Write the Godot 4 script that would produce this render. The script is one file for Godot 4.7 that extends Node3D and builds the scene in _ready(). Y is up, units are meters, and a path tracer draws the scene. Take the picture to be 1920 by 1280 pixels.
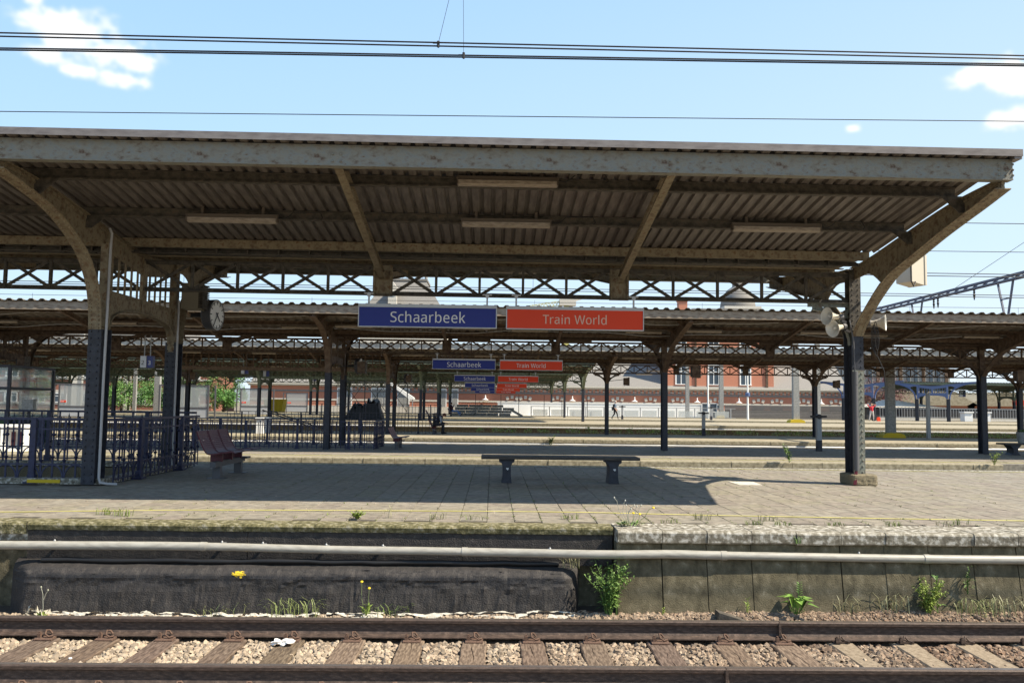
extends Node3D

# ---------------------------------------------------------------- mesh collector
class MB:
	var v := PackedVector3Array()
	var n := PackedVector3Array()
	var c := PackedColorArray()
	var col := Color.WHITE
	func trin(a: Vector3, b: Vector3, d: Vector3, w: Vector3) -> void:
		var m := (d - a).cross(b - a)
		if m.length_squared() < 1e-16:
			return
		m = m.normalized()
		if m.dot(w) < 0.0:
			var t := b
			b = d
			d = t
			m = -m
		v.append(a); v.append(b); v.append(d)
		n.append(m); n.append(m); n.append(m)
		c.append(col); c.append(col); c.append(col)
	func quad(a: Vector3, b: Vector3, d: Vector3, e: Vector3) -> void:
		var m := (e - a).cross(b - a)
		if m.length_squared() < 1e-14:
			m = (d - b).cross(a - b)
		m = m.normalized()
		for p in [a, b, d, a, d, e]:
			v.append(p); n.append(m); c.append(col)
	func quadn(a: Vector3, b: Vector3, d: Vector3, e: Vector3, w: Vector3) -> void:
		trin(a, b, d, w)
		trin(a, d, e, w)
	func squad(a: Vector3, b: Vector3, d: Vector3, e: Vector3, na: Vector3, nb: Vector3, nd: Vector3, ne: Vector3) -> void:
		var ps := [a, b, d, a, d, e]
		var ns := [na, nb, nd, na, nd, ne]
		for i in 6:
			v.append(ps[i]); n.append(ns[i]); c.append(col)
	func box(o: Vector3, s: Vector3, b := Basis()) -> void:
		var h := s * 0.5
		var X := b.x * h.x
		var Y := b.y * h.y
		var Z := b.z * h.z
		for t in [[X, Y, Z], [Y, Z, X], [Z, X, Y]]:
			var p: Vector3 = t[0]
			var q: Vector3 = t[1]
			var r: Vector3 = t[2]
			quad(o + r - p - q, o + r - p + q, o + r + p + q, o + r + p - q)
			quad(o - r - q - p, o - r - q + p, o - r + q + p, o - r + q - p)
	func span(a: Vector3, b: Vector3) -> void:
		box((a + b) * 0.5, (b - a).abs())
	func bar(a: Vector3, b: Vector3, w: float, h: float, up := Vector3.UP) -> void:
		var d := b - a
		var l := d.length()
		if l < 1e-5:
			return
		var z := d / l
		var x := up.cross(z)
		if x.length() < 1e-3:
			x = Vector3.RIGHT.cross(z)
		x = x.normalized()
		box((a + b) * 0.5, Vector3(w, h, l), Basis(x, z.cross(x), z))
	func tube(pts: Array, r, sides := 8, caps := true) -> void:
		var u := Vector3.ZERO
		var rings := []
		var nrm := []
		for k in pts.size():
			var d: Vector3 = (pts[mini(k + 1, pts.size() - 1)] - pts[maxi(k - 1, 0)]).normalized()
			if u == Vector3.ZERO:
				u = d.cross(Vector3.UP if absf(d.y) < 0.9 else Vector3.RIGHT).normalized()
			u = (u - d * u.dot(d)).normalized()
			var w := d.cross(u)
			var rr: float = r[k] if r is Array else r
			var ring := PackedVector3Array()
			var rn := PackedVector3Array()
			for i in sides + 1:
				var a := TAU * i / sides
				var q := u * cos(a) + w * sin(a)
				ring.append(pts[k] + q * rr)
				rn.append(q)
			rings.append(ring)
			nrm.append(rn)
		for k in pts.size() - 1:
			for i in sides:
				squad(rings[k][i], rings[k + 1][i], rings[k + 1][i + 1], rings[k][i + 1], nrm[k][i], nrm[k + 1][i], nrm[k + 1][i + 1], nrm[k][i + 1])
		if caps:
			for e in [0, pts.size() - 1]:
				var dd: Vector3 = pts[1] - pts[0] if e else pts[0] - pts[1]
				if e:
					dd = pts[e] - pts[e - 1]
				for i in sides:
					trin(pts[e], rings[e][i], rings[e][i + 1], dd)
	# profile of (radius, height) turned about the y axis of xf
	func lathe(prof: Array, sides: int, xf := Transform3D()) -> void:
		for k in prof.size() - 1:
			var p: Vector2 = prof[k]
			var q: Vector2 = prof[k + 1]
			var t := Vector2(q.y - p.y, p.x - q.x).normalized()
			for i in sides:
				var a := TAU * i / sides
				var b := TAU * (i + 1) / sides
				var ca := Vector3(cos(a), 0, sin(a))
				var cb := Vector3(cos(b), 0, sin(b))
				var na := xf.basis * (ca * t.x + Vector3.UP * t.y)
				var nb := xf.basis * (cb * t.x + Vector3.UP * t.y)
				squad(xf * (ca * p.x + Vector3.UP * p.y), xf * (cb * p.x + Vector3.UP * p.y), xf * (cb * q.x + Vector3.UP * q.y), xf * (ca * q.x + Vector3.UP * q.y), na, nb, nb, na)
	# polygon (in ax, ay) pushed along dv, centred on o
	func prism(poly: PackedVector2Array, o: Vector3, ax: Vector3, ay: Vector3, dv: Vector3) -> void:
		var f := o + dv * 0.5
		var g := o - dv * 0.5
		var ids := Geometry2D.triangulate_polygon(poly)
		for i in range(0, ids.size(), 3):
			var a := poly[ids[i]]
			var b := poly[ids[i + 1]]
			var d := poly[ids[i + 2]]
			trin(f + ax * a.x + ay * a.y, f + ax * b.x + ay * b.y, f + ax * d.x + ay * d.y, dv)
			trin(g + ax * a.x + ay * a.y, g + ax * b.x + ay * b.y, g + ax * d.x + ay * d.y, -dv)
		var area := 0.0
		for i in poly.size():
			area += poly[i].cross(poly[(i + 1) % poly.size()])
		for i in poly.size():
			var a := poly[i]
			var b := poly[(i + 1) % poly.size()]
			var e := (b - a) * signf(area)
			var w := ax * e.y - ay * e.x
			var pa := ax * a.x + ay * a.y
			var pb := ax * b.x + ay * b.y
			quadn(f + pa, g + pa, g + pb, f + pb, w)
	# a plate bent along a curve of (u = z, y) points, thickness t towards its left, width w along x
	func band(pts: Array, t: float, x: float, w: float) -> void:
		var off := []
		for k in pts.size():
			var d: Vector2 = (pts[mini(k + 1, pts.size() - 1)] - pts[maxi(k - 1, 0)]).normalized()
			off.append(pts[k] + Vector2(-d.y, d.x) * t)
		var V := func(p: Vector2, s: float) -> Vector3: return Vector3(x + s * w * 0.5, p.y, p.x)
		for k in pts.size() - 1:
			var a: Vector2 = pts[k]
			var b: Vector2 = pts[k + 1]
			var oa: Vector2 = off[k]
			var ob: Vector2 = off[k + 1]
			var nn := Vector3(0, (oa - a).y, (oa - a).x)
			quadn(V.call(a, -1), V.call(b, -1), V.call(b, 1), V.call(a, 1), -nn)
			quadn(V.call(oa, -1), V.call(ob, -1), V.call(ob, 1), V.call(oa, 1), nn)
			quadn(V.call(a, -1), V.call(b, -1), V.call(ob, -1), V.call(oa, -1), Vector3.LEFT)
			quadn(V.call(a, 1), V.call(b, 1), V.call(ob, 1), V.call(oa, 1), Vector3.RIGHT)
		var k1 := pts.size() - 1
		quadn(V.call(pts[0], -1), V.call(pts[0], 1), V.call(off[0], 1), V.call(off[0], -1), Vector3(0, pts[0].y - pts[1].y, pts[0].x - pts[1].x))
		quadn(V.call(pts[k1], -1), V.call(pts[k1], 1), V.call(off[k1], 1), V.call(off[k1], -1), Vector3(0, pts[k1].y - pts[k1 - 1].y, pts[k1].x - pts[k1 - 1].x))
	# rivet head: a low six-sided dome
	func rivet(p: Vector3, nrm: Vector3, r := 0.016) -> void:
		var u := nrm.cross(Vector3.UP if absf(nrm.y) < 0.9 else Vector3.RIGHT).normalized()
		var w := nrm.cross(u)
		var top := p + nrm * r * 0.8
		for i in 6:
			var a := TAU * i / 6.0
			var b := TAU * (i + 1) / 6.0
			var pa := p + (u * cos(a) + w * sin(a)) * r
			var pb := p + (u * cos(b) + w * sin(b)) * r
			var ta := top + (u * cos(a) + w * sin(a)) * r * 0.5
			var tb := top + (u * cos(b) + w * sin(b)) * r * 0.5
			quadn(pa, pb, tb, ta, (pa + pb) * 0.5 - p + nrm * 0.01)
			trin(top, ta, tb, nrm)
	# I beam along x
	func ibeam(x0: float, x1: float, y0: float, y1: float, u: float, w: float, tf := 0.014, tw := 0.012) -> void:
		span(Vector3(x0, y0, u - w / 2), Vector3(x1, y0 + tf, u + w / 2))
		span(Vector3(x0, y1 - tf, u - w / 2), Vector3(x1, y1, u + w / 2))
		span(Vector3(x0, y0 + tf, u - tw / 2), Vector3(x1, y1 - tf, u + tw / 2))
	func leaf(p: Vector3, d: Vector3, up: Vector3, l: float, w: float, bend := 0.3) -> void:
		var s := d.cross(up).normalized() * w * 0.5
		var m := p + d * l * 0.5 + up * l * bend * 0.25
		var e := p + d * l - up * l * bend * 0.25
		var k := up * w * 0.12
		trin(p, m - s + k, m, up); trin(p, m, m + s + k, up)
		trin(m - s + k, e, m, up); trin(m, e, m + s + k, up)
	func add(o: MB, xf := Transform3D()) -> void:
		for i in o.v.size():
			v.append(xf * o.v[i]); n.append((xf.basis * o.n[i]).normalized()); c.append(o.c[i])
	func mesh() -> ArrayMesh:
		var a := []
		a.resize(Mesh.ARRAY_MAX)
		a[Mesh.ARRAY_VERTEX] = v
		a[Mesh.ARRAY_NORMAL] = n
		a[Mesh.ARRAY_COLOR] = c
		var m := ArrayMesh.new()
		if v.size():
			m.add_surface_from_arrays(Mesh.PRIMITIVE_TRIANGLES, a)
		return m

# ---------------------------------------------------------------- naming helpers
var taken := {}
func numbered(called: String) -> String:
	var k: int = taken.get(called, 0)
	taken[called] = k + 1
	return called if k == 0 else "%s_%03d" % [called, k]

func tag(o: Node, label: String, category := "", group := "") -> Node:
	o.set_meta("label", label)
	if category:
		o.set_meta("category", category)
	if group:
		o.set_meta("group", group)
	return o

func thing(called: String, label: String, category: String, at := Vector3.ZERO, group := "", turn := 0.0) -> Node3D:
	var o := Node3D.new()
	o.name = numbered(called)
	add_child(o, true)
	o.position = at
	o.rotation.y = turn
	tag(o, label, category, group)
	return o

func mi(called: String, mesh: Mesh, m: Material, parent: Node = null, at := Vector3.ZERO) -> MeshInstance3D:
	var o := MeshInstance3D.new()
	o.name = numbered(called) if parent == null else called
	o.mesh = mesh
	o.material_override = m
	(self if parent == null else parent).add_child(o, true)
	if parent != null:
		var key := str(parent.get_instance_id()) + called
		var k: int = taken.get(key, 0)
		taken[key] = k + 1
		o.name = called if k == 0 else "%s_%03d" % [called, k]
	o.position = at
	return o

func ob(called: String, b: MB, m: Material, parent: Node = null, at := Vector3.ZERO) -> MeshInstance3D:
	return mi(called, b.mesh(), m, parent, at)

func struct(o: Node) -> Node:
	o.set_meta("kind", "structure")
	return o

func stuff(o: Node) -> Node:
	o.set_meta("kind", "stuff")
	return o

const ORD := ["first", "second", "third", "fourth", "fifth", "sixth", "seventh", "eighth", "ninth", "tenth", "eleventh", "twelfth", "thirteenth", "fourteenth", "fifteenth", "sixteenth", "seventeenth", "eighteenth", "nineteenth", "twentieth"]
func nth(i: int) -> String:
	return ORD[i] if i < 20 else "%dth" % (i + 1)

func smooth(pts: Array, per := 4) -> Array:
	var out := []
	for k in pts.size() - 1:
		var a: Vector2 = pts[maxi(k - 1, 0)]
		var b: Vector2 = pts[k]
		var d: Vector2 = pts[k + 1]
		var e: Vector2 = pts[mini(k + 2, pts.size() - 1)]
		for i in per:
			out.append(b.cubic_interpolate(d, a, e, float(i) / per))
	out.append(pts[-1])
	return out

var rng := RandomNumberGenerator.new()
func rf(a: float, b: float) -> float:
	return rng.randf_range(a, b)

# ---------------------------------------------------------------- materials
func s8(r: float, g: float, b: float) -> Color:
	return Color(r / 255.0, g / 255.0, b / 255.0)

func ntex(sd: int, freq: float, stops: Array, oct := 5, type := FastNoiseLite.TYPE_SIMPLEX_SMOOTH, size := 512) -> NoiseTexture2D:
	var f := FastNoiseLite.new()
	f.seed = sd
	f.frequency = freq
	f.noise_type = type
	f.fractal_octaves = oct
	f.fractal_gain = 0.6
	var t := NoiseTexture2D.new()
	t.width = size
	t.height = size
	t.seamless = true
	t.seamless_blend_skirt = 0.2
	t.noise = f
	var g := Gradient.new()
	var o := PackedFloat32Array()
	var cs := PackedColorArray()
	for s in stops:
		o.append(s[0]); cs.append(s[1])
	g.offsets = o
	g.colors = cs
	t.color_ramp = g
	return t

var bumps := {}
func bump(sd: int, freq: float, strength: float, oct := 5) -> NoiseTexture2D:
	var k := "%d %f %f %d" % [sd, freq, strength, oct]
	if not bumps.has(k):
		var f := FastNoiseLite.new()
		f.seed = sd
		f.frequency = freq
		f.fractal_octaves = oct
		f.fractal_gain = 0.6
		var t := NoiseTexture2D.new()
		t.width = 512
		t.height = 512
		t.seamless = true
		t.noise = f
		t.as_normal_map = true
		t.bump_strength = strength
		bumps[k] = t
	return bumps[k]

func mat(stops: Array, freq: float, scale, rough := 0.85, nb := [], sd := 1, metal := 0.0) -> StandardMaterial3D:
	var m := StandardMaterial3D.new()
	m.albedo_texture = ntex(sd, freq, stops)
	m.uv1_triplanar = true
	m.uv1_world_triplanar = true
	m.uv1_scale = scale if scale is Vector3 else Vector3.ONE * scale
	m.roughness = rough
	m.metallic = metal
	m.vertex_color_use_as_albedo = true
	if nb.size():
		m.normal_enabled = true
		m.normal_texture = bump(nb[0], nb[1], nb[2])
		m.normal_scale = nb[3] if nb.size() > 3 else 1.0
	return m

func plain(c: Color, rough := 0.6, metal := 0.0) -> StandardMaterial3D:
	var m := StandardMaterial3D.new()
	m.albedo_color = c
	m.roughness = rough
	m.metallic = metal
	m.vertex_color_use_as_albedo = true
	return m

var M := {}
func materials() -> void:
	M.paver = mat([[0.0, s8(110, 105, 97)], [0.4, s8(131, 125, 114)], [0.62, s8(141, 135, 123)], [1.0, s8(156, 149, 136)]], 0.012, 0.9, 0.9, [3, 0.08, 3.0, 0.6], 11)
	M.coping = mat([[0.0, s8(78, 73, 62)], [0.36, s8(114, 108, 95)], [0.52, s8(138, 133, 120)], [0.64, s8(178, 174, 164)], [1.0, s8(204, 201, 193)]], 0.03, 0.7, 0.95, [5, 0.12, 3.0, 0.35], 21)
	M.coping2 = mat([[0.0, s8(108, 100, 82)], [0.5, s8(146, 138, 116)], [1.0, s8(176, 168, 148)]], 0.02, 0.5, 0.95, [], 62)
	M.beam3 = mat([[0.0, s8(142, 132, 120)], [0.5, s8(176, 170, 160)], [1.0, s8(192, 188, 180)]], 0.014, 0.5, 0.75, [], 63)
	M.house = mat([[0.0, s8(112, 70, 58)], [0.5, s8(140, 94, 78)], [1.0, s8(166, 122, 104)]], 0.06, 0.5, 0.9, [], 64)
	M.moss = mat([[0.0, s8(52, 50, 30)], [0.38, s8(92, 88, 58)], [0.55, s8(124, 117, 86)], [0.7, s8(150, 144, 122)], [1.0, s8(196, 190, 176)]], 0.016, 1.3, 0.95, [5, 0.05, 6.0, 0.9], 22)
	M.concrete = mat([[0.0, s8(58, 53, 40)], [0.35, s8(84, 78, 60)], [0.6, s8(98, 91, 72)], [0.8, s8(112, 105, 86)], [1.0, s8(150, 143, 124)]], 0.012, Vector3(1.0, 0.8, 1.0), 0.95, [6, 0.12, 3.5, 0.6], 23)
	M.block = mat([[0.0, s8(78, 70, 52)], [0.5, s8(130, 120, 98)], [1.0, s8(188, 178, 156)]], 0.05, 2.4, 0.95, [6, 0.06, 9.0, 1.4], 24)
	M.greyconc = mat([[0.0, s8(120, 120, 118)], [0.5, s8(146, 146, 143)], [1.0, s8(168, 168, 164)]], 0.02, 0.6, 0.9, [6, 0.06, 3.0, 0.5], 25)
	M.slab = mat([[0.0, s8(128, 118, 98)], [0.5, s8(152, 142, 120)], [1.0, s8(172, 163, 142)]], 0.015, 0.25, 0.95, [], 26)
	M.bitumen = mat([[0.0, s8(34, 32, 32)], [0.5, s8(46, 43, 42)], [0.72, s8(54, 50, 48)], [1.0, s8(84, 80, 75)]], 0.02, Vector3(0.9, 0.9, 0.9), 0.75, [7, 0.10, 4.0, 0.7], 27)
	M.pipe = mat([[0.0, s8(132, 128, 119)], [0.5, s8(160, 157, 148)], [1.0, s8(176, 173, 164)]], 0.02, Vector3(0.5, 2, 2), 0.42, [], 28)
	M.rail_rust = mat([[0.0, s8(52, 42, 37)], [0.5, s8(76, 63, 56)], [0.75, s8(94, 79, 70)], [1.0, s8(112, 93, 81)]], 0.03, Vector3(0.7, 2, 2), 0.65, [8, 0.08, 2.5, 0.4], 29, 0.25)
	M.rail_top = mat([[0.0, s8(118, 104, 96)], [0.5, s8(150, 138, 130)], [1.0, s8(172, 162, 156)]], 0.05, Vector3(0.3, 3, 3), 0.32, [], 30, 0.75)
	M.wood = mat([[0.0, s8(66, 54, 45)], [0.42, s8(102, 86, 72)], [0.6, s8(122, 105, 90)], [1.0, s8(148, 131, 112)]], 0.02, Vector3(3.2, 3.2, 0.5), 0.9, [9, 0.03, 5.0, 0.8], 31)
	M.sleeper_conc = mat([[0.0, s8(112, 99, 82)], [0.5, s8(140, 126, 107)], [1.0, s8(160, 146, 127)]], 0.03, 1.0, 0.95, [6, 0.06, 3.0, 0.5], 32)
	M.rust = mat([[0.0, s8(66, 50, 42)], [0.5, s8(94, 73, 61)], [1.0, s8(122, 96, 80)]], 0.04, 2.0, 0.9, [8, 0.08, 3.0, 0.5], 33)
	M.stone = mat([[0.0, s8(124, 110, 95)], [0.4, s8(172, 157, 139)], [0.7, s8(194, 181, 163)], [1.0, s8(220, 210, 196)]], 0.06, 6.0, 0.95, [], 34)
	M.ballast_base = mat([[0.0, s8(48, 40, 33)], [0.5, s8(80, 68, 57)], [1.0, s8(118, 103, 87)]], 0.09, 1.6, 0.95, [6, 0.09, 8.0, 1.2], 35)
	M.ground = mat([[0.0, s8(94, 84, 70)], [0.5, s8(120, 110, 92)], [1.0, s8(140, 130, 110)]], 0.03, 0.12, 0.95, [], 36)
	# canopy ironwork: old cream-grey paint with rust
	M.paint = mat([[0.0, s8(76, 54, 40)], [0.26, s8(108, 92, 72)], [0.45, s8(128, 116, 94)], [0.64, s8(136, 126, 104)], [0.8, s8(114, 90, 66)], [1.0, s8(80, 56, 40)]], 0.014, 0.7, 0.75, [8, 0.08, 2.5, 0.5], 37)
	M.fascia = mat([[0.0, s8(74, 54, 43)], [0.14, s8(96, 80, 66)], [0.27, s8(116, 111, 100)], [0.5, s8(127, 124, 113)], [0.68, s8(121, 125, 121)], [0.84, s8(120, 114, 103)], [0.93, s8(102, 84, 69)], [1.0, s8(80, 58, 45)]], 0.014, Vector3(0.7, 1.0, 1.0), 0.72, [8, 0.08, 2.0, 0.4], 38)
	M.iron = mat([[0.0, s8(46, 41, 36)], [0.45, s8(74, 69, 62)], [0.7, s8(90, 84, 75)], [1.0, s8(96, 80, 66)]], 0.014, 1.0, 0.8, [8, 0.08, 2.5, 0.4], 39)
	M.brown = mat([[0.0, s8(58, 42, 32)], [0.45, s8(88, 70, 56)], [0.7, s8(102, 86, 70)], [1.0, s8(116, 101, 84)]], 0.014, 0.6, 0.8, [], 40)
	M.green = mat([[0.0, s8(68, 78, 64)], [0.5, s8(98, 108, 92)], [1.0, s8(122, 130, 112)]], 0.014, 0.6, 0.8, [], 41)
	M.sheet = mat([[0.0, s8(72, 66, 62)], [0.45, s8(98, 91, 86)], [0.7, s8(110, 103, 97)], [1.0, s8(124, 116, 110)]], 0.014, Vector3(1.5, 0.5, 0.25), 0.55, [], 42)
	M.sheet_old = mat([[0.0, s8(84, 75, 66)], [0.5, s8(112, 103, 92)], [1.0, s8(136, 127, 115)]], 0.014, Vector3(1.0, 0.5, 0.25), 0.7, [], 43)
	M.trim = mat([[0.0, s8(106, 98, 94)], [0.5, s8(126, 118, 114)], [1.0, s8(140, 133, 128)]], 0.02, Vector3(0.3, 1, 1), 0.45, [], 44, 0.3)
	M.navy = mat([[0.0, s8(28, 30, 38)], [0.5, s8(40, 43, 54)], [0.78, s8(48, 51, 62)], [1.0, s8(70, 70, 76)]], 0.016, 1.0, 0.55, [8, 0.08, 2.0, 0.3], 45)
	M.worn = mat([[0.0, s8(96, 66, 46)], [0.3, s8(106, 106, 98)], [0.55, s8(122, 126, 118)], [0.75, s8(108, 112, 106)], [1.0, s8(128, 72, 44)]], 0.016, 0.8, 0.6, [8, 0.08, 2.0, 0.4], 46)
	M.fence = mat([[0.0, s8(32, 34, 56)], [0.5, s8(42, 46, 76)], [0.8, s8(50, 54, 86)], [1.0, s8(44, 44, 58)]], 0.02, 1.2, 0.5, [], 47)
	M.red_seat = mat([[0.0, s8(66, 22, 34)], [0.5, s8(86, 30, 44)], [1.0, s8(102, 42, 54)]], 0.03, 1.5, 0.5, [], 48)
	M.steel_grey = plain(s8(84, 84, 88), 0.55)
	M.dark = plain(s8(38, 38, 42), 0.6)
	M.black = plain(s8(22, 22, 24), 0.55)
	M.galv = plain(s8(150, 152, 154), 0.5, 0.2)
	M.conduit = plain(s8(168, 168, 170), 0.45)
	M.cable = plain(s8(26, 25, 26), 0.6)
	M.white = plain(s8(232, 232, 230), 0.6)
	M.alu = plain(s8(186, 188, 192), 0.4, 0.3)
	M.bench_wood = mat([[0.0, s8(48, 44, 41)], [0.5, s8(72, 66, 61)], [1.0, s8(94, 87, 80)]], 0.03, Vector3(0.4, 3, 3), 0.75, [9, 0.03, 3.0, 0.4], 49)
	M.lamp = mat([[0.0, s8(112, 100, 88)], [0.5, s8(150, 138, 124)], [1.0, s8(168, 158, 146)]], 0.02, Vector3(0.6, 2, 2), 0.45, [], 50)
	M.lamp_body = plain(s8(92, 82, 72), 0.6)
	M.blue_sign = plain(s8(30, 48, 140), 0.55)
	M.red_sign = plain(s8(232, 66, 24), 0.55)
	M.letter = plain(s8(226, 228, 232), 0.5)
	M.horn = plain(s8(196, 188, 172), 0.5)
	M.horn_in = plain(s8(222, 220, 214), 0.5)
	M.yellow = mat([[0.0, s8(150, 143, 118)], [0.4, s8(192, 184, 108)], [0.7, s8(204, 197, 116)], [1.0, s8(172, 164, 128)]], 0.05, 2.2, 0.85, [], 51)
	M.yellow_paint = plain(s8(206, 176, 40), 0.8)
	M.leafm = plain(Color.WHITE, 0.6)
	M.leafm.backlight_enabled = true
	M.leafm.backlight = Color(0.25, 0.3, 0.1)
	M.brick = mat([[0.0, s8(152, 92, 72)], [0.45, s8(186, 124, 100)], [0.7, s8(200, 138, 112)], [1.0, s8(216, 162, 138)]], 0.06, 0.5, 0.9, [], 52)
	M.slate = mat([[0.0, s8(104, 102, 100)], [0.5, s8(126, 123, 119)], [1.0, s8(146, 142, 136)]], 0.04, 0.3, 0.8, [], 53)
	M.stonewhite = mat([[0.0, s8(176, 168, 154)], [0.5, s8(200, 194, 182)], [1.0, s8(216, 212, 202)]], 0.03, 0.4, 0.85, [], 54)
	M.window = plain(s8(62, 74, 86), 0.12)
	M.glass = StandardMaterial3D.new()
	M.glass.albedo_color = Color(0.72, 0.8, 0.78, 0.22)
	M.glass.transparency = BaseMaterial3D.TRANSPARENCY_ALPHA
	M.glass.roughness = 0.03
	M.frost = StandardMaterial3D.new()
	M.frost.albedo_color = Color(0.70, 0.72, 0.72, 0.5)
	M.frost.transparency = BaseMaterial3D.TRANSPARENCY_ALPHA
	M.frost.roughness = 0.35
	M.mesh_blue = plain(s8(80, 98, 138), 0.6)
	M.gantry = plain(s8(92, 97, 114), 0.6)
	M.beam2 = mat([[0.0, s8(106, 86, 70)], [0.5, s8(146, 132, 116)], [1.0, s8(166, 154, 138)]], 0.014, Vector3(0.4, 1, 1), 0.75, [], 61)
	M.bark = mat([[0.0, s8(52, 42, 34)], [1.0, s8(96, 80, 64)]], 0.04, Vector3(2, 0.5, 2), 0.95, [], 55)
	M.fleece = mat([[0.0, s8(150, 144, 130)], [0.5, s8(190, 184, 170)], [1.0, s8(212, 208, 198)]], 0.03, 1.5, 0.9, [7, 0.03, 6.0, 0.8], 56)
	M.hoard = mat([[0.0, s8(72, 70, 70)], [0.5, s8(94, 91, 90)], [1.0, s8(114, 110, 108)]], 0.03, Vector3(0.1, 2.0, 0.1), 0.85, [], 57)

# ---------------------------------------------------------------- sky: air and clouds only
func make_sky() -> Sky:
	var w := 2048
	var h := 1024
	var d := PackedFloat32Array()
	d.resize(w * h * 3)
	var f := FastNoiseLite.new()
	f.seed = 5
	f.frequency = 1.0
	f.fractal_octaves = 5
	f.fractal_gain = 0.62
	# azimuth, elevation, half widths, in degrees: first the clouds in view, then others like them all round
	var cl := [[-28.3, 21.5, 1.5, 0.8], [-26.6, 21.3, 2.2, 1.1], [-24.7, 20.6, 1.9, 0.95], [-23.4, 20.2, 0.9, 0.6], [-28.4, 19.8, 1.2, 0.4], [-24.0, 19.1, 1.3, 0.4], [-26.4, 19.2, 0.8, 0.3], [-29.2, 22.6, 0.6, 0.5], [31.1, 19.4, 1.7, 0.7], [32.4, 18.7, 1.4, 0.7], [32.2, 16.7, 1.3, 0.5], [23.3, 17.2, 0.45, 0.16]]
	var r := RandomNumberGenerator.new()
	r.seed = 77
	for i in 46:
		var az := r.randf_range(42.0, 318.0)
		var el := r.randf_range(12.0, 52.0)
		var k := r.randf_range(1.5, 4.5)
		for j in 3:
			cl.append([az + r.randf_range(-k, k), el + r.randf_range(-0.4, 0.4) * k, k * r.randf_range(0.6, 1.1), k * 0.4])
	var zen := Vector3(0.08, 0.21, 0.50)
	for y in h:
		var el := PI * (0.5 - (y + 0.5) / h)
		var near := []
		for q in cl:
			if absf(rad_to_deg(el) - q[1]) < q[3] * 2.6:
				near.append(q)
		for x in w:
			var az := wrapf(TAU * (x + 0.5) / w, -PI, PI)
			var c: Vector3
			if el < 0.0:
				c = Vector3(0.30, 0.27, 0.22)
			else:
				var s := sin(el)
				var t := pow(1.0 - s, 1.25)
				var low := Vector3(0.66, 0.92, 1.10)
				c = Vector3(0.11, 0.40, 0.95).lerp(zen, smoothstep(0.45, 0.95, s)).lerp(low, t)
				# paler towards the sun, which stands to the right
				var side := 0.5 + 0.5 * cos(az - deg_to_rad(80.0))
				c = c.lerp(Vector3(0.86, 0.97, 1.04), side * side * 0.8 * t)
				c = c.lerp(Vector3(0.92, 0.98, 1.02), clampf(1.0 - s * 6.0, 0.0, 1.0) * 0.6)
				var dens := -1.0
				for q in near:
					var da := wrapf(rad_to_deg(az) - q[0], -180.0, 180.0) * cos(el)
					if absf(da) > q[2] * 2.6:
						continue
					var de: float = rad_to_deg(el) - q[1]
					var e := 1.5 - Vector2(da / q[2], de / q[3]).length()
					dens = maxf(dens, e)
				var dir := Vector3(sin(az) * cos(el), sin(el), -cos(az) * cos(el))
				if dens > -0.6:
					var nz := f.get_noise_3d(dir.x * 22.0, dir.y * 34.0, dir.z * 22.0) + 0.5 * f.get_noise_3d(dir.x * 50.0 + 9.0, dir.y * 80.0, dir.z * 50.0) + 0.3 * f.get_noise_3d(dir.x * 120.0, dir.y * 190.0 + 5.0, dir.z * 120.0)
					var a := smoothstep(0.0, 0.85, dens * 0.8 + nz * 0.9 * clampf(dens + 0.6, 0.0, 1.0))
					c = c.lerp(Vector3(1.12, 1.12, 1.12), a)
			var k := (y * w + x) * 3
			d[k] = c.x
			d[k + 1] = c.y
			d[k + 2] = c.z
	var im := Image.create_from_data(w, h, false, Image.FORMAT_RGBF, d.to_byte_array())
	var pm := PanoramaSkyMaterial.new()
	pm.panorama = ImageTexture.create_from_image(im)
	pm.energy_multiplier = SKY_E
	var sky := Sky.new()
	sky.sky_material = pm
	return sky

const SKY_E := 0.59
const SUN_E := 1.6
const EXPOSURE := 1.8

func _ready() -> void:
	rng.seed = 4242
	var cam := Camera3D.new()
	cam.name = "camera"
	cam.position = Vector3(0, 1.31, 0)
	cam.rotation = Vector3(deg_to_rad(4.22), deg_to_rad(-1.2), deg_to_rad(0.70))
	cam.fov = rad_to_deg(2.0 * atan(640.0 / 1600.0))
	cam.near = 0.1
	cam.far = 4000.0
	add_child(cam)
	var we := WorldEnvironment.new()
	we.name = "environment"
	var env := Environment.new()
	env.background_mode = Environment.BG_SKY
	env.sky = make_sky()
	env.tonemap_mode = Environment.TONE_MAPPER_LINEAR
	env.tonemap_exposure = EXPOSURE
	env.sdfgi_enabled = true
	env.ssao_enabled = true
	env.ssil_enabled = true
	we.environment = env
	add_child(we)
	var sun := DirectionalLight3D.new()
	sun.name = "sun"
	sun.light_energy = SUN_E
	sun.light_color = Color(1.0, 0.95, 0.86)
	sun.light_angular_distance = 0.5
	sun.shadow_enabled = true
	add_child(sun)
	sun.look_at_from_position(Vector3(3.83, 4.57, 1.28) * 10.0, Vector3.ZERO)
	materials()
	build_ground()
	build_platforms()
	build_canopies()
	build_station()
	build_track()
	build_wall_fittings()
	build_signs()
	build_fences()
	build_furniture()
	build_overhead()
	build_far_things()
	build_people()
	build_plants()

# ---------------------------------------------------------------- ground and platforms
const P1Z := 14.9
const PZ := [14.9, 32.4, 50.0, 67.6, 85.2, 102.8]
const PY := [0.0, -0.38, -0.41, 0.0, 0.05, 0.05]

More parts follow.
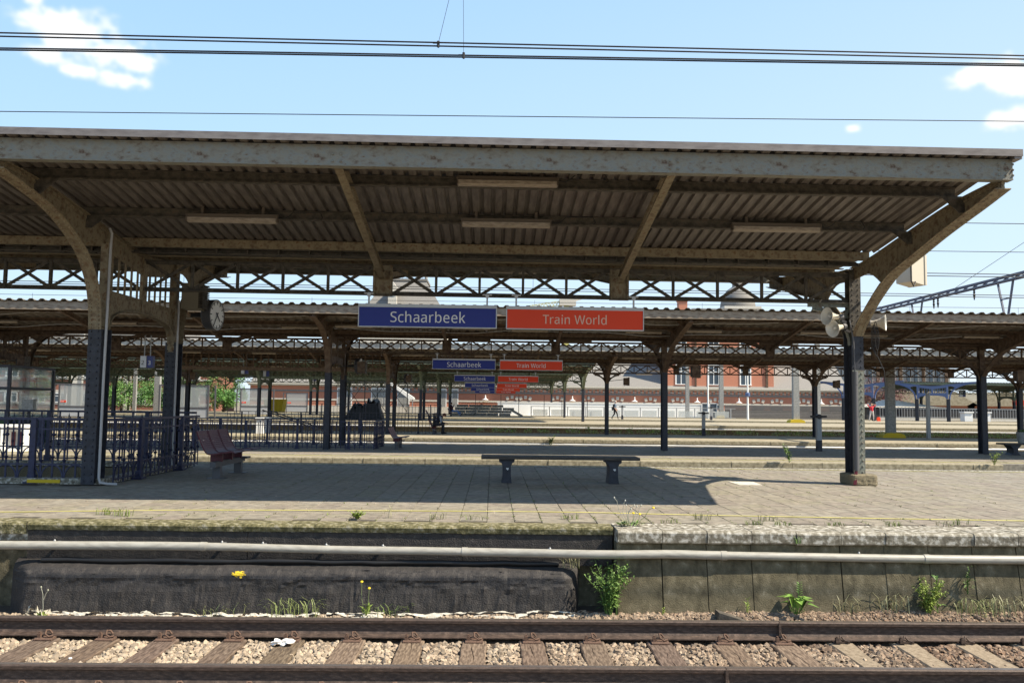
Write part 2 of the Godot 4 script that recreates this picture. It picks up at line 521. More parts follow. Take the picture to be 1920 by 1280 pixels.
func build_ground() -> void:
	var b := MB.new()
	b.quadn(Vector3(-2500, -1.1, 300), Vector3(2500, -1.1, 300), Vector3(2500, -1.1, -3000), Vector3(-2500, -1.1, -3000), Vector3.UP)
	tag(struct(ob("ground", b, M.ground)), "dusty gravel ground under the tracks and platforms", "ground")

func paver_mesh(w: float, l: float, tint: Color, r: RandomNumberGenerator) -> MB:
	var b := MB.new()
	b.col = tint
	var hw := w * 0.5
	var hl := l * 0.5
	var c := 0.003
	var t: Array[float] = []
	for i in 4:
		t.append(r.randf_range(-0.004, 0.002))
	var A := Vector3(-hw + c, t[0], hl - c)
	var B := Vector3(-hw + c, t[1], -hl + c)
	var C := Vector3(hw - c, t[2], -hl + c)
	var D := Vector3(hw - c, t[3], hl - c)
	b.quadn(A, B, C, D, Vector3.UP)
	var a := Vector3(-hw, -0.008, hl)
	var e := Vector3(-hw, -0.008, -hl)
	var f := Vector3(hw, -0.008, -hl)
	var g := Vector3(hw, -0.008, hl)
	b.quadn(a, e, B, A, Vector3(-1, 0.5, 0))
	b.quadn(e, f, C, B, Vector3(0, 0.5, -1))
	b.quadn(f, g, D, C, Vector3(1, 0.5, 0))
	b.quadn(g, a, A, D, Vector3(0, 0.5, 1))
	return b

func bulge(x: float, s: float) -> Vector3:
	# the bitumen-coated ledge: s runs 0 (foot) .. 1 (back of the top)
	var e := clampf((0.95 - x) / 0.22, 0.0, 1.0)
	e = sqrt(1.0 - (1.0 - e) * (1.0 - e))
	var l := clampf((x + 5.05) / 0.25, 0.0, 1.0)
	var pts := [Vector2(-8.99, -1.02), Vector2(-9.02, -0.62), Vector2(-9.05, -0.50), Vector2(-9.12, -0.435), Vector2(-9.24, -0.40), Vector2(-9.38, -0.39)]
	var q := s * 5.0
	var k := mini(int(q), 4)
	var p: Vector2 = pts[k].lerp(pts[k + 1], q - k)
	var nz := 0.02 * wallnoise.get_noise_2d(x * 1.7, s * 4.0) + 0.010 * wallnoise.get_noise_2d(x * 6.0, s * 3.0) + 0.006 * wallnoise.get_noise_2d(x * 14.0, s * 22.0)
	# creases where the membrane was pressed on
	nz += 0.010 * maxf(0.0, 1.0 - absf(wallnoise.get_noise_2d(x * 1.1 + 31.0, s * 5.0)) * 14.0)
	p.x += nz
	p.y += 0.01 * wallnoise.get_noise_2d(x * 1.2, 7.0) * s
	if s < 0.36:
		p.x -= 0.008
	if absf(x + 1.42) < 0.012 or absf(x - 0.18) < 0.012 or absf(x + 3.3) < 0.01:
		p.x -= 0.006
	p.x = lerpf(-9.4, p.x, e * lerpf(0.35, 1.0, l))
	p.y = lerpf(p.y, -1.02 + (p.y + 1.02) * 0.9, 1.0 - e)
	return Vector3(x, p.y, p.x)

var wallnoise := FastNoiseLite.new()

func build_platforms() -> void:
	wallnoise.seed = 9
	wallnoise.frequency = 1.0
	wallnoise.fractal_octaves = 3
	var soil := plain(s8(84, 77, 66), 0.95)
	# platform one, with the stair well on the left
	var pl := thing("platform", "nearest station platform of concrete pavers with a dark wall facing the track", "platform")
	struct(pl)
	var b := MB.new()
	b.span(Vector3(-60, -1.1, -13.5), Vector3(-6.15, -0.012, -9.5))
	b.span(Vector3(-60, -1.1, -18.5), Vector3(-6.15, -0.012, -17.15))
	b.span(Vector3(-6.15, -1.1, -18.5), Vector3(60, -0.012, -9.5))
	ob("bed", b, soil, pl)
	b = MB.new()
	b.span(Vector3(-60, -3.2, -17.18), Vector3(-6.15, -0.02, -17.05))
	b.span(Vector3(-60, -3.2, -13.6), Vector3(-6.15, -0.02, -13.47))
	b.span(Vector3(-6.22, -3.2, -17.05), Vector3(-6.1, -0.02, -13.6))
	ob("stairwell_wall", b, M.block, pl)
	b = MB.new()
	for i in 14:
		b.span(Vector3(-8.0 - 0.32 * (i + 1), -3.2, -17.05), Vector3(-8.0 - 0.32 * i, -3.2 + 0.17 * (i + 1) + 0.3, -13.6))
	ob("stair_flight", b, M.greyconc, pl)
	b = MB.new()
	b.span(Vector3(-60, 0.001, -13.62), Vector3(-5.98, 0.09, -13.42))
	b.span(Vector3(-60, 0.001, -17.23), Vector3(-5.98, 0.09, -17.03))
	b.span(Vector3(-6.18, 0.001, -17.03), Vector3(-5.98, 0.09, -13.62))
	ob("stairwell_kerb", b, M.coping, pl)
	b = MB.new()
	for x in [-9.3, -7.16]:
		b.span(Vector3(x, 0.02, -13.417), Vector3(x + 0.5, 0.07, -13.40))
	ob("yellow_kerb_mark", b, M.yellow_paint, pl)
	# pavers
	var r := RandomNumberGenerator.new()
	r.seed = 31
	var kinds := []
	for i in 10:
		var g := r.randf_range(0.88, 1.02)
		kinds.append(paver_mesh(0.3055, 0.3055, Color(g, g * r.randf_range(0.95, 1.0), g * r.randf_range(0.9, 1.0)), r))
	var pale := [paver_mesh(0.3055, 0.3055, Color(1.12, 1.13, 1.15), r), paver_mesh(0.3055, 0.3055, Color(1.0, 1.02, 1.04), r)]
	var kmesh := []
	for k in kinds:
		kmesh.append(k.mesh())
	var rest := MB.new()
	var spots := []
	for ix in range(-44, 50):
		for iz in 29:
			var x := ix * 0.31 + 0.1
			var z := 9.74 + iz * 0.31 + (0.155 if posmod(ix, 2) else 0.0)
			if z > 18.2 or (x < -5.85 and z > 13.15 and z < 17.45):
				continue
			spots.append(Vector2(x, z))
	spots.sort_custom(func(p, q): return p.y < q.y if absf(p.y - q.y) > 0.001 else p.x < q.x)
	var made := 0
	for p in spots:
		var is_pale: bool = p.x < -3.8 and p.y > 10.6 and p.y < 13.6 and (int(floor(p.x / 0.62)) + int(floor(p.y / 0.62))) % 3 == 0
		var k := r.randi() % 10
		if made < 300 and p.x > -p.y * 0.62 and p.x < p.y * 0.6 and not is_pale:
			mi("paver", kmesh[k], M.paver, pl, Vector3(p.x, 0, -p.y))
			made += 1
		else:
			rest.add(pale[k % 2] if is_pale else kinds[k], Transform3D(Basis(), Vector3(p.x, 0, -p.y)))
	stuff(ob("pavers", rest, M.paver, pl))
	# strip between the pavers and the edge
	b = MB.new()
	b.span(Vector3(-60, -0.2, -9.62), Vector3(1.3, -0.003, -9.36))
	b.span(Vector3(-60, -0.2, -18.62), Vector3(60, -0.003, -18.35))
	ob("edge_strip", b, M.coping, pl)
	# yellow lines
	for ln in [[Vector2(-14, 9.95), Vector2(-6.5, 10.05), Vector2(-4.9, 10.22), Vector2(-3.6, 10.42), Vector2(-1.8, 10.52), Vector2(0.3, 10.58), Vector2(1.3, 10.55), Vector2(2.4, 10.42), Vector2(3.6, 10.33), Vector2(5.2, 10.22), Vector2(8, 10.12), Vector2(14, 10.1)], [Vector2(-14, 18.24), Vector2(2, 18.24), Vector2(4, 18.1), Vector2(16, 18.1)]]:
		var pts := smooth(ln, 6)
		b = MB.new()
		for k in pts.size() - 1:
			var h := 0.028 + 0.007 * wallnoise.get_noise_1d(k * 3.1)
			var h2 := 0.028 + 0.007 * wallnoise.get_noise_1d((k + 1) * 3.1)
			b.quadn(Vector3(pts[k].x, 0.004, -pts[k].y + h), Vector3(pts[k + 1].x, 0.004, -pts[k + 1].y + h2), Vector3(pts[k + 1].x, 0.004, -pts[k + 1].y - h2), Vector3(pts[k].x, 0.004, -pts[k].y - h), Vector3.UP)
		ob("yellow_line", b, M.yellow, pl)
	# right: coping stones and precast wall panels
	for i in 24:
		var x0 := 1.33 + i * 0.476
		b = MB.new()
		var j := r.randf_range(-0.012, 0.012)
		var dz := r.randf_range(-0.008, 0.008)
		var g := 0.005 + r.randf() * 0.006
		var poly := PackedVector2Array([Vector2(-9.63, -0.145), Vector2(-9.11 + dz, -0.135 + j * 0.4), Vector2(-9.095 + dz, -0.12 + j * 0.4), Vector2(-9.09 + dz, -0.028 + j * 0.3), Vector2(-9.10 + dz, -0.012 + j * 0.3), Vector2(-9.125 + dz, -0.001 + j * 0.3), Vector2(-9.63, 0.0)])
		b.prism(poly, Vector3(x0 + 0.238, 0, 0), Vector3.BACK, Vector3.UP, Vector3.RIGHT * (0.476 - g))
		ob("coping_stone", b, M.coping, pl)
	for i in 24:
		var x0 := 1.33 + i * 0.476
		b = MB.new()
		var dz := r.randf_range(-0.007, 0.007)
		b.prism(PackedVector2Array([Vector2(-9.62, -1.09), Vector2(-8.985 + dz, -1.09), Vector2(-9.155 + dz, -0.14), Vector2(-9.62, -0.14)]), Vector3(x0 + 0.238 + r.randf_range(-0.004, 0.004), 0, 0), Vector3.BACK, Vector3.UP, Vector3.RIGHT * (0.476 - r.randf_range(0.004, 0.010)))
		ob("wall_panel", b, M.concrete, pl)
	# left: mossy coping, bitumen sheets and the coated ledge
	for seg in [[-60.0, -12.0], [-11.99, -8.0], [-7.99, -4.96], [-4.95, -1.9], [-1.895, 1.315]]:
		b = MB.new()
		var n := 26
		var lastp := []
		for i in n + 1:
			var x: float = lerpf(seg[0], seg[1], i / float(n))
			var w1 := 0.007 * wallnoise.get_noise_2d(x * 5.0, 2.0)
			var w2 := 0.009 * wallnoise.get_noise_2d(x * 6.0, 8.0)
			var bot := -0.125 if seg[1] < -4.9 else -0.082
			var row := [Vector3(x, bot - 0.01, -9.6), Vector3(x, bot + w2, -9.33 + w1), Vector3(x, -0.03, -9.315 + w2), Vector3(x, -0.008 + w1 * 0.5, -9.325 + w1), Vector3(x, 0.0, -9.35), Vector3(x, 0.0, -9.6)]
			if i:
				for k in 5:
					b.quadn(lastp[k], row[k], row[k + 1], lastp[k + 1], Vector3(0, -0.6 + 0.32 * k, 1.0) if k < 4 else Vector3.UP)
			lastp = row
		ob("coping_stone", b, M.moss, pl)
	for seg in [[-4.95, -2.62], [-2.613, -0.31], [-0.304, 1.31]]:
		b = MB.new()
		b.span(Vector3(seg[0], -0.42, -9.6), Vector3(seg[1], -0.09, -9.345 + r.randf_range(-0.003, 0.003)))
		ob("bitumen_sheet", b, M.bitumen, pl)
	b = MB.new()
	b.span(Vector3(-60, -1.1, -9.7), Vector3(1.32, -0.1, -9.42))
	b.span(Vector3(1.3, -1.1, -9.9), Vector3(60, -0.1, -9.6))
	b.span(Vector3(-60, -1.1, -18.6), Vector3(60, -0.1, -18.45))
	ob("retaining_wall", b, M.concrete, pl)
	b = MB.new()
	var nx := 200
	var ns := 22
	var grid := []
	for i in nx + 1:
		var col := PackedVector3Array()
		for k in ns + 1:
			col.append(bulge(lerpf(-5.05, 0.95, i / float(nx)), k / float(ns)))
		grid.append(col)
	for i in nx:
		for k in ns:
			b.quadn(grid[i][k], grid[i + 1][k], grid[i + 1][k + 1], grid[i][k + 1], Vector3(0, 0.4, 1))
	ob("bitumen_ledge", b, M.bitumen, pl)
	b = MB.new()
	for i in 90:
		var q := 0.042 * sqrt(-0.6 * log(r.randf_range(0.02, 1.0)))
		var a := r.randf() * TAU
		var mx := -2.62 + cos(a) * q * 1.15
		var ms := 0.46 + sin(a) * q * 1.3
		var mr := r.randf_range(0.004, 0.016)
		var mc := bulge(mx, ms) + Vector3(0, 0.001, 0.003)
		for j in 6:
			var p0 := bulge(mx + cos(j * TAU / 6) * mr, ms + sin(j * TAU / 6) * mr * 1.3) + Vector3(0, 0.001, 0.003)
			var p1 := bulge(mx + cos((j + 1) * TAU / 6) * mr, ms + sin((j + 1) * TAU / 6) * mr * 1.3) + Vector3(0, 0.001, 0.003)
			b.trin(mc, p0, p1, Vector3(0, 0.4, 1))
	ob("yellow_paint_mark", b, M.yellow_paint, pl)
	b = MB.new()
	b.prism(PackedVector2Array([Vector2(-0.2, -0.3), Vector2(0.24, -0.28), Vector2(0.22, 0.26), Vector2(-0.18, 0.3)]), Vector3(4.35, 0.003, -14.75), Vector3.RIGHT, Vector3.BACK, Vector3.UP * 0.008)
	ob("pale_slab", b, M.stonewhite, pl)
	# specks of grit and litter lying on the paving
	b = MB.new()
	for i in 420:
		var gx := r.randf_range(-5.5, 7.5)
		var gz := r.randf_range(9.6, 18.0)
		var gs := r.randf_range(0.004, 0.014)
		b.col = Color(1, 1, 1) * r.randf_range(0.25, 1.0)
		b.lathe([Vector2(gs, 0.0), Vector2(gs * 0.8, gs * 0.35), Vector2(0.0, gs * 0.7)], 5, Transform3D(Basis(Vector3.UP, r.randf() * 6.0).scaled(Vector3(1.0, 1.0, r.randf_range(0.5, 1.6))), Vector3(gx, 0.0, -gz)))
	tag(stuff(ob("grit", b, M.stone)), "specks of grit and small litter scattered over the nearest platform", "grit")
	# the platforms behind
	var names := ["second platform across the tracks, brown pavers with a pale stone edge", "third platform, pale slabs in the sun with weeds along its back edge", "fourth platform, pale slabs beyond the weedy track", "fifth platform where people wait in front of the station building", "sixth platform just in front of the station building"]
	var near := [0.0, 26.55, 43.2, 59.8, 78.0, 96.0]
	var far := [0.0, 35.3, 52.0, 73.0, 91.5, 108.0]
	var stone := MB.new()
	stone.prism(PackedVector2Array([Vector2(-0.5, -0.22), Vector2(0.0, -0.2), Vector2(0.02, -0.17), Vector2(0.02, -0.03), Vector2(0.0, 0.0), Vector2(-0.5, 0.004)]), Vector3.ZERO, Vector3.BACK, Vector3.UP, Vector3.RIGHT * 0.94)
	var stone_mesh := stone.mesh()
	for i in range(1, 6):
		var p := thing("platform", names[i - 1], "platform")
		struct(p)
		var y: float = PY[i]
		b = MB.new()
		b.span(Vector3(-95, -1.1, -far[i]), Vector3(95, y - 0.004, -near[i] - 0.3))
		ob("bed", b, M.paver if i == 1 else M.slab, p)
		var wb := MB.new()
		wb.span(Vector3(-95, -1.1, -near[i] - 0.29), Vector3(95, y - 0.2, -near[i] - 0.1))
		ob("retaining_wall", wb, M.concrete, p)
		if i > 1:
			wb = MB.new()
			wb.tube([Vector3(-95, y - 0.27, -near[i] - 0.02), Vector3(0, y - 0.27, -near[i] - 0.02), Vector3(95, y - 0.27, -near[i] - 0.02)], 0.06, 8)
			ob("cable_pipe", wb, M.horn_in, p)
		if i < 3:
			var reach := 17 if i == 1 else 27
			for k in range(-reach, reach):
				var s := mi("coping_stone", stone_mesh, M.coping2, p, Vector3(k * 0.95 + 0.3, y + r.randf_range(0.0, 0.008), -near[i] + r.randf_range(-0.015, 0.015)))
				s.name = "coping_stone" if k == -reach else "coping_stone_%03d" % (k + reach)
		else:
			b = MB.new()
			b.span(Vector3(-95, y - 0.2, -near[i] - 0.5), Vector3(95, y + 0.004, -near[i]))
			ob("platform_edge", b, M.coping2, p)
		b = MB.new()
		b.span(Vector3(-95, y + 0.004, -near[i] - 0.95), Vector3(95 if i == 1 else -9.0, y + 0.008, -near[i] - 0.86))
		ob("yellow_line", b, M.yellow, p)
		if i == 1:
			var rest2 := MB.new()
			for ix in range(-30, 36):
				for iz in 13:
					rest2.add(kinds[r.randi() % 10], Transform3D(Basis.from_scale(Vector3(2.02, 1, 2.02)), Vector3(ix * 0.61, y + 0.009, -27.9 - iz * 0.61 - (0.3 if posmod(ix, 2) else 0.0))))
			stuff(ob("pavers", rest2, M.paver, p))

# ---------------------------------------------------------------- canopies
const ARM_B := [Vector2(0.18, 2.6), Vector2(0.30, 2.74), Vector2(0.48, 2.88), Vector2(0.84, 3.12), Vector2(1.25, 3.34), Vector2(1.62, 3.49), Vector2(2.38, 3.66), Vector2(2.98, 3.80), Vector2(3.53, 3.91), Vector2(4.0, 4.0), Vector2(4.52, 4.11)]
const ARM_T := [Vector2(0.05, 3.80), Vector2(0.45, 3.82), Vector2(1.0, 3.87), Vector2(2.0, 4.0), Vector2(3.4, 4.165), Vector2(4.52, 4.21)]
const PAIR_B := [Vector2(1.72, 2.36), Vector2(1.74, 2.6), Vector2(1.80, 2.84), Vector2(1.92, 3.1), Vector2(2.2, 3.42), Vector2(2.6, 3.66), Vector2(3.17, 3.88), Vector2(3.77, 4.0), Vector2(4.52, 4.11)]

func roof_y(u: float) -> float:
	return 3.985 + 0.126 * (u - 0.75)

func mirror(pts: Array, s: float) -> Array:
	var o := []
	for p in pts:
		o.append(Vector2(p.x * s, p.y))
	return o

func at_u(pts: Array, u: float) -> float:
	for k in pts.size() - 1:
		if u <= pts[k + 1].x:
			return lerpf(pts[k].y, pts[k + 1].y, clampf((u - pts[k].x) / maxf(pts[k + 1].x - pts[k].x, 1e-4), 0.0, 1.0))
	return pts[-1].y

var mcache := {}
# curved bracket of plates and riveted flanges reaching from a column to the edge beam
func arm_mesh(pair: bool, s: float, det: int) -> ArrayMesh:
	var key := "arm%s%s%d" % [pair, s, det]
	if mcache.has(key):
		return mcache[key]
	var b := MB.new()
	var lo: Array = smooth(PAIR_B if pair else ARM_B, 4)
	var hi: Array = smooth(ARM_T, 4)
	var open := 1.55 if pair else 1.12
	if pair:
		open = 2.25
	var t0 := 0.018
	# outer web
	var poly := PackedVector2Array()
	var start := open
	poly.append(Vector2(start * s, at_u(hi, start)))
	for p in hi:
		if p.x > start + 0.005:
			poly.append(Vector2(p.x * s, p.y))
	var rev := [Vector2(start * s, at_u(lo, start))]
	for p in lo:
		if p.x > start + 0.005:
			rev.append(Vector2(p.x * s, p.y))
	rev.reverse()
	for p in rev:
		poly.append(p)
	b.prism(poly, Vector3.ZERO, Vector3.BACK, Vector3.UP, Vector3.RIGHT * t0)
	# inner upper and lower bands, with the opening between them
	var u0 := 0.0 if not pair else 1.4
	var up := PackedVector2Array()
	var dn := PackedVector2Array()
	for k in 9:
		var u := lerpf(u0, start + 0.02, k / 8.0)
		up.append(Vector2(u * s, at_u(hi, u)))
	for k in 9:
		var u := lerpf(start + 0.02, u0, k / 8.0)
		var depth := lerpf(0.2, 0.5, pow(clampf((u - 0.5) / 0.62, 0.0, 1.0), 2.0)) if not pair else lerpf(0.22, 0.47, pow(clampf((u - 1.7) / 0.55, 0.0, 1.0), 2.0))
		up.append(Vector2(u * s, at_u(hi, u) - depth))
	b.prism(up, Vector3.ZERO, Vector3.BACK, Vector3.UP, Vector3.RIGHT * (t0 * 0.94))
	var inner := []
	for p in lo:
		if p.x <= start + 0.05:
			dn.append(Vector2(p.x * s, p.y))
			inner.append(p)
	for k in inner.size():
		var p: Vector2 = inner[inner.size() - 1 - k]
		var j: int = inner.size() - 1 - k
		var d: Vector2 = (inner[mini(j + 1, inner.size() - 1)] - inner[maxi(j - 1, 0)]).normalized()
		var q := p + Vector2(-d.y, d.x) * 0.13
		dn.append(Vector2(q.x * s, q.y))
	b.prism(dn, Vector3.ZERO, Vector3.BACK, Vector3.UP, Vector3.RIGHT * (t0 * 0.9))
	# upper flange
	b.band(mirror(hi, s), (0.012 if s > 0 else -0.012), 0.0, 0.15)
	# angle irons along both flanges, either side of the web
	for sx in [-1.0, 1.0]:
		b.band(mirror(lo, s), (0.055 if s > 0 else -0.055), sx * 0.015, 0.012)
		b.band(mirror(hi, s), (-0.055 if s > 0 else 0.055), sx * 0.015, 0.012)
	# stiffener plate near the crook
	if det > 0:
		var um := 1.45 if not pair else 2.55
		for sx in [-1.0, 1.0]:
			b.prism(PackedVector2Array([Vector2((um - 0.28) * s, at_u(lo, um - 0.28) + 0.05), Vector2((um + 0.3) * s, at_u(lo, um + 0.3) + 0.05), Vector2((um + 0.26) * s, at_u(hi, um + 0.26) - 0.06), Vector2((um - 0.24) * s, at_u(hi, um - 0.24) - 0.1)]), Vector3(sx * 0.014, 0, 0), Vector3.BACK, Vector3.UP, Vector3.RIGHT * 0.012)
	if det > 1:
		var len := 0.0
		for k in lo.size() - 1:
			var a: Vector2 = lo[k]
			var e: Vector2 = lo[k + 1]
			var l := a.distance_to(e)
			var n := maxi(1, roundi(l / 0.095))
			for j in n:
				var p := a.lerp(e, (j + 0.5) / n)
				var d := (e - a).normalized()
				var nv := Vector3(0, -d.x, d.y * s)
				var q := p + Vector2(-d.y, d.x) * 0.035
				for sx in [-1.0, 1.0]:
					b.rivet(Vector3(sx * 0.021, q.y, q.x * s), Vector3(sx, 0, 0), 0.013)
		for k in hi.size() - 1:
			var a: Vector2 = hi[k]
			var e: Vector2 = hi[k + 1]
			var n := maxi(1, roundi(a.distance_to(e) / 0.1))
			for j in n:
				var p := a.lerp(e, (j + 0.5) / n)
				for sx in [-1.0, 1.0]:
					b.rivet(Vector3(sx * 0.021, p.y - 0.035, p.x * s), Vector3(sx, 0, 0), 0.013)
					b.rivet(Vector3(sx * 0.05, p.y - 0.001, p.x * s), Vector3(0, -1, 0), 0.013)
	mcache[key] = b.mesh()
	return mcache[key]

# the broad lower flange of the same bracket, with its rivets
func flange_mesh(pair: bool, s: float, det: int) -> ArrayMesh:
	var key := "flange%s%s%d" % [pair, s, det]
	if mcache.has(key):
		return mcache[key]
	var b := MB.new()
	var lo: Array = smooth(PAIR_B if pair else ARM_B, 4)
	b.band(mirror(lo, s), (-0.014 if s > 0 else 0.014), 0.0, 0.2)
	if det > 1:
		for k in lo.size() - 1:
			var a: Vector2 = lo[k]
			var e: Vector2 = lo[k + 1]
			var n := maxi(1, roundi(a.distance_to(e) / 0.095))
			var d := (e - a).normalized()
			for j in n:
				var p := a.lerp(e, (j + 0.5) / n)
				var nv := Vector3(0, -d.x, d.y * s)
				for sx in [-0.055, 0.055]:
					b.rivet(Vector3(sx, p.y, p.x * s) + nv * 0.013, nv, 0.021)
	mcache[key] = b.mesh()
	return mcache[key]

# riveted H column from y0 to y1; its front and back plates stand at u = f and u = g
func column_mb(y0: float, y1: float, f: float, g: float, det: int, spike := false) -> MB:
	var b := MB.new()
	var m := (y0 + y1) * 0.5
	var h := y1 - y0
	b.box(Vector3(0, m, f - 0.007), Vector3(0.2, h, 0.014))
	b.box(Vector3(0, m, g + 0.007), Vector3(0.2, h, 0.014))
	b.box(Vector3(0, m, (f + g) * 0.5), Vector3(0.03, h, absf(f - g) - 0.03))
	for sx in [-1.0, 1.0]:
		b.box(Vector3(sx * 0.021, m, f - 0.05), Vector3(0.012, h, 0.07))
		b.box(Vector3(sx * 0.021, m, g + 0.05), Vector3(0.012, h, 0.07))
	if det > 0:
		var n := int(h / 0.1)
		for k in n:
			var y := y0 + h * (k + 0.5) / n
			for sx in [-0.055, 0.055]:
				b.rivet(Vector3(sx, y, f), Vector3.BACK, 0.017 if not spike else 0.02)
			for sx in [-1.0, 1.0]:
				b.rivet(Vector3(sx * 0.027, y, f - 0.05), Vector3(sx, 0, 0), 0.014)
				b.rivet(Vector3(sx * 0.027, y, g + 0.05), Vector3(sx, 0, 0), 0.014)
	return b

# quarter-arch bracket from a column to the lattice girder, along x towards side s
func knee_mesh(s: float, det: int) -> ArrayMesh:
	var key := "knee%s%d" % [s, det]
	if mcache.has(key):
		return mcache[key]
	var b := MB.new()
	var arc := []
	for k in 9:
		var a := PI * 0.5 * k / 8.0
		arc.append(Vector2(0.07 + 0.66 * (1.0 - cos(a)), 2.44 + 0.62 * sin(a)))
	var out := []
	for k in 9:
		var p: Vector2 = arc[k]
		var d: Vector2 = (arc[mini(k + 1, 8)] - arc[maxi(k - 1, 0)]).normalized()
		out.append(p + Vector2(-d.y, d.x) * 0.075)
	for k in 8:
		b.prism(PackedVector2Array([arc[k], arc[k + 1], out[k + 1], out[k]]), Vector3.ZERO, Vector3.RIGHT * s, Vector3.UP, Vector3.BACK * 0.014)
		var a: Vector2 = arc[k]
		var e: Vector2 = arc[k + 1]
		b.bar(Vector3(a.x * s, a.y, 0), Vector3(e.x * s, e.y, 0), 0.1, 0.012, Vector3.BACK.cross(Vector3((e - a).x * s, (e - a).y, 0)))
		if det > 1:
			var q: Vector2 = (arc[k] + out[k + 1]) * 0.5
			b.rivet(Vector3(q.x * s, q.y, 0.008), Vector3.BACK, 0.014)
	b.box(Vector3(s * 0.42, 3.15, 0), Vector3(0.78, 0.07, 0.016))
	b.box(Vector3(s * 0.42, 3.185, 0), Vector3(0.78, 0.012, 0.1))
	b.bar(Vector3(s * 0.06, 2.95, 0), Vector3(s * 0.33, 2.93, 0), 0.016, 0.05)
	b.bar(Vector3(s * 0.2, 2.86, 0), Vector3(s * 0.5, 3.13, 0), 0.018, 0.055)
	b.bar(Vector3(s * 0.2, 2.86, 0), Vector3(s * 0.06, 3.12, 0), 0.018, 0.055)
	if det > 1:
		for k in 7:
			b.rivet(Vector3(s * (0.1 + k * 0.11), 3.15, 0.009), Vector3.BACK, 0.014)
	mcache[key] = b.mesh()
	return mcache[key]

func portal_mesh(det: int) -> ArrayMesh:
	var key := "portal%d" % det
	if mcache.has(key):
		return mcache[key]
	var b := MB.new()
	var lo := smooth([Vector2(-1.36, 2.2), Vector2(-1.34, 2.42), Vector2(-1.22, 2.6), Vector2(-0.9, 2.7), Vector2(-0.45, 2.755), Vector2(0, 2.77), Vector2(0.45, 2.755), Vector2(0.9, 2.7), Vector2(1.22, 2.6), Vector2(1.34, 2.42), Vector2(1.36, 2.2)], 2)
	for k in lo.size() - 1:
		var a: Vector2 = lo[k]
		var e: Vector2 = lo[k + 1]
		if absf(a.x - e.x) > 0.004:
			b.prism(PackedVector2Array([a, e, Vector2(e.x, 3.02), Vector2(a.x, 3.02)]), Vector3.ZERO, Vector3.BACK, Vector3.UP, Vector3.RIGHT * 0.018)
	b.band(lo, 0.014, 0.0, 0.13)
	if det > 1:
		for k in lo.size() - 1:
			var a: Vector2 = lo[k]
			var e: Vector2 = lo[k + 1]
			var n := maxi(1, roundi(a.distance_to(e) / 0.09))
			var d := (e - a).normalized()
			for j in n:
				var p := a.lerp(e, (j + 0.5) / n) + Vector2(-d.y, d.x) * 0.045
				for sx in [-1.0, 1.0]:
					b.rivet(Vector3(sx * 0.009, p.y, p.x), Vector3(sx, 0, 0), 0.013)
	for k in 5:
		for s in [-1.0, 1.0]:
			var u: float = s * (0.26 + k * 0.245)
			b.span(Vector3(-0.012, 2.96, u - 0.02), Vector3(0.012, 3.62 + 0.05 * k, u + 0.02))
	b.span(Vector3(-0.03, 2.76, -0.09), Vector3(0.03, 3.8, 0.09))
	for s in [-1.0, 1.0]:
		b.prism(PackedVector2Array([Vector2(s * 0.08, 3.44), Vector2(s * 1.4, 3.62), Vector2(s * 1.4, 3.93), Vector2(s * 0.8, 3.85), Vector2(s * 0.08, 3.8)]), Vector3.ZERO, Vector3.BACK, Vector3.UP, Vector3.RIGHT * 0.02)
		b.band([Vector2(s * 0.0, 3.8), Vector2(s * 0.45, 3.815), Vector2(s * 1.0, 3.87), Vector2(s * 1.6, 3.94)], 0.012 * s, 0.0, 0.15)
		b.span(Vector3(-0.06, 2.42, s * 1.44 - 0.09), Vector3(0.06, 3.95, s * 1.44 + 0.09))
		if det > 1:
			for k in 22:
				for sx in [-1.0, 1.0]:
					b.rivet(Vector3(sx * 0.06, 2.46 + k * 0.068, s * 1.40), Vector3(sx, 0, 0), 0.014)
			for k in 14:
				for sx in [-1.0, 1.0]:
					b.rivet(Vector3(sx * 0.01, 3.83 + k * 0.007, s * (0.15 + k * 0.1) ) + Vector3(0, -0.05, 0), Vector3(sx, 0, 0), 0.013)
	mcache[key] = b.mesh()
	return mcache[key]

func sheet_mesh(pitch: float, ribs: int, depth: float, s: float) -> ArrayMesh:
	var key := "sheet%f%d%f%f" % [pitch, ribs, depth, s]
	if mcache.has(key):
		return mcache[key]
	var b := MB.new()
	var prof := []
	for i in ribs:
		var x := i * pitch
		for q in [[0.0, 0.0], [0.56, 0.0], [0.66, 1.0], [0.90, 1.0]] if pitch < 0.2 else [[0.0, 0.0], [0.18, 0.0], [0.36, 1.0], [0.64, 1.0], [0.82, 0.0]]:
			prof.append(Vector2(x + q[0] * pitch, q[1] * depth))
	prof.append(Vector2(ribs * pitch + 0.02, 0.0))
	var u0 := 0.66
	var u1 := 4.66
	var th := 0.007
	for k in prof.size() - 1:
		var p: Vector2 = prof[k]
		var q: Vector2 = prof[k + 1]
		var d := q - p
		var up := Vector3(-d.y, d.x, 0).normalized()
		var A := Vector3(p.x, roof_y(u0) + p.y, u0 * s)
		var B := Vector3(q.x, roof_y(u0) + q.y, u0 * s)
		var C := Vector3(q.x, roof_y(u1) + q.y, u1 * s)
		var D := Vector3(p.x, roof_y(u1) + p.y, u1 * s)
		var t := Vector3.UP * th
		b.quadn(A, B, C, D, -up)
		b.quadn(A + t, B + t, C + t, D + t, up)
		b.quadn(D, C, C + t, D + t, Vector3(0, 0, s))
		b.quadn(A, B, B + t, A + t, Vector3(0, 0, -s))
	mcache[key] = b.mesh()
	return mcache[key]

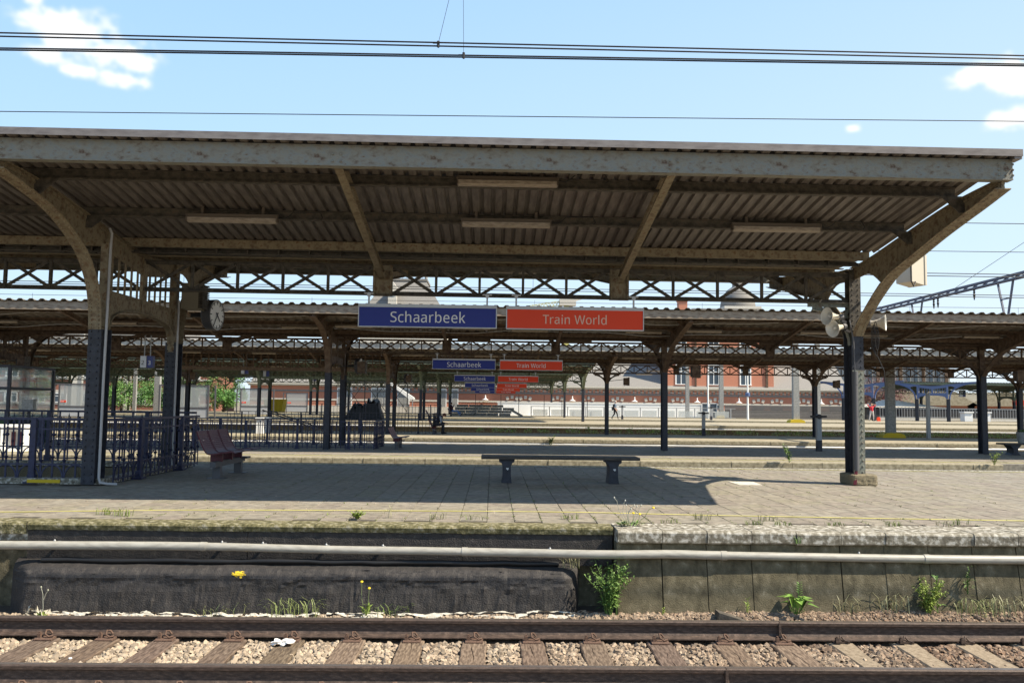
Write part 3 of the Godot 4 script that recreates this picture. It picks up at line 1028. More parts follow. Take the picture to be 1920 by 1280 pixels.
func canopy(label: String, idx: int, x0: float, x1: float, singles: Array, pairs: Array, paint: Material, beam: Material, iron: Material, det: int) -> Node3D:
	var zc: float = PZ[idx]
	var yb: float = PY[idx]
	var cn := thing("platform_canopy", label, "canopy", Vector3(0, 0, -zc))
	if det > 1:
		cn.rotation.z = deg_to_rad(-0.2)
	var b: MB
	# roof
	var pitch := 0.165 if det > 1 else 0.35
	var depth := 0.042 if det > 1 else 0.062
	var w := 6 * pitch
	var n := int(ceil((x1 + 0.12 - x0) / w))
	for s in [1.0, -1.0]:
		var sm := sheet_mesh(pitch, 6, depth, s)
		for k in n:
			mi("roof_sheet", sm, M.sheet if det > 1 else M.sheet_old, cn, Vector3(x1 + (-0.04 if det > 1 else 0.12) - w * (k + 1), 0, 0))
	# beams
	for s in [1.0, -1.0]:
		b = MB.new()
		b.ibeam(x0, x1 - 0.02, 4.195, 4.455, 4.52 * s, 0.13, 0.016, 0.014)
		b.span(Vector3(x0, 4.211, (4.527 * s)), Vector3(x1 - 0.02, 4.439, 4.578 * s))
		if det > 1:
			for x in pairs + singles:
				for r in 3:
					for q in 3:
						b.rivet(Vector3(x - 0.09 + q * 0.09, 4.255 + r * 0.07, 4.579 * s), Vector3(0, 0, s), 0.018)
			for x in mids_of(pairs + singles, x0, x1):
				for r in 2:
					for q in 2:
						b.rivet(Vector3(x - 0.05 + q * 0.1, 4.25 + r * 0.09, 4.579 * s), Vector3(0, 0, s), 0.02)
		ob("edge_beam", b, beam, cn)
		for u in [3.6, 2.15]:
			b = MB.new()
			var top: float = roof_y(u) - 0.004
			b.ibeam(x0, x1 - 0.22, top - 0.125, top, u * s, 0.09, 0.012, 0.012)
			var pu := ob("purlin", b, iron, cn)
			if det > 1:
				b = MB.new()
				b.span(Vector3(x0, top - 0.137, u * s - 0.047), Vector3(x1 - 0.22, top - 0.124, u * s + 0.047))
				ob("purlin_flange", b, iron, pu)
		b = MB.new()
		b.span(Vector3(x0, 3.83, 0.70 * s), Vector3(x1 - 0.14, 3.972, 0.76 * s))
		ob("purlin", b, paint, cn)
		# cleats that hold the purlins up
		for u in [3.6, 2.15]:
			b = MB.new()
			var yt := roof_y(u) - 0.13
			var yl := at_u(ARM_T, u) - 0.02
			for sx in [-1.0, 1.0]:
				b.prism(PackedVector2Array([Vector2(0.0, yl - 0.16), Vector2(0.09, yl - 0.16), Vector2(0.34, yt), Vector2(0.0, yt)]), Vector3(0, 0, (u + 0.05) * s), Vector3.RIGHT * sx, Vector3.UP, Vector3.BACK * 0.014)
			var cleat := b.mesh()
			for x in pairs + singles:
				mi("purlin_cleat", cleat, iron, cn, Vector3(x, 0, 0))
	if det > 1:
		b = MB.new()
		b.span(Vector3(x0, 4.456, 4.535), Vector3(x1, 4.51, 4.565))
		ob("closure_strip", b, M.dark, cn)
		b = MB.new()
		b.prism(PackedVector2Array([Vector2(4.685, 4.470), Vector2(4.685, 4.56), Vector2(4.50, 4.56), Vector2(4.50, 4.55), Vector2(4.677, 4.55), Vector2(4.677, 4.470)]), Vector3((x0 + x1 + 0.05) * 0.5, 0, 0), Vector3.BACK, Vector3.UP, Vector3.RIGHT * (x1 + 0.05 - x0))
		b.span(Vector3(x1 - 0.05, 4.44, 4.5), Vector3(x1 + 0.045, 4.549, 4.672))
		ob("edge_trim", b, M.trim, cn)
	# valley gutter and ducts over the girder
	b = MB.new()
	b.span(Vector3(x0, 3.90, -0.69), Vector3(x1 - 0.14, 3.915, 0.69))
	b.span(Vector3(x0, 3.915, 0.66), Vector3(x1 - 0.3, 4.03, 0.69))
	b.span(Vector3(x0, 3.915, -0.69), Vector3(x1 - 0.3, 4.03, -0.66))
	ob("valley_gutter", b, iron, cn)
	b = MB.new()
	for q in [[3.80, 0.5, 0.05], [3.84, 0.42, 0.03], [3.765, 0.56, 0.02]]:
		b.span(Vector3(x0, q[0] - q[2] / 2, q[1] - 0.02), Vector3(x1 - 0.22, q[0] + q[2] / 2, q[1] + 0.02))
	if det > 1:
		var x := x0 + 0.2
		while x < x1 - 0.5:
			b.span(Vector3(x, 3.755, 0.395), Vector3(x + 0.02, 3.9, 0.59))
			x += 0.52
	ob("cable_duct", b, iron, cn)
	b = MB.new()
	b.span(Vector3(x0, 3.745, 0.26), Vector3(x1 - 0.4, 3.757, 0.34))
	ob("conduit", b, paint, cn)
	# lattice girder
	b = MB.new()
	for q in [[3.655, 3.715], [3.19, 3.25]]:
		for s in [-1.0, 1.0]:
			b.span(Vector3(x0, q[0], s * 0.012), Vector3(x1 - 0.1, q[1], s * 0.022))
			var yy: float = q[1] if q[0] > 3.4 else q[0]
			b.span(Vector3(x0, yy - 0.006, s * 0.022), Vector3(x1 - 0.1, yy + 0.006, s * 0.075))
	var lg := ob("lattice_girder", b, iron, cn)
	var mids: Array = mids_of(pairs + singles, x0, x1)
	var stops: Array = mids + pairs + singles
	stops.sort()
	b = MB.new()
	for sx in [-1.0, 1.0]:
		b.box(Vector3(0, 3.45, sx * 0.03), Vector3(0.34, 0.56, 0.014))
		b.box(Vector3(sx * 0.155, 3.45, 0.0), Vector3(0.014, 0.56, 0.09))
		b.box(Vector3(sx * 0.14, 3.45, 0.05), Vector3(0.03, 0.56, 0.03))
		if det > 1:
			for k in 6:
				b.rivet(Vector3(sx * 0.14, 3.22 + k * 0.09, 0.065), Vector3.BACK, 0.014)
	var plate := b.mesh()
	for x in mids:
		mi("girder_plate", plate, paint if det > 1 else iron, cn, Vector3(x, 0, 0))
	b = MB.new()
	b.span(Vector3(-0.022, 3.2, -0.03), Vector3(0.022, 3.7, 0.03))
	var postm := b.mesh()
	var bays := []
	var edges := [x0] + stops + [x1 - 0.1]
	for k in edges.size() - 1:
		var a: float = edges[k] + (0.17 if edges[k] in mids else 0.05)
		var e: float = edges[k + 1] - (0.17 if edges[k + 1] in mids else 0.05)
		var cnt := roundi((e - a) / 0.765)
		if cnt < 1:
			continue
		var bw := (e - a) / cnt
		for j in cnt:
			bays.append([a + bw * j, bw, j])
	for q in bays:
		if q[2] > 0:
			mi("post", postm, iron, lg, Vector3(q[0], 0, 0))
		var key := "brace%d%d" % [roundi(q[1] * 100), det]
		if not mcache.has(key):
			var hw: float = q[1] * 0.5 - 0.02
			for s in [-1.0, 1.0]:
				b = MB.new()
				b.bar(Vector3(-hw * s, 3.22, s * 0.017), Vector3(hw * s, 3.685, s * 0.017), 0.012, 0.056, Vector3.UP)
				if det > 1 and s > 0:
					b.rivet(Vector3(0, 3.4525, 0.024), Vector3.BACK, 0.025)
					b.rivet(Vector3(-hw + 0.03, 3.235, 0.024), Vector3.BACK, 0.016)
					b.rivet(Vector3(hw - 0.03, 3.67, 0.024), Vector3.BACK, 0.016)
				mcache[key + str(s)] = b.mesh()
			mcache[key] = true
		mi("brace", mcache[key + "1.0"], iron, lg, Vector3(q[0] + q[1] * 0.5, 0, 0))
		mi("brace", mcache[key + "-1.0"], iron, lg, Vector3(q[0] + q[1] * 0.5, 0, 0))
	# straight rafters at the thirds of each bay
	for s in [1.0, -1.0]:
		b = MB.new()
		var A := Vector3(0, 3.46, 0.1 * s)
		var B := Vector3(0, 4.21, 4.47 * s)
		var C := A.lerp(B, 0.13)
		var D := Vector3(0, 3.62, 0.1 * s)
		b.bar(A + Vector3(0, 0.062, 0), B + Vector3(0, 0.03, -0.3 * s), 0.012, 0.11)
		b.bar(A + Vector3(0, 0.12, 0), B + Vector3(0, 0.085, -0.5 * s), 0.09, 0.01)
		var rm := b.mesh()
		b = MB.new()
		b.bar(A, B, 0.105, 0.014)
		var rl := b.mesh()
		for x in mids:
			var ra := mi("rafter", rm, paint, cn, Vector3(x, 0, 0))
			mi("flange", rl, paint, ra)
	# columns
	for x in singles:
		var low := column_mb(yb + 0.02, 2.66, 0.18, -0.18, det)
		if det > 1:
			ob("column", column_mb(yb + 0.17, 2.0, 0.178, -0.18, 1), M.navy, cn, Vector3(x, 0, 0))
			b = MB.new()
			b.box(Vector3(0, (yb + 2.17) * 0.5, 0.182), Vector3(0.204, 1.83, 0.01))
			for k in 18:
				for sx in [-0.055, 0.055]:
					b.rivet(Vector3(sx, 0.24 + k * 0.1, 0.187), Vector3.BACK, 0.021)
			ob("column_plate", b, M.worn, cn, Vector3(x, 0, 0))
			ob("column", column_mb(2.0, 2.66, 0.181, -0.181, 1), M.navy, cn, Vector3(x, 0, 0))
		else:
			ob("column", low, M.navy, cn, Vector3(x, 0, 0))
		b = column_mb(2.66, 3.78, 0.10, -0.10, 0)
		if det > 1:
			for k in 12:
				for sx in [-0.05, 0.05]:
					b.rivet(Vector3(sx, 2.7 + k * 0.09, 0.1), Vector3.BACK, 0.016)
		ob("column_head", b, iron, cn, Vector3(x, 0, 0))
		for s in [1.0, -1.0]:
			var am := mi("arm", arm_mesh(false, s, det), paint, cn, Vector3(x, 0, 0))
			mi("flange", flange_mesh(false, s, det), paint, am)
		mi("knee_brace", knee_mesh(-1.0, det), paint if det < 2 else M.worn, cn, Vector3(x, 0, 0))
		if x < x1 - 2.0:
			mi("knee_brace", knee_mesh(1.0, det), paint, cn, Vector3(x, 0, 0))
	for x in pairs:
		for s in [1.0, -1.0]:
			ob("column", column_mb(yb, 2.38, 1.72 if s > 0 else -1.36, 1.36 if s > 0 else -1.72, 1 if det > 1 else 0), M.navy, cn, Vector3(x, 0, 0))
			var am := mi("arm", arm_mesh(true, s, det), paint, cn, Vector3(x, 0, 0))
			mi("flange", flange_mesh(true, s, det), paint, am)
		mi("portal_web", portal_mesh(det), paint, cn, Vector3(x, 0, 0))
	return cn

func mids_of(cols: Array, x0: float, x1: float) -> Array:
	var c := cols.duplicate()
	c.sort()
	var o := []
	for k in c.size() - 1:
		o.append(lerpf(c[k], c[k + 1], 1.0 / 3.0))
		o.append(lerpf(c[k], c[k + 1], 2.0 / 3.0))
	for q in [c[0] - 4.13, c[0] - 8.26]:
		if q > x0 + 0.5:
			o.append(q)
	for q in [c[-1] + 4.13, c[-1] + 8.26]:
		if q < x1 - 0.5:
			o.append(q)
	o.sort()
	return o

func build_canopies() -> void:
	canopy("nearest platform canopy, corrugated butterfly roof with peeling grey edge beam and riveted arms", 0, -20.0, 6.45, [6.34], [-6.14, -18.5], M.paint, M.fascia, M.iron, 2)
	canopy("second canopy back, brown edge beam under scalloped corrugated sheets, on dark riveted columns", 1, -33.0, 33.0, [6.5, 18.75, 31.0], [-5.95, -18.4, -30.8], M.brown, M.beam2, M.brown, 1)
	canopy("third canopy back, brown ironwork seen under and through the second canopy", 2, -45.0, 45.0, [6.65, 18.95, 31.2, 43.5], [-5.95, -18.3, -30.7, -43.0], M.brown, M.beam3, M.brown, 1)
	canopy("fourth canopy back, its dark green girder ends right of the red sign", 3, -56.0, 7.5, [7.1], [-5.6, -18.0, -30.4, -42.8], M.green, M.green, M.green, 0)
	canopy("fifth canopy back, green ironwork small between the name signs and the building", 4, -46.0, 7.5, [7.1], [-5.4, -17.8, -30.2, -42.6], M.green, M.green, M.green, 0)
	canopy("farthest green canopy before the brick station building", 5, -19.0, 7.5, [7.0], [-5.2, -17.6], M.green, M.green, M.green, 0)
	# girders over the stair wells of the farther platforms
	for q in [[2, -18.3, -5.95, "tan girder with upright bars above the stair well, third platform", M.brown], [3, -18.0, -5.6, "pale green girder with upright bars above the stair well, fourth platform", M.green]]:
		var zc: float = PZ[q[0]]
		var g := thing("stairwell_girder", q[3], "girder", Vector3(0, 0, -zc + 1.5))
		var b := MB.new()
		b.span(Vector3(q[1] + 0.2, 3.05, -0.06), Vector3(q[2] - 0.2, 3.25, 0.06))
		ob("lower_flange", b, q[4], g)
		b = MB.new()
		b.span(Vector3(q[1] + 0.2, 4.0, -0.06), Vector3(q[2] - 0.2, 4.12, 0.06))
		ob("upper_flange", b, q[4], g)
		b = MB.new()
		b.span(Vector3(-0.03, 3.25, -0.03), Vector3(0.03, 4.0, 0.03))
		var m := b.mesh()
		var x: float = q[1] + 0.5
		while x < q[2] - 0.3:
			mi("upright_bar", m, q[4], g, Vector3(x, 0, 0))
			x += 0.42
	# concrete block under the near single column
	var f := thing("column_footing", "rough pebbly concrete block under the riveted column at right", "concrete block", Vector3(6.37, 0, -14.84))
	var b := MB.new()
	var nz := FastNoiseLite.new()
	nz.seed = 4
	nz.frequency = 5.0
	for face in 5:
		var N := 12
		var P := []
		for i in N + 1:
			var row := []
			for j in N + 1:
				var a := i / float(N) * 2.0 - 1.0
				var c := j / float(N) * 2.0 - 1.0
				var p: Vector3 = [Vector3(a, 1, c), Vector3(a, c, 1), Vector3(a, c, -1), Vector3(1, a, c), Vector3(-1, a, c)][face]
				var l := pow(pow(absf(p.x), 10) + pow(absf(p.y), 10) + pow(absf(p.z), 10), 0.1)
				p = p / l * Vector3(0.225, 0.1, 0.30) + Vector3(0, 0.09, 0)
				p += p.normalized() * 0.012 * nz.get_noise_3d(p.x * 3, p.y * 3, p.z * 3)
				row.append(p)
			P.append(row)
		for i in N:
			for j in N:
				b.quadn(P[i][j], P[i + 1][j], P[i + 1][j + 1], P[i][j + 1], (P[i][j] + P[i + 1][j + 1]) * 0.5 - Vector3(0, 0.09, 0))
	ob("block", b, M.block, f)
	b = MB.new()
	b.bar(Vector3(-0.12, 0.24, 0.2), Vector3(-0.2, 0.02, 0.33), 0.05, 0.02)
	ob("red_strap", b, M.red_seat, f)

# ---------------------------------------------------------------- track
func rail_prism(b: MB, x0: float, x1: float, z: float) -> void:
	# Vignole section: foot, web, head; y is measured from the rail top
	var s := [Vector2(-0.07, -0.172), Vector2(0.07, -0.172), Vector2(0.07, -0.162), Vector2(0.02, -0.142), Vector2(0.0085, -0.12), Vector2(0.0085, -0.05), Vector2(0.034, -0.038), Vector2(0.036, -0.012), Vector2(0.028, -0.0015), Vector2(-0.028, -0.0015), Vector2(-0.036, -0.012), Vector2(-0.034, -0.038), Vector2(-0.0085, -0.05), Vector2(-0.0085, -0.12), Vector2(-0.02, -0.142), Vector2(-0.07, -0.162)]
	b.prism(PackedVector2Array(s), Vector3((x0 + x1) * 0.5, -0.8, z), Vector3.BACK, Vector3.UP, Vector3.RIGHT * (x1 - x0))

func build_track() -> void:
	var b: MB
	for q in [[-7.075, "near rail of the track in front, cut off by the bottom of the photo", [-14.0, 1.92, 14.0]], [-8.58, "far rail of the track in front, beside the dark platform wall", [-14.0, 2.86, 14.0]]]:
		var t := thing("rail", q[1], "rail", Vector3(0, 0, 0))
		for k in 2:
			b = MB.new()
			rail_prism(b, q[2][k], q[2][k + 1] - 0.006, q[0])
			ob("rail_length", b, M.rail_rust, t)
			b = MB.new()
			b.span(Vector3(q[2][k], -0.8015, q[0] - 0.026), Vector3(q[2][k + 1] - 0.006, -0.7995, q[0] + 0.026))
			ob("running_surface", b, M.rail_top, t)
		b = MB.new()
		b.span(Vector3(q[2][1] - 0.012, -0.965, q[0] - 0.03), Vector3(q[2][1] + 0.012, -0.81, q[0] + 0.045))
		b.tube([Vector3(q[2][1], -0.96, q[0] + 0.075), Vector3(q[2][1] + 0.01, -0.93, q[0] + 0.03), Vector3(q[2][1], -0.86, q[0] + 0.022)], 0.014, 6)
		ob("weld_collar", b, M.rail_rust, t)
	# sleepers, with base plates and spring clips
	var xs := [-6.05, -5.45, -4.85, -4.27, -3.70, -3.12, -2.47, -1.92, -1.34, -0.76, -0.16, 0.41, 0.99, 1.65, 2.29, 2.87, 3.46, 4.08, 4.69, 5.30, 5.91]
	var r := RandomNumberGenerator.new()
	r.seed = 8
	for i in xs.size():
		var conc := i >= 16
		var looks := ["dark cracked", "greyish worn", "brown weathered"]
		var lab := "pale curved concrete sleeper, %s of the five at the right end" % nth(i - 16) if conc else "%s timber sleeper between the rails, %s from the left end of the track" % [looks[i % 3], nth(i)]
		var t := thing("sleeper", lab, "sleeper", Vector3(xs[i], -0.99, -7.83), "sleepers under the near track")
		t.rotation.y = r.randf_range(-0.012, 0.012)
		b = MB.new()
		var tint := r.randf_range(0.72, 1.08)
		b.col = Color(tint, tint * r.randf_range(0.96, 1.03), tint * r.randf_range(0.94, 1.04))
		if conc:
			b.col = Color(1, 1, 1) * r.randf_range(0.92, 1.02)
			var prev := []
			for k in 25:
				var u := k / 24.0
				var z := lerpf(1.25, -1.25, u)
				var m := clampf(1.0 - absf(absf(z) - 0.75) / 0.55, 0.0, 1.0)
				m = m * m * (3.0 - 2.0 * m)
				var hw := lerpf(0.108, 0.13, m)
				var top := lerpf(-0.014, 0.0, m)
				var row := [Vector3(-hw - 0.03, -0.2, z), Vector3(-hw, top - 0.015, z), Vector3(-hw + 0.015, top, z), Vector3(hw - 0.015, top, z), Vector3(hw, top - 0.015, z), Vector3(hw + 0.03, -0.2, z)]
				if k:
					for j in 5:
						b.quadn(prev[j], row[j], row[j + 1], prev[j + 1], [Vector3(-1, 0.2, 0), Vector3(-1, 1, 0), Vector3.UP, Vector3(1, 1, 0), Vector3(1, 0.2, 0)][j])
				prev = row
			ob("body", b, M.sleeper_conc, t)
		else:
			var prev := []
			var hw := r.randf_range(0.115, 0.132)
			for k in 31:
				var z := lerpf(1.28, -1.28, k / 30.0)
				var e1 := 0.008 * wallnoise.get_noise_2d(z * 4.0, i * 9.0)
				var e2 := 0.008 * wallnoise.get_noise_2d(z * 4.0, i * 9.0 + 50.0)
				var y := 0.006 * wallnoise.get_noise_2d(z * 2.0, i * 7.0 + 20.0)
				# a season crack along the top, open in places
				var cx := (0.4 * wallnoise.get_noise_2d(z * 1.5, i * 5.0)) * hw
				var cd := 0.012 * clampf(wallnoise.get_noise_2d(z * 3.0, i * 3.0 + 90.0) * 4.0 + 0.3, 0.0, 1.0)
				var row := [Vector3(-hw + e1, -0.16, z), Vector3(-hw + e1, y - 0.008, z), Vector3(-hw + e1 + 0.01, y, z), Vector3(cx - 0.004, y, z), Vector3(cx, y - cd, z), Vector3(cx + 0.004, y, z), Vector3(hw + e2 - 0.01, y, z), Vector3(hw + e2, y - 0.008, z), Vector3(hw + e2, -0.16, z)]
				if k:
					for j in 8:
						b.quadn(prev[j], row[j], row[j + 1], prev[j + 1], [Vector3(-1, 0, 0), Vector3(-1, 1, 0), Vector3.UP, Vector3(1, 2, 0), Vector3(-1, 2, 0), Vector3.UP, Vector3(1, 1, 0), Vector3(1, 0, 0)][j])
				prev = row
			b.box(Vector3(0, -0.08, 1.279), Vector3(hw * 1.9, 0.15, 0.004))
			ob("body", b, M.wood, t)
			if i == 3 or i == 4:
				b = MB.new()
				b.lathe([Vector2(0.016, 0.0), Vector2(0.014, 0.008), Vector2(0.0, 0.01)], 8, Transform3D(Basis(), Vector3(-0.03, 0.002, 0.18 - 0.2 * (i - 3))))
				ob("pale_stud", b, M.white, t)
		for z in [-0.75, 0.755]:
			var mm: Material = M.rust if not conc else M.rail_rust
			b = MB.new()
			if not conc:
				b.prism(PackedVector2Array([Vector2(-0.17, 0.003), Vector2(0.17, 0.003), Vector2(0.17, 0.012), Vector2(0.07, 0.022), Vector2(-0.07, 0.022), Vector2(-0.17, 0.012)]), Vector3(0, 0, z), Vector3.BACK, Vector3.UP, Vector3.RIGHT * 0.17)
			else:
				b.box(Vector3(0, 0.009, z), Vector3(0.16, 0.014, 0.19))
			var bp := ob("base_plate", b, mm, t)
			for s in [-1.0, 1.0]:
				b = MB.new()
				var zz: float = z + s * 0.095
				if conc:
					b.tube([Vector3(-0.055, 0.02, zz), Vector3(-0.03, 0.045, zz + s * 0.012), Vector3(-0.012, 0.075, zz - s * 0.01), Vector3(0.004, 0.06, zz - s * 0.03), Vector3(0.03, 0.03, zz - s * 0.012), Vector3(0.07, 0.022, zz + s * 0.015)], 0.0085, 6)
					b.box(Vector3(-0.04, 0.022, zz + s * 0.01), Vector3(0.06, 0.02, 0.04))
				else:
					b.tube([Vector3(0.075, 0.035, zz + s * 0.01), Vector3(0.04, 0.028, zz + s * 0.03), Vector3(0.0, 0.05, zz + s * 0.018), Vector3(-0.004, 0.08, zz - s * 0.012), Vector3(0.02, 0.075, zz - s * 0.03), Vector3(0.045, 0.045, zz - s * 0.03)], 0.0095, 6)
				ob("spring_clip", b, mm, bp)
				b = MB.new()
				b.box(Vector3(-0.055, 0.035, zz + s * 0.012), Vector3(0.03, 0.045, 0.035))
				b.box(Vector3(-0.055, 0.064, zz + s * 0.012), Vector3(0.018, 0.015, 0.02))
				ob("screw", b, mm, bp)
	# ballast: a bed, and broken stones on it
	b = MB.new()
	var nx := 160
	var nz := 20
	var P := []
	for i in nx + 1:
		var row := PackedVector3Array()
		for k in nz + 1:
			row.append(bed(lerpf(-16.0, 16.0, i / float(nx)), lerpf(5.4, 9.6, k / float(nz))))
		P.append(row)
	for i in nx:
		for k in nz:
			b.quadn(P[i][k], P[i][k + 1], P[i + 1][k + 1], P[i + 1][k], Vector3.UP)
	tag(struct(ob("ballast_bed", b, M.ballast_base)), "bed of broken stone under the near track", "ground")
	var meshes := []
	for q in 4:
		var m := MB.new()
		var pts := []
		for k in 12:
			var a := TAU * k / 6.0
			pts.append(Vector3(cos(a) * r.randf_range(0.7, 1.15), (0.55 if k < 6 else -0.5) * r.randf_range(0.5, 1.1), sin(a) * r.randf_range(0.6, 1.0)))
		for k in 6:
			var a: Vector3 = pts[k]
			var c: Vector3 = pts[(k + 1) % 6]
			var d: Vector3 = pts[6 + (k + 1) % 6]
			var e: Vector3 = pts[6 + k]
			m.trin(a, c, d, (a + c + d)); m.trin(a, d, e, (a + d + e))
			m.trin(Vector3(0.1, 0.72, 0), a, c, Vector3.UP)
		meshes.append(m.mesh())
	for q in 4:
		var mm := MultiMesh.new()
		mm.transform_format = MultiMesh.TRANSFORM_3D
		mm.use_colors = true
		mm.mesh = meshes[q]
		var tr := []
		var cs := []
		for i in 19000:
			var x := r.randf_range(-7.2, 7.2)
			var z := r.randf_range(6.3, 9.0) if i % 4 else r.randf_range(8.6, 9.03)
			var p := bed(x, z)
			var inside := false
			for sx in xs:
				if absf(x - sx) < 0.135 and z > 6.5 and z < 8.7 and (r.randf() > 0.03 or z > 8.3):
					inside = true
			if inside or absf(z - 7.075) < 0.085 or absf(z - 8.58) < 0.085:
				continue
			if z > 8.98 and x > -5.0 and x < 0.9:
				continue
			var s := (r.randf_range(0.012, 0.034) if r.randf() > 0.04 else r.randf_range(0.034, 0.046)) if z < 8.7 else r.randf_range(0.013, 0.031)
			p.y += r.randf_range(-0.012, 0.012)
			tr.append(Transform3D(Basis.from_euler(Vector3(r.randf() * 1.2, r.randf() * TAU, r.randf() * 1.2)).scaled(Vector3.ONE * s), p))
			# warm tan stones, browner with brake dust towards the right
			var brown := clampf(0.36 + 0.11 * (x - 1.0) + 0.35 * wallnoise.get_noise_2d(x * 0.6, z * 0.9), 0.05, 0.8)
			if z > 8.7:
				brown = clampf(0.32 + 0.1 * x, 0.15, 0.7)
			var c := Color(1.0, 0.97, 0.92).lerp(Color(0.46, 0.34, 0.28), clampf(brown + r.randf_range(-0.22, 0.22), 0.0, 1.0))
			c = c * r.randf_range(0.45, 1.1)
			c.a = 1.0
			cs.append(c)
		mm.instance_count = tr.size()
		for i in tr.size():
			mm.set_instance_transform(i, tr[i])
			mm.set_instance_color(i, cs[i])
		var o := MultiMeshInstance3D.new()
		o.name = numbered("ballast")
		o.multimesh = mm
		o.material_override = M.stone
		add_child(o, true)
		tag(stuff(o), "broken tan and brown stones of the near track bed", "gravel")

func bed(x: float, z: float) -> Vector3:
	var y := -1.022 + 0.018 * wallnoise.get_noise_2d(x * 2.0, z * 2.0)
	if z > 8.62:
		y += smoothstep(8.62, 8.95, z) * (0.15 + 0.05 * clampf(x * 0.25, -0.6, 1.0))
	if z < 6.4:
		y -= (6.4 - z) * 0.1
	return Vector3(x, y, -z)

# ---------------------------------------------------------------- things along the platform wall
func build_wall_fittings() -> void:
	var b := MB.new()
	# the grey cable pipe, in lengths joined by sleeves
	var t := thing("cable_pipe", "long pale grey cable pipe running along the platform wall", "pipe", Vector3(0, -0.24, -9.2))
	var path := func(x: float) -> Vector3:
		var y := 0.0
		y += 0.02 * exp(-pow((x + 3.0) / 1.3, 2.0)) - 0.02 * smoothstep(-1.0, 0.4, x) + 0.012 * sin(x * 0.9) + 0.008 * exp(-pow((x - 1.9) / 0.3, 2.0))
		var z := 0.0
		z = 0.115 * smoothstep(0.0, 1.3, x) + 0.01 * sin(x * 0.8 + 1.0)
		return Vector3(x, y, z)
	var joints := [-14.0, -8.2, -3.06, -0.3, 2.43, 4.6, 9.0, 14.0]
	for k in joints.size() - 1:
		b = MB.new()
		var pts := []
		var n := 14
		for i in n + 1:
			pts.append(path.call(lerpf(joints[k], joints[k + 1] + (0.06 if i == n else 0.0), i / float(n))))
		b.tube(pts, [0.042, 0.045][k % 2], 14)
		ob("pipe_length", b, M.pipe, t)
		b = MB.new()
		var x: float = joints[k]
		b.tube([path.call(x - 0.012), path.call(x + 0.05)], 0.0485, 14)
		ob("sleeve", b, M.pipe, t)
	for x in [-4.6, -2.85, -2.42, -1.75, -1.15, 0.62, 3.9]:
		b = MB.new()
		var p: Vector3 = path.call(x)
		b.lathe([Vector2(0.011, 0.0), Vector2(0.013, 0.01), Vector2(0.006, 0.022), Vector2(0.0, 0.024)], 8, Transform3D(Basis(), p + Vector3(0, 0.04, -0.01)))
		b.box(p + Vector3(0, 0.02, -0.07), Vector3(0.03, 0.02, 0.1))
		ob("fixing_screw", b, M.galv, t)
	# rolled black tube lying on the ledge
	b = MB.new()
	var pts := []
	for i in 40:
		var x := lerpf(-4.72, 0.72, i / 39.0)
		pts.append(Vector3(x, -0.375 + 0.012 * wallnoise.get_noise_1d(x * 1.6), -9.21 - 0.015 * wallnoise.get_noise_1d(x * 2.0 + 40.0)))
	b.tube(pts, 0.028, 10)
	tag(ob("rubber_tube", b, M.black), "thin black tube lying along the top of the bitumen ledge", "tube")
	# torn fleece at the foot of the ledge
	b = MB.new()
	var prev := []
	for i in 161:
		var x := lerpf(-4.75, 0.98, i / 160.0)
		var w := 0.10 + 0.05 * wallnoise.get_noise_1d(x * 1.3) + 0.05 * exp(-pow((x + 1.9) / 1.1, 2.0))
		if x < -4.2:
			w *= 0.5
		var row := []
		for k in 7:
			var f := k / 6.0
			var z := 8.99 - f * w - 0.012 * wallnoise.get_noise_2d(x * 4.0, f * 3.0)
			var y := bed(x, z).y + 0.012 + 0.035 * sin(f * PI) * (0.6 + wallnoise.get_noise_1d(x * 2.2 + 8.0)) + 0.018 * wallnoise.get_noise_2d(x * 9.0, f * 5.0) - 0.01 * f
			row.append(Vector3(x + 0.03 * wallnoise.get_noise_2d(x * 7.0, f * 9.0), y + 0.022, -z))
		if i:
			for k in 6:
				if wallnoise.get_noise_2d(x * 2.6, k * 0.35 + 3.0) > 0.12 or (k > 2 and wallnoise.get_noise_2d(x * 1.1 + 70.0, k * 0.2) > 0.1):
					continue
				b.quadn(prev[k], row[k], row[k + 1], prev[k + 1], Vector3(0, 1, 0.4))
		prev = row
	tag(ob("torn_fleece", b, M.fleece), "pale torn sheet of geotextile at the foot of the bitumen ledge", "sheet")
	# crumpled clump at left
	b = MB.new()
	for k in 9:
		var c := Vector3(-4.62 + rf(-0.1, 0.12), -0.87 + rf(-0.02, 0.05), -8.9 + rf(-0.04, 0.04))
		var q := Basis.from_euler(Vector3(rf(0, 6), rf(0, 6), rf(0, 6)))
		for j in 4:
			var a := TAU * j / 4.0
			b.trin(c, c + q * Vector3(cos(a) * 0.07, 0.02 * sin(a * 2.0), sin(a) * 0.06), c + q * Vector3(cos(a + 1.5) * 0.06, -0.02, sin(a + 1.5) * 0.07), q.y)
	tag(ob("crumpled_rag", b, M.fleece), "crumpled pale rag on the stones at the left end of the ledge", "rag")
	b = MB.new()
	b.prism(PackedVector2Array([Vector2(0, 0), Vector2(0.48, 0), Vector2(0.40, 0.05), Vector2(0.02, 0.16)]), Vector3(2.3, -0.93, -8.86), Vector3(1, 0, 0.12), Vector3.UP, Vector3(0.0, 0.0, 0.16))
	tag(ob("timber_offcut", b, M.iron), "dark wedge of old timber in the stones beside the far rail", "timber")
	b = MB.new()
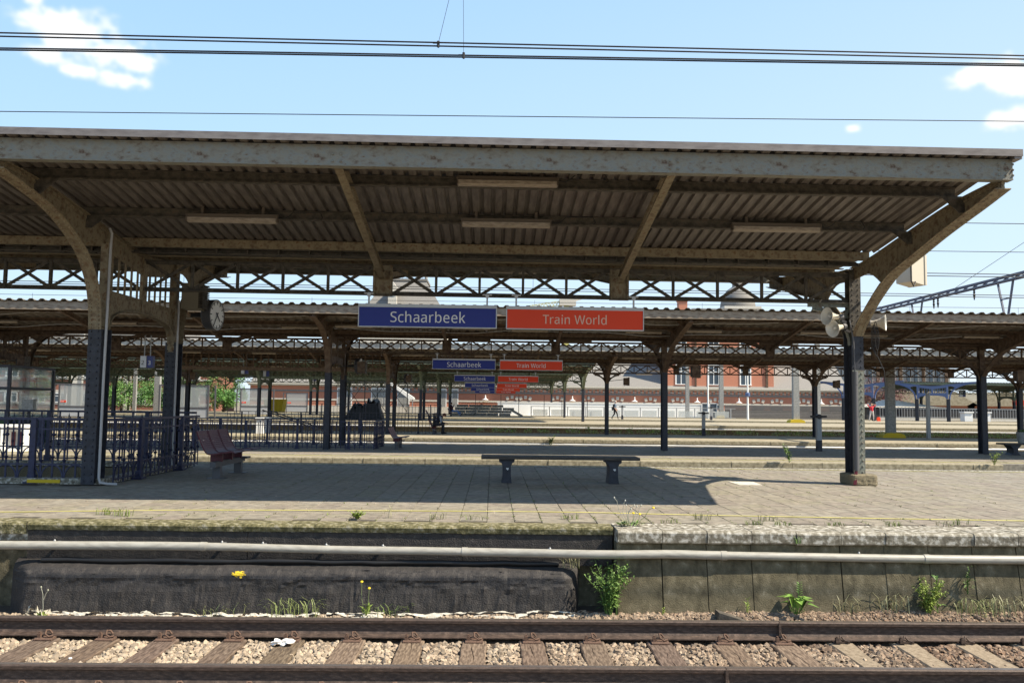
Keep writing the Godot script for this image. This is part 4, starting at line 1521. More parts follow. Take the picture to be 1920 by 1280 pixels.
	for k in 8:
		var c := Vector3(-1.98 + rf(-0.1, 0.1), -0.965 + rf(0, 0.02), -8.3 + rf(-0.05, 0.05))
		b.lathe([Vector2(0.0, 0.02), Vector2(0.035, 0.012), Vector2(0.05, 0.0), Vector2(0.0, -0.01)], 6, Transform3D(Basis.from_euler(Vector3(rf(-0.5, 0.5), rf(0, 3), rf(-0.5, 0.5))), c))
	tag(ob("paper_scrap", b, M.white), "scrap of white paper on the ballast between two sleepers", "litter")

# ---------------------------------------------------------------- name signs
var fonts := {}
func lettering(txt: String, width: float, m: Material, parent: Node, at: Vector3, bold := false) -> MeshInstance3D:
	var f := SystemFont.new()
	f.font_names = PackedStringArray(["Droid Sans"])
	f.font_weight = 700 if bold else 400
	var t := TextMesh.new()
	t.text = txt
	t.font = f
	t.font_size = 64
	t.pixel_size = 0.01
	t.depth = 0.004
	t.curve_step = 1.0
	var o := mi("lettering", t, m, parent, at)
	var bb := t.get_aabb()
	var k := width / maxf(bb.size.x, 0.001)
	o.scale = Vector3(k, k, 1.0)
	return o

func name_sign(txt: String, label: String, panel: Material, letters: Material, x0: float, x1: float, y0: float, y1: float, z: float, tw: float, hang: float, group: String) -> void:
	var t := thing("name_sign", label, "sign", Vector3((x0 + x1) * 0.5, y0, z), group)
	var w := x1 - x0
	var h := y1 - y0
	var b := MB.new()
	b.box(Vector3(0, h * 0.5, 0), Vector3(w - 0.03, h - 0.02, 0.10))
	ob("panel", b, panel, t)
	b = MB.new()
	b.box(Vector3(0, h - 0.02, 0), Vector3(w, 0.055, 0.125))
	b.box(Vector3(0, 0.004, 0), Vector3(w, 0.014, 0.116))
	for s in [-1.0, 1.0]:
		b.box(Vector3(s * (w * 0.5 - 0.008), h * 0.5 - 0.018, 0), Vector3(0.016, h - 0.064, 0.12))
	ob("frame", b, M.alu, t)
	lettering(txt, tw, letters, t, Vector3(0.0, h * 0.44, 0.053))
	for s in [-1.0, 1.0]:
		b = MB.new()
		var x: float = s * w * 0.5 - s * 0.17
		b.box(Vector3(x, (h + hang) * 0.5, 0), Vector3(0.03, hang - h + 0.02, 0.03))
		b.box(Vector3(x, hang - 0.03, 0), Vector3(0.06, 0.05, 0.06))
		b.box(Vector3(x, hang - 0.006, 0), Vector3(0.16, 0.012, 0.09))
		ob("hanger", b, M.alu, t)

func build_signs() -> void:
	var where := ["nearest canopy, largest of the row", "second canopy", "third canopy", "fourth canopy", "fifth canopy", "sixth canopy, smallest of the row"]
	var zs := [-14.6, -32.1, -49.7, -67.3, -84.9, -102.5]
	for i in 6:
		var d := 0.02 * i
		var y1 := 2.99 - 0.0 * i
		name_sign("Schaarbeek", "blue station name sign hanging under the %s" % where[i], M.blue_sign, M.letter, -2.33 + d, 0.04 + d, y1 - 0.385, y1, zs[i], 1.28, 3.19 - y1 + 0.385, "blue station name signs")
		name_sign("Train World", "red museum name sign hanging under the %s" % where[i], M.red_sign, plain(s8(232, 196, 180), 0.5) if i == 0 else M.letter, 0.20 + d, 2.57 + d, y1 - 0.385 - 0.005, y1 - 0.005, zs[i], 1.10, 3.19 - y1 + 0.39, "red museum name signs")

# ---------------------------------------------------------------- fences round the stair wells
# one run of cast iron fence from a to b; fine runs have arches, collars and spikes
func fence_run(par: Node, a: Vector3, b: Vector3, step: float, fine: bool, m: Material, tall := 1.0) -> void:
	var d := b - a
	var l := d.length()
	d /= l
	var ang := atan2(-d.z, d.x)
	var o := Node3D.new()
	o.name = "fence_panel"
	par.add_child(o, true)
	var key := str(par.get_instance_id()) + "fence_panel"
	var num: int = taken.get(key, 0)
	taken[key] = num + 1
	if num:
		o.name = "fence_panel_%03d" % num
	o.position = a
	o.rotation.y = ang
	var q := MB.new()
	for y in ([0.08, 0.30, 0.84, 1.0] if fine else [0.1, 0.86, 1.0]):
		var h := 0.04 if y > 0.95 else 0.022
		q = MB.new()
		q.span(Vector3(0, y * tall - h / 2, -h * 0.5), Vector3(l, y * tall + h / 2, h * 0.5))
		ob("rail", q, m, o)
	var n := roundi(l / step)
	var s := l / n
	if not mcache.has("bar%s%f" % [fine, tall]):
		var t := MB.new()
		t.box(Vector3(0, 0.5 * tall, 0), Vector3(0.03 if fine else 0.026, tall * 0.98, 0.016))
		if fine:
			t.lathe([Vector2(0.0, 0.50), Vector2(0.03, 0.52), Vector2(0.018, 0.55), Vector2(0.0, 0.56)], 8)
			t.lathe([Vector2(0.0, 0.33), Vector2(0.02, 0.335), Vector2(0.033, 0.37), Vector2(0.0, 0.375)], 8)
		mcache["bar%s%f" % [fine, tall]] = t.mesh()
		t = MB.new()
		t.box(Vector3(0, 0.46 * tall, 0), Vector3(0.026, tall * 0.84, 0.014))
		if fine:
			t.lathe([Vector2(0.0, 0.72), Vector2(0.026, 0.74), Vector2(0.034, 0.755), Vector2(0.026, 0.77), Vector2(0.0, 0.79)], 8)
			t.lathe([Vector2(0.0, 0.88), Vector2(0.018, 0.9), Vector2(0.006, 0.95), Vector2(0.0, 0.985)], 6)
			t.lathe([Vector2(0.0, 0.36), Vector2(0.012, 0.37), Vector2(0.036, 0.42), Vector2(0.03, 0.42), Vector2(0.0, 0.38)], 6)
		mcache["bar2%s%f" % [fine, tall]] = t.mesh()
		t = MB.new()
		var arc := []
		for k in 11:
			var w := PI * k / 10.0
			arc.append(Vector3(-cos(w) * step * 0.93, 0.09 + 0.2 * sin(w), 0))
		for k in 10:
			t.bar(arc[k], arc[k + 1], 0.02, 0.016, Vector3.BACK)
		mcache["arch%s%f" % [fine, step]] = t.mesh()
	for k in n + 1:
		mi("baluster", mcache["bar%s%f" % [fine, tall]] if k % 2 == 0 else mcache["bar2%s%f" % [fine, tall]], m, o, Vector3(k * s, 0.0, 0))
		if fine and k % 2 == 1 and k < n:
			if not mcache.has("arch%s%f" % [fine, step]):
				var t := MB.new()
				var prev := Vector3.ZERO
				for j in 11:
					var w := PI * j / 10.0
					var p := Vector3(-cos(w) * step * 0.93, 0.09 + 0.2 * sin(w), 0)
					if j:
						t.bar(prev, p, 0.02, 0.016, Vector3.BACK)
					prev = p
				mcache["arch%s%f" % [fine, step]] = t.mesh()
			mi("arch", mcache["arch%s%f" % [fine, step]], m, o, Vector3(k * s, 0, 0.004))
	# stout posts
	var posts := maxi(1, roundi(l / 1.75))
	if not mcache.has("fpost%f" % tall):
		var t := MB.new()
		t.box(Vector3(0, 0.5 * tall, 0.012), Vector3(0.075, tall, 0.06))
		t.box(Vector3(0, 0.02, 0.012), Vector3(0.2, 0.03, 0.16))
		t.box(Vector3(0, 0.08, 0.012), Vector3(0.11, 0.12, 0.09))
		mcache["fpost%f" % tall] = t.mesh()
	for k in posts:
		mi("post", mcache["fpost%f" % tall], m, o, Vector3((k + 0.5) * l / posts, 0, 0))

func build_fences() -> void:
	var f := thing("fence", "blue cast iron fence with arches round the nearest stair well, at left edge", "fence", Vector3(-6.0, 0.09, -13.5))
	fence_run(f, Vector3(-5.3, -0.09, 0.0), Vector3(-0.3, -0.09, 0.0), 0.178, true, M.fence)
	fence_run(f, Vector3(0.12, -0.09, 0.02), Vector3(0.12, -0.09, -3.75), 0.178, true, M.fence)
	fence_run(f, Vector3(-7.6, -0.02, -3.66), Vector3(0.1, -0.02, -3.66), 0.178, true, M.fence)
	var g := thing("fence", "dark blue fence round the stair well of the second platform, behind the red bench", "fence", Vector3(-6.0, PY[1], -31.1))
	fence_run(g, Vector3(-13.0, 0, 0), Vector3(1.7, 0, 0), 0.17, true, M.fence)
	fence_run(g, Vector3(1.7, 0, 0), Vector3(1.7, 0, -2.9), 0.17, true, M.fence)
	fence_run(g, Vector3(-13.0, 0, -2.9), Vector3(1.7, 0, -2.9), 0.17, false, M.fence)
	var h := thing("fence", "black railing round the stair well of the third platform, behind the seated man", "fence", Vector3(-6.0, PY[2], -48.6))
	fence_run(h, Vector3(-9.0, 0, 0), Vector3(2.6, 0, 0), 0.2, false, M.navy, 1.15)
	fence_run(h, Vector3(2.6, 0, 0), Vector3(2.6, 0, -2.8), 0.2, false, M.navy, 1.15)
	var k := thing("fence", "black railing on the fourth platform beside the red seat", "fence", Vector3(-8.0, PY[3], -66.0))
	fence_run(k, Vector3(-6.0, 0, 0), Vector3(4.0, 0, 0), 0.25, false, M.navy, 1.2)
	# sloping handrails of the third stair well
	var s := thing("stair_handrail", "pair of black sloping handrails going down between white pedestals, third platform", "handrail", Vector3(-10.5, PY[2], -46.6))
	for z in [0.0, -1.2]:
		var b := MB.new()
		b.bar(Vector3(-2.0, 1.25, z), Vector3(1.5, 0.1, z), 0.06, 0.06)
		ob("rail", b, M.black, s)
		b = MB.new()
		b.span(Vector3(-2.25, 0, z - 0.2), Vector3(-1.9, 0.78, z + 0.2))
		b.span(Vector3(-2.3, 0.78, z - 0.25), Vector3(-1.85, 0.86, z + 0.25))
		ob("pedestal", b, M.white, s)

# ---------------------------------------------------------------- lamps, clocks, boxes, benches
func build_furniture() -> void:
	var b: MB
	# fluorescent battens
	b = MB.new()
	b.box(Vector3(0, 0.0, 0), Vector3(1.32, 0.05, 0.1))
	b.box(Vector3(0.0, 0.02, 0.03), Vector3(1.36, 0.03, 0.05))
	for s in [-1.0, 1.0]:
		b.box(Vector3(s * 0.663, -0.025, 0), Vector3(0.02, 0.1, 0.13))
	var hm := b.mesh()
	b = MB.new()
	b.prism(PackedVector2Array([Vector2(-0.062, 0.0), Vector2(-0.058, -0.045), Vector2(-0.035, -0.068), Vector2(0.035, -0.068), Vector2(0.058, -0.045), Vector2(0.062, 0.0)]), Vector3(0, -0.02, 0), Vector3.BACK, Vector3.UP, Vector3.RIGHT * 1.31)
	var dm := b.mesh()
	b = MB.new()
	b.box(Vector3(0, 0.08, 0), Vector3(0.04, 0.14, 0.03))
	var bm := b.mesh()
	var spots := [[0.15, 4.345, -11.16, "tube lamp fixed close behind the edge beam, over the middle of the nearest platform"], [0.155, 4.10, -12.62, "middle tube lamp of three under the second purlin of the nearest canopy"], [-3.92, 4.10, -12.62, "left tube lamp of three under the second purlin of the nearest canopy"], [4.23, 4.10, -12.62, "right tube lamp of three under the second purlin of the nearest canopy"], [0.16, 4.10, -17.1, "tube lamp under the far wing of the nearest canopy, seen through the lattice"]]
	var k := 0
	for i in range(1, 4):
		for z in [2.3, 1.7, -2.3]:
			for j in 11:
				if i > 1 and z == 1.7:
					continue
				var x: float = -26.0 + j * 4.13 + (2.1 if z == 1.7 else 0.0) + 0.4 * i
				if absf(x) > PZ[i] * 0.66 or (j * 7 + i * 3 + int(z)) % 3 == 0:
					continue
				k += 1
				spots.append([x, 4.08 + (z - 2.15) * 0.02, -(PZ[i] - z), "", i])
	var lone := spots.slice(0, 5)
	var more := spots.slice(5)
	more.sort_custom(func(p, q): return p[0] < q[0])
	spots = lone + more
	var counts := {}
	for q in spots:
		if q[3] == "":
			counts[q[4]] = counts.get(q[4], 0) + 1
	var seen_n := {}
	for q in spots:
		var lab: String = q[3]
		if lab == "":
			seen_n[q[4]] = seen_n.get(q[4], 0) + 1
			lab = "small tube lamp, %s from the left of those under the %s canopy" % [nth(seen_n[q[4]] - 1), nth(q[4])]
		var t := thing("tube_lamp", lab, "lamp", Vector3(q[0], q[1] - 0.06, q[2]), "tube lamps under the canopies")
		mi("housing", hm, M.lamp_body, t)
		mi("diffuser", dm, M.lamp, t)
		for s in [-0.45, 0.45]:
			mi("hook", bm, M.lamp_body, t, Vector3(s, 0, 0))
		if q[2] > -18.0:
			b = MB.new()
			b.tube([Vector3(0.66, 0.01, 0.0), Vector3(0.76, -0.02, 0.02), Vector3(0.84, 0.02, 0.02), Vector3(0.9, 0.08, 0.02), Vector3(1.3, 0.085, 0.02), Vector3(1.34, 0.0, 0.03), Vector3(1.31, -0.03, 0.03)], 0.008, 5)
			ob("feed_cable", b, M.cable, t)
	# clocks
	for q in [[Vector3(-5.55, 3.0, -16.95), "round station clock with white face beside the ribbed box at left", 0.305], [Vector3(-5.3, 2.75, -33.8), "white clock edge-on beside the column of the second canopy", 0.30], [Vector3(-5.2, 2.75, -51.4), "small white clock edge-on under the third canopy", 0.30]]:
		var t := thing("station_clock", q[1], "clock", q[0], "", deg_to_rad(80.0))
		var R: float = q[2]
		b = MB.new()
		b.lathe([Vector2(0.0, -0.14), Vector2(R - 0.02, -0.14), Vector2(R, -0.12), Vector2(R + 0.006, 0.05), Vector2(R - 0.012, 0.06), Vector2(R - 0.014, 0.045)], 40, Transform3D(Basis(Vector3.RIGHT, PI / 2), Vector3.ZERO))
		ob("case", b, M.steel_grey, t)
		b = MB.new()
		b.lathe([Vector2(R - 0.01, 0.046), Vector2(0.0, 0.047)], 40, Transform3D(Basis(Vector3.RIGHT, PI / 2), Vector3.ZERO))
		ob("dial", b, M.white, t)
		for h in 60:
			var a := TAU * h / 60.0
			if h % 5 and R < 0.301:
				continue
			b = MB.new()
			var l := 0.07 if h % 5 == 0 else 0.025
			b.box(Vector3(0, R - 0.03 - l / 2, 0.051), Vector3(0.018 if h % 5 == 0 else 0.006, l, 0.004))
			var mk := ob("hour_mark" if h % 5 == 0 else "minute_mark", b, M.black, t)
			mk.rotation.z = -a
		for hd in [[0.16, 0.028, deg_to_rad(137.0)], [0.25, 0.02, deg_to_rad(212.0)]]:
			b = MB.new()
			b.box(Vector3(0, hd[0] / 2 - 0.03, 0.058 + hd[1] * 0.1), Vector3(hd[1], hd[0] + 0.06, 0.004))
			var hand := ob("hand", b, M.black, t)
			hand.rotation.z = -hd[2]
		b = MB.new()
		b.span(Vector3(-0.03, -0.04, -0.5), Vector3(0.03, 0.04, -0.13))
		ob("bracket", b, M.dark, t)
	# ribbed box over the near clock
	var t := thing("ribbed_box", "weathered metal box with ribbed side over the near clock", "box", Vector3(-5.78, 3.05, -16.5))
	b = MB.new()
	b.span(Vector3(-0.2, 0.0, -0.2), Vector3(0.12, 0.5, 0.2))
	ob("cover", b, plain(s8(132, 124, 106), 0.7), t)
	for i in 14:
		b = MB.new()
		b.span(Vector3(0.121, 0.02 + i * 0.034, -0.2), Vector3(0.2, 0.038 + i * 0.034, 0.2))
		ob("rib", b, M.iron, t)
	# square loudspeaker boxes on the columns
	var boxes := [[Vector3(7.4, 3.77, -14.9), "grey loudspeaker box hung outside the arm at the right end of the nearest canopy", 1.12]]
	for i in [1, 2]:
		var cols := [-18.4, -5.95, 6.5, 18.8] if i == 1 else [-18.3, -5.95, 6.65, 18.95, 31.2]
		for x in cols:
			boxes.append([Vector3(x + 1.05, 2.62 if i == 1 else 2.72, -PZ[i] + 0.6), "brown loudspeaker box right of the %s column of the %s canopy" % [nth(cols.find(x)), nth(i)], 1.0])
	for q in boxes:
		var o := thing("speaker_box", q[1], "loudspeaker", q[0], "", deg_to_rad(24.0) if q[2] > 1.1 else 0.0)
		var k2: float = q[2]
		b = MB.new()
		b.prism(PackedVector2Array([Vector2(-0.15, -0.2), Vector2(0.13, -0.24), Vector2(0.15, 0.22), Vector2(-0.15, 0.2)]), Vector3.ZERO, Vector3.RIGHT * k2, Vector3.UP * k2, Vector3.BACK * 0.3 * k2)
		ob("cabinet", b, M.horn if k2 > 1.1 else M.brown, o)
		b = MB.new()
		b.span(Vector3(0.13 * k2, -0.24 * k2, -0.165 * k2), Vector3(0.17 * k2, 0.24 * k2, 0.165 * k2))
		ob("grille", b, M.horn if k2 > 1.1 else M.iron, o)
		b = MB.new()
		b.tube([Vector3(-0.1, -0.2 * k2, 0.16 * k2), Vector3(-0.13 * k2, -0.28 * k2, 0.16 * k2), Vector3(-0.17 * k2, -0.2 * k2, 0.15 * k2), Vector3(-0.17 * k2, 0.15, 0.15 * k2)], 0.012, 6)
		b.bar(Vector3(-0.1, 0.12 * k2, 0), Vector3(-0.95, 0.02 * k2, -0.35 if k2 < 1.1 else 0.25), 0.03, 0.03)
		ob("bracket", b, M.dark, o)
	# horn loudspeakers on the right column
	for q in [[Vector3(6.06, 2.90, -14.72), Vector3(-0.93, 0.02, 0.30), 0.17, "upper of two cream horn loudspeakers left of the right column"], [Vector3(6.13, 2.74, -14.74), Vector3(-0.86, -0.16, 0.42), 0.165, "lower of two cream horn loudspeakers left of the right column"], [Vector3(6.52, 2.80, -14.72), Vector3(0.85, 0.0, 0.5), 0.15, "white horn loudspeaker facing right, on the right side of the right column"]]:
		var o := thing("horn_speaker", q[3], "loudspeaker", q[0])
		o.scale = Vector3.ONE * 0.9
		var y: Vector3 = q[1].normalized()
		var x := y.cross(Vector3.UP).normalized()
		var bs := Basis(x, y, x.cross(y))
		var R: float = q[2]
		b = MB.new()
		b.lathe([Vector2(0.0, -0.04), Vector2(0.06, -0.03), Vector2(0.065, 0.06), Vector2(0.045, 0.07)], 20, Transform3D(bs, Vector3.ZERO))
		ob("driver", b, M.steel_grey, o)
		b = MB.new()
		b.lathe([Vector2(0.045, 0.05), Vector2(0.05, 0.12), Vector2(0.068, 0.19), Vector2(0.1, 0.26), Vector2(0.14, 0.31), Vector2(R, 0.33), Vector2(R + 0.004, 0.336)], 32, Transform3D(bs, Vector3.ZERO))
		ob("bell", b, M.horn, o)
		b = MB.new()
		b.lathe([Vector2(R + 0.004, 0.336), Vector2(R - 0.006, 0.338), Vector2(0.13, 0.312), Vector2(0.09, 0.262), Vector2(0.055, 0.19), Vector2(0.0, 0.15)], 32, Transform3D(bs, Vector3.ZERO))
		b.lathe([Vector2(0.0, 0.29), Vector2(0.03, 0.28), Vector2(0.035, 0.24), Vector2(0.03, 0.15)], 16, Transform3D(bs, Vector3.ZERO))
		ob("mouth", b, M.horn_in, o)
		b = MB.new()
		b.bar(Vector3(0, -0.06, 0), Vector3(signf(y.x) * -0.12, -0.1, -0.05), 0.03, 0.05)
		ob("bracket", b, M.dark, o)
	# cable loops at the right column
	b = MB.new()
	for j in 4:
		var pts := []
		for i in 17:
			var a := TAU * i / 16.0
			pts.append(Vector3(6.56 + 0.035 * sin(a) + j * 0.018, 2.52 + (0.2 + 0.05 * (j % 3)) * cos(a), -14.58 + 0.01 * j))
		b.tube(pts, 0.006, 5, false)
	b.tube([Vector3(6.58, 2.3, -14.57), Vector3(6.66, 2.14, -14.57), Vector3(6.74, 1.95, -14.57), Vector3(6.75, 1.7, -14.57), Vector3(6.68, 1.52, -14.57), Vector3(6.46, 1.38, -14.57)], 0.008, 6)
	tag(ob("cable_loop", b, M.cable), "coiled loops of black cable hanging below the white horn loudspeaker", "cable")
	b = MB.new()
	b.tube([Vector3(6.265, 0.25, -14.66), Vector3(6.265, 1.72, -14.66)], 0.045, 12)
	b.tube([Vector3(6.265, 1.72, -14.66), Vector3(6.265, 1.95, -14.66)], 0.05, 12)
	b.tube([Vector3(6.265, 1.9, -14.66), Vector3(6.25, 2.5, -14.66), Vector3(6.2, 2.85, -14.7)], 0.012, 6)
	tag(ob("downpipe", b, M.steel_grey), "grey cable pipe up the left side of the right column", "pipe")
	b = MB.new()
	b.tube([Vector3(-5.74, 0.02, -13.3), Vector3(-5.86, 0.03, -13.24), Vector3(-5.965, 0.05, -13.22), Vector3(-5.985, 0.12, -13.22), Vector3(-5.985, 1.6, -13.22), Vector3(-5.985, 3.75, -13.26), Vector3(-5.96, 3.88, -13.22), Vector3(-5.99, 3.96, -13.2)], 0.021, 10)
	tag(ob("conduit", b, M.conduit), "pale conduit pipe down the front leg of the left column", "pipe")
	b = MB.new()
	b.tube([Vector3(-5.985, 0.1, -16.2), Vector3(-5.985, 3.2, -16.2)], 0.02, 8)
	tag(ob("conduit", b, M.conduit), "pale conduit pipe down the back leg of the left column", "pipe")
	# sagging white cables under the second canopy
	for q in [[2.9, 4.22], [1.2, 3.96]]:
		b = MB.new()
		var pts := []
		for i in 90:
			var x := -20.0 + i * 0.45
			var sag := 0.06 * sin(x * 0.76) + 0.03 * sin(x * 1.9)
			pts.append(Vector3(x, q[1] + sag, -32.4 + q[0]))
		b.tube(pts, 0.016, 5, false)
		tag(ob("cable", b, M.conduit), "sagging white cable under the %s of the second canopy" % ("front edge" if q[0] > 2.0 else "gutter"), "cable")
	# long bench in the middle
	var lb := thing("bench", "long dark backless bench on two pillars in the middle of the nearest platform", "bench", Vector3(1.14, 0, -14.6))
	for i in 3:
		b = MB.new()
		b.prism(PackedVector2Array([Vector2(-0.085, 0.395), Vector2(0.085, 0.395), Vector2(0.09, 0.40), Vector2(0.09, 0.438), Vector2(0.085, 0.443), Vector2(-0.085, 0.443), Vector2(-0.09, 0.438), Vector2(-0.09, 0.40)]), Vector3(0, 0, -0.19 + i * 0.19), Vector3.BACK, Vector3.UP, Vector3.RIGHT * 2.66)
		ob("plank", b, M.bench_wood, lb)
	for s in [-1.0, 1.0]:
		b = MB.new()
		b.prism(PackedVector2Array([Vector2(-0.085, 0.0), Vector2(0.085, 0.0), Vector2(0.07, 0.12), Vector2(0.07, 0.28), Vector2(0.09, 0.33), Vector2(0.13, 0.35), Vector2(0.13, 0.394), Vector2(-0.13, 0.394), Vector2(-0.13, 0.35), Vector2(-0.09, 0.33), Vector2(-0.07, 0.28), Vector2(-0.07, 0.12)]), Vector3(s * 0.9, 0, 0), Vector3.RIGHT, Vector3.UP, Vector3.BACK * 0.42)
		var lg := ob("leg", b, M.navy, lb)
		b = MB.new()
		b.box(Vector3(s * 0.9 + 0.01, 0.24, 0.212), Vector3(0.04, 0.02, 0.003))
		b.box(Vector3(s * 0.9 + 0.015, 0.225, 0.212), Vector3(0.014, 0.02, 0.003))
		ob("sticker", b, M.white, lg)
	# a like bench on the second platform, with a planter behind it
	var lb2 := thing("bench", "dark backless bench cut off by the right edge, second platform", "bench", Vector3(20.6, PY[1], -32.2))
	b = MB.new()
	b.span(Vector3(-1.3, 0.40, -0.3), Vector3(1.3, 0.46, 0.3))
	ob("plank", b, M.bench_wood, lb2)
	for s in [-0.85, 0.85]:
		b = MB.new()
		b.prism(PackedVector2Array([Vector2(-0.2, 0.0), Vector2(0.2, 0.0), Vector2(0.09, 0.1), Vector2(0.09, 0.25), Vector2(0.22, 0.395), Vector2(-0.22, 0.395), Vector2(-0.09, 0.25), Vector2(-0.09, 0.1)]), Vector3(s, 0, 0), Vector3.RIGHT, Vector3.UP, Vector3.BACK * 0.45)
		ob("leg", b, M.navy, lb2)
	var pot := thing("planter", "pale grey-blue planter standing on the bench at the right edge", "planter", Vector3(20.15, PY[1] + 0.461, -32.2))
	pot.scale = Vector3.ONE * 0.42
	b = MB.new()
	b.lathe([Vector2(0.0, 0.0), Vector2(0.36, 0.0), Vector2(0.44, 0.42), Vector2(0.47, 0.80), Vector2(0.5, 0.98), Vector2(0.47, 1.0), Vector2(0.44, 0.93), Vector2(0.0, 0.92)], 20)
	ob("tub", b, M.greyconc, pot)
	b = MB.new()
	for i in 60:
		b.col = Color(0.12, 0.2, 0.06) * rf(0.6, 1.3)
		var a := rf(0, TAU)
		b.leaf(Vector3(cos(a) * 0.2, 0.92 + rf(0, 0.2), sin(a) * 0.2), Vector3(cos(a), 0.8, sin(a)).normalized(), Vector3.UP, 0.2, 0.08)
	ob("foliage", b, M.leafm, pot)
	# perforated red seats
	red_bench("three-seat bench of perforated red metal on grey legs, left of the middle", Vector3(-4.62, 0.0, -15.3), 3, 1.0, true)
	red_bench("red metal seat seen from the side on the second platform", Vector3(-3.45, PY[1], -31.9), 3, 1.0, false)
	red_bench("red metal seat on which the hunched man sits, third platform", Vector3(-3.3, PY[2], -49.2), 3, 1.0, false)
	red_bench("small red metal seat far off on the fourth platform", Vector3(-4.9, PY[3], -67.0), 3, 1.0, false)
	red_bench("far red metal seat holding the person in jeans", Vector3(-4.15, PY[4], -85.0), 3, 1.0, false)
	# hanging information displays
	for q in [[Vector3(-12.5, 2.47, -31.0), "white and blue hanging display box under the second canopy, at far left", 0.42], [Vector3(-14.1, 2.85, -48.6), "hanging display box on two rods, left of the bench fence posts", 0.36], [Vector3(-17.5, 3.22, -66.0), "small hanging display box right of the two-rod display", 0.42], [Vector3(-17.6, 3.36, -84.0), "tiny hanging display box left of the second canopy's double column", 0.4], [Vector3(57.2, 2.9, -103.0), "hanging white display box under the green canopy at far right", 0.8]]:
		var o := thing("display_box", q[1], "display", q[0])
		var s: float = q[2]
		b = MB.new()
		b.span(Vector3(-s * 0.5, 0, -0.1), Vector3(0.0, s, 0.1))
		ob("case", b, M.alu, o)
		b = MB.new()
		b.span(Vector3(0.0, 0, -0.16), Vector3(s * 0.5, s, 0.04))
		ob("blue_case", b, plain(s8(52, 62, 120), 0.4), o)
		if s < 0.43 and q[0].z > -40.0:
			lettering("2", 0.09, M.black, o, Vector3(-s * 0.28, s * 0.42, 0.103))
			lettering("3", 0.09, M.letter, o, Vector3(s * 0.22, s * 0.42, 0.043))
		for x in [-s * 0.25, s * 0.25]:
			b = MB.new()
			b.bar(Vector3(x, s, 0), Vector3(x, s + 0.75, 0), 0.03, 0.03)
			ob("rod", b, M.galv, o)
	# posts standing on the platforms
	for q in [[Vector3(12.8, PY[1], -33.4), 1.32, "grey post with a dark cross-piece on the second platform, right of the middle", true], [Vector3(12.55, PY[2], -50.8), 1.3, "short dark-topped post on the third platform", true], [Vector3(26.0, PY[2], -50.6), 2.7, "thin grey pole in front of the blue gull-wing frame", false], [Vector3(12.1, PY[4], -80.0), 1.15, "short pale post with a flat top beside the walking person", true], [Vector3(21.0, PY[4], -82.0), 1.15, "short pale post with a flat top, in front of the white wall", true]]:
		var o := thing("post", q[2], "post", q[0])
		var h: float = q[1]
		b = MB.new()
		b.span(Vector3(-0.09, h * 0.33, -0.09), Vector3(0.09, h, 0.09))
		ob("shaft", b, M.galv, o)
		b = MB.new()
		b.span(Vector3(-0.095, 0, -0.095), Vector3(0.095, h * 0.33, 0.095))
		ob("foot", b, M.navy if q[3] else M.galv, o)
		if q[3]:
			b = MB.new()
			b.span(Vector3(-0.3, h, -0.08), Vector3(0.3, h + 0.08, 0.08))
			b.lathe([Vector2(0.0, -0.1), Vector2(0.1, -0.1), Vector2(0.1, 0.1), Vector2(0.0, 0.1)], 12, Transform3D(Basis(Vector3.RIGHT, PI / 2), Vector3(0, h + 0.04, 0)))
			ob("cross_piece", b, M.dark, o)

func red_bench(label: String, at: Vector3, seats: int, k: float, fine: bool) -> void:
	# seats are set along z and face +x
	var t := thing("metal_seat_bench", label, "bench", at)
	var b: MB
	for i in seats:
		var z := 0.55 - i * 0.55
		b = MB.new()
		var prof := smooth([Vector2(-0.35, 0.79), Vector2(-0.30, 0.66), Vector2(-0.21, 0.48), Vector2(-0.15, 0.42), Vector2(-0.05, 0.415), Vector2(0.1, 0.44), Vector2(0.25, 0.455), Vector2(0.29, 0.44)], 3)
		var w := 0.5
		if fine:
			# bars of the perforated sheet: real holes between crossing strips
			for j in 13:
				var zz := z - w * 0.5 + w * j / 12.0
				for q in prof.size() - 1:
					b.bar(Vector3(prof[q].x, prof[q].y, zz), Vector3(prof[q + 1].x, prof[q + 1].y, zz), 0.02, 0.006)
			for q in prof.size() - 1:
				for f in 2:
					var p: Vector2 = prof[q].lerp(prof[q + 1], f * 0.5)
					var d: Vector2 = (prof[q + 1] - prof[q]).normalized()
					b.bar(Vector3(p.x, p.y, z - w * 0.5), Vector3(p.x, p.y, z + w * 0.5), 0.018, 0.007, Vector3(-d.y, d.x, 0))
			for s in [-1.0, 1.0]:
				for q in prof.size() - 1:
					b.bar(Vector3(prof[q].x, prof[q].y, z + s * w * 0.5), Vector3(prof[q + 1].x, prof[q + 1].y, z + s * w * 0.5), 0.022, 0.022)
		else:
			for q in prof.size() - 1:
				b.bar(Vector3(prof[q].x, prof[q].y, z), Vector3(prof[q + 1].x, prof[q + 1].y, z), w, 0.014, Vector3.UP if absf(prof[q + 1].y - prof[q].y) < 0.05 else Vector3.RIGHT)
		ob("seat", b, M.red_seat, t)
		b = MB.new()
		b.box(Vector3(-0.08, 0.345, z), Vector3(0.2, 0.13, 0.07))
		ob("support", b, M.red_seat, t)
	b = MB.new()
	b.span(Vector3(-0.1, 0.2, -0.85), Vector3(0.0, 0.29, 0.85))
	b.span(Vector3(-0.14, 0.26, -0.85), Vector3(0.1, 0.292, -0.6))
	ob("beam", b, M.steel_grey, t)
	for z in [-0.6, 0.6]:
		b = MB.new()
		b.box(Vector3(-0.05, 0.1, z), Vector3(0.13, 0.2, 0.11))
		b.box(Vector3(-0.05, 0.006, z), Vector3(0.3, 0.012, 0.22))
		ob("leg", b, M.steel_grey, t)

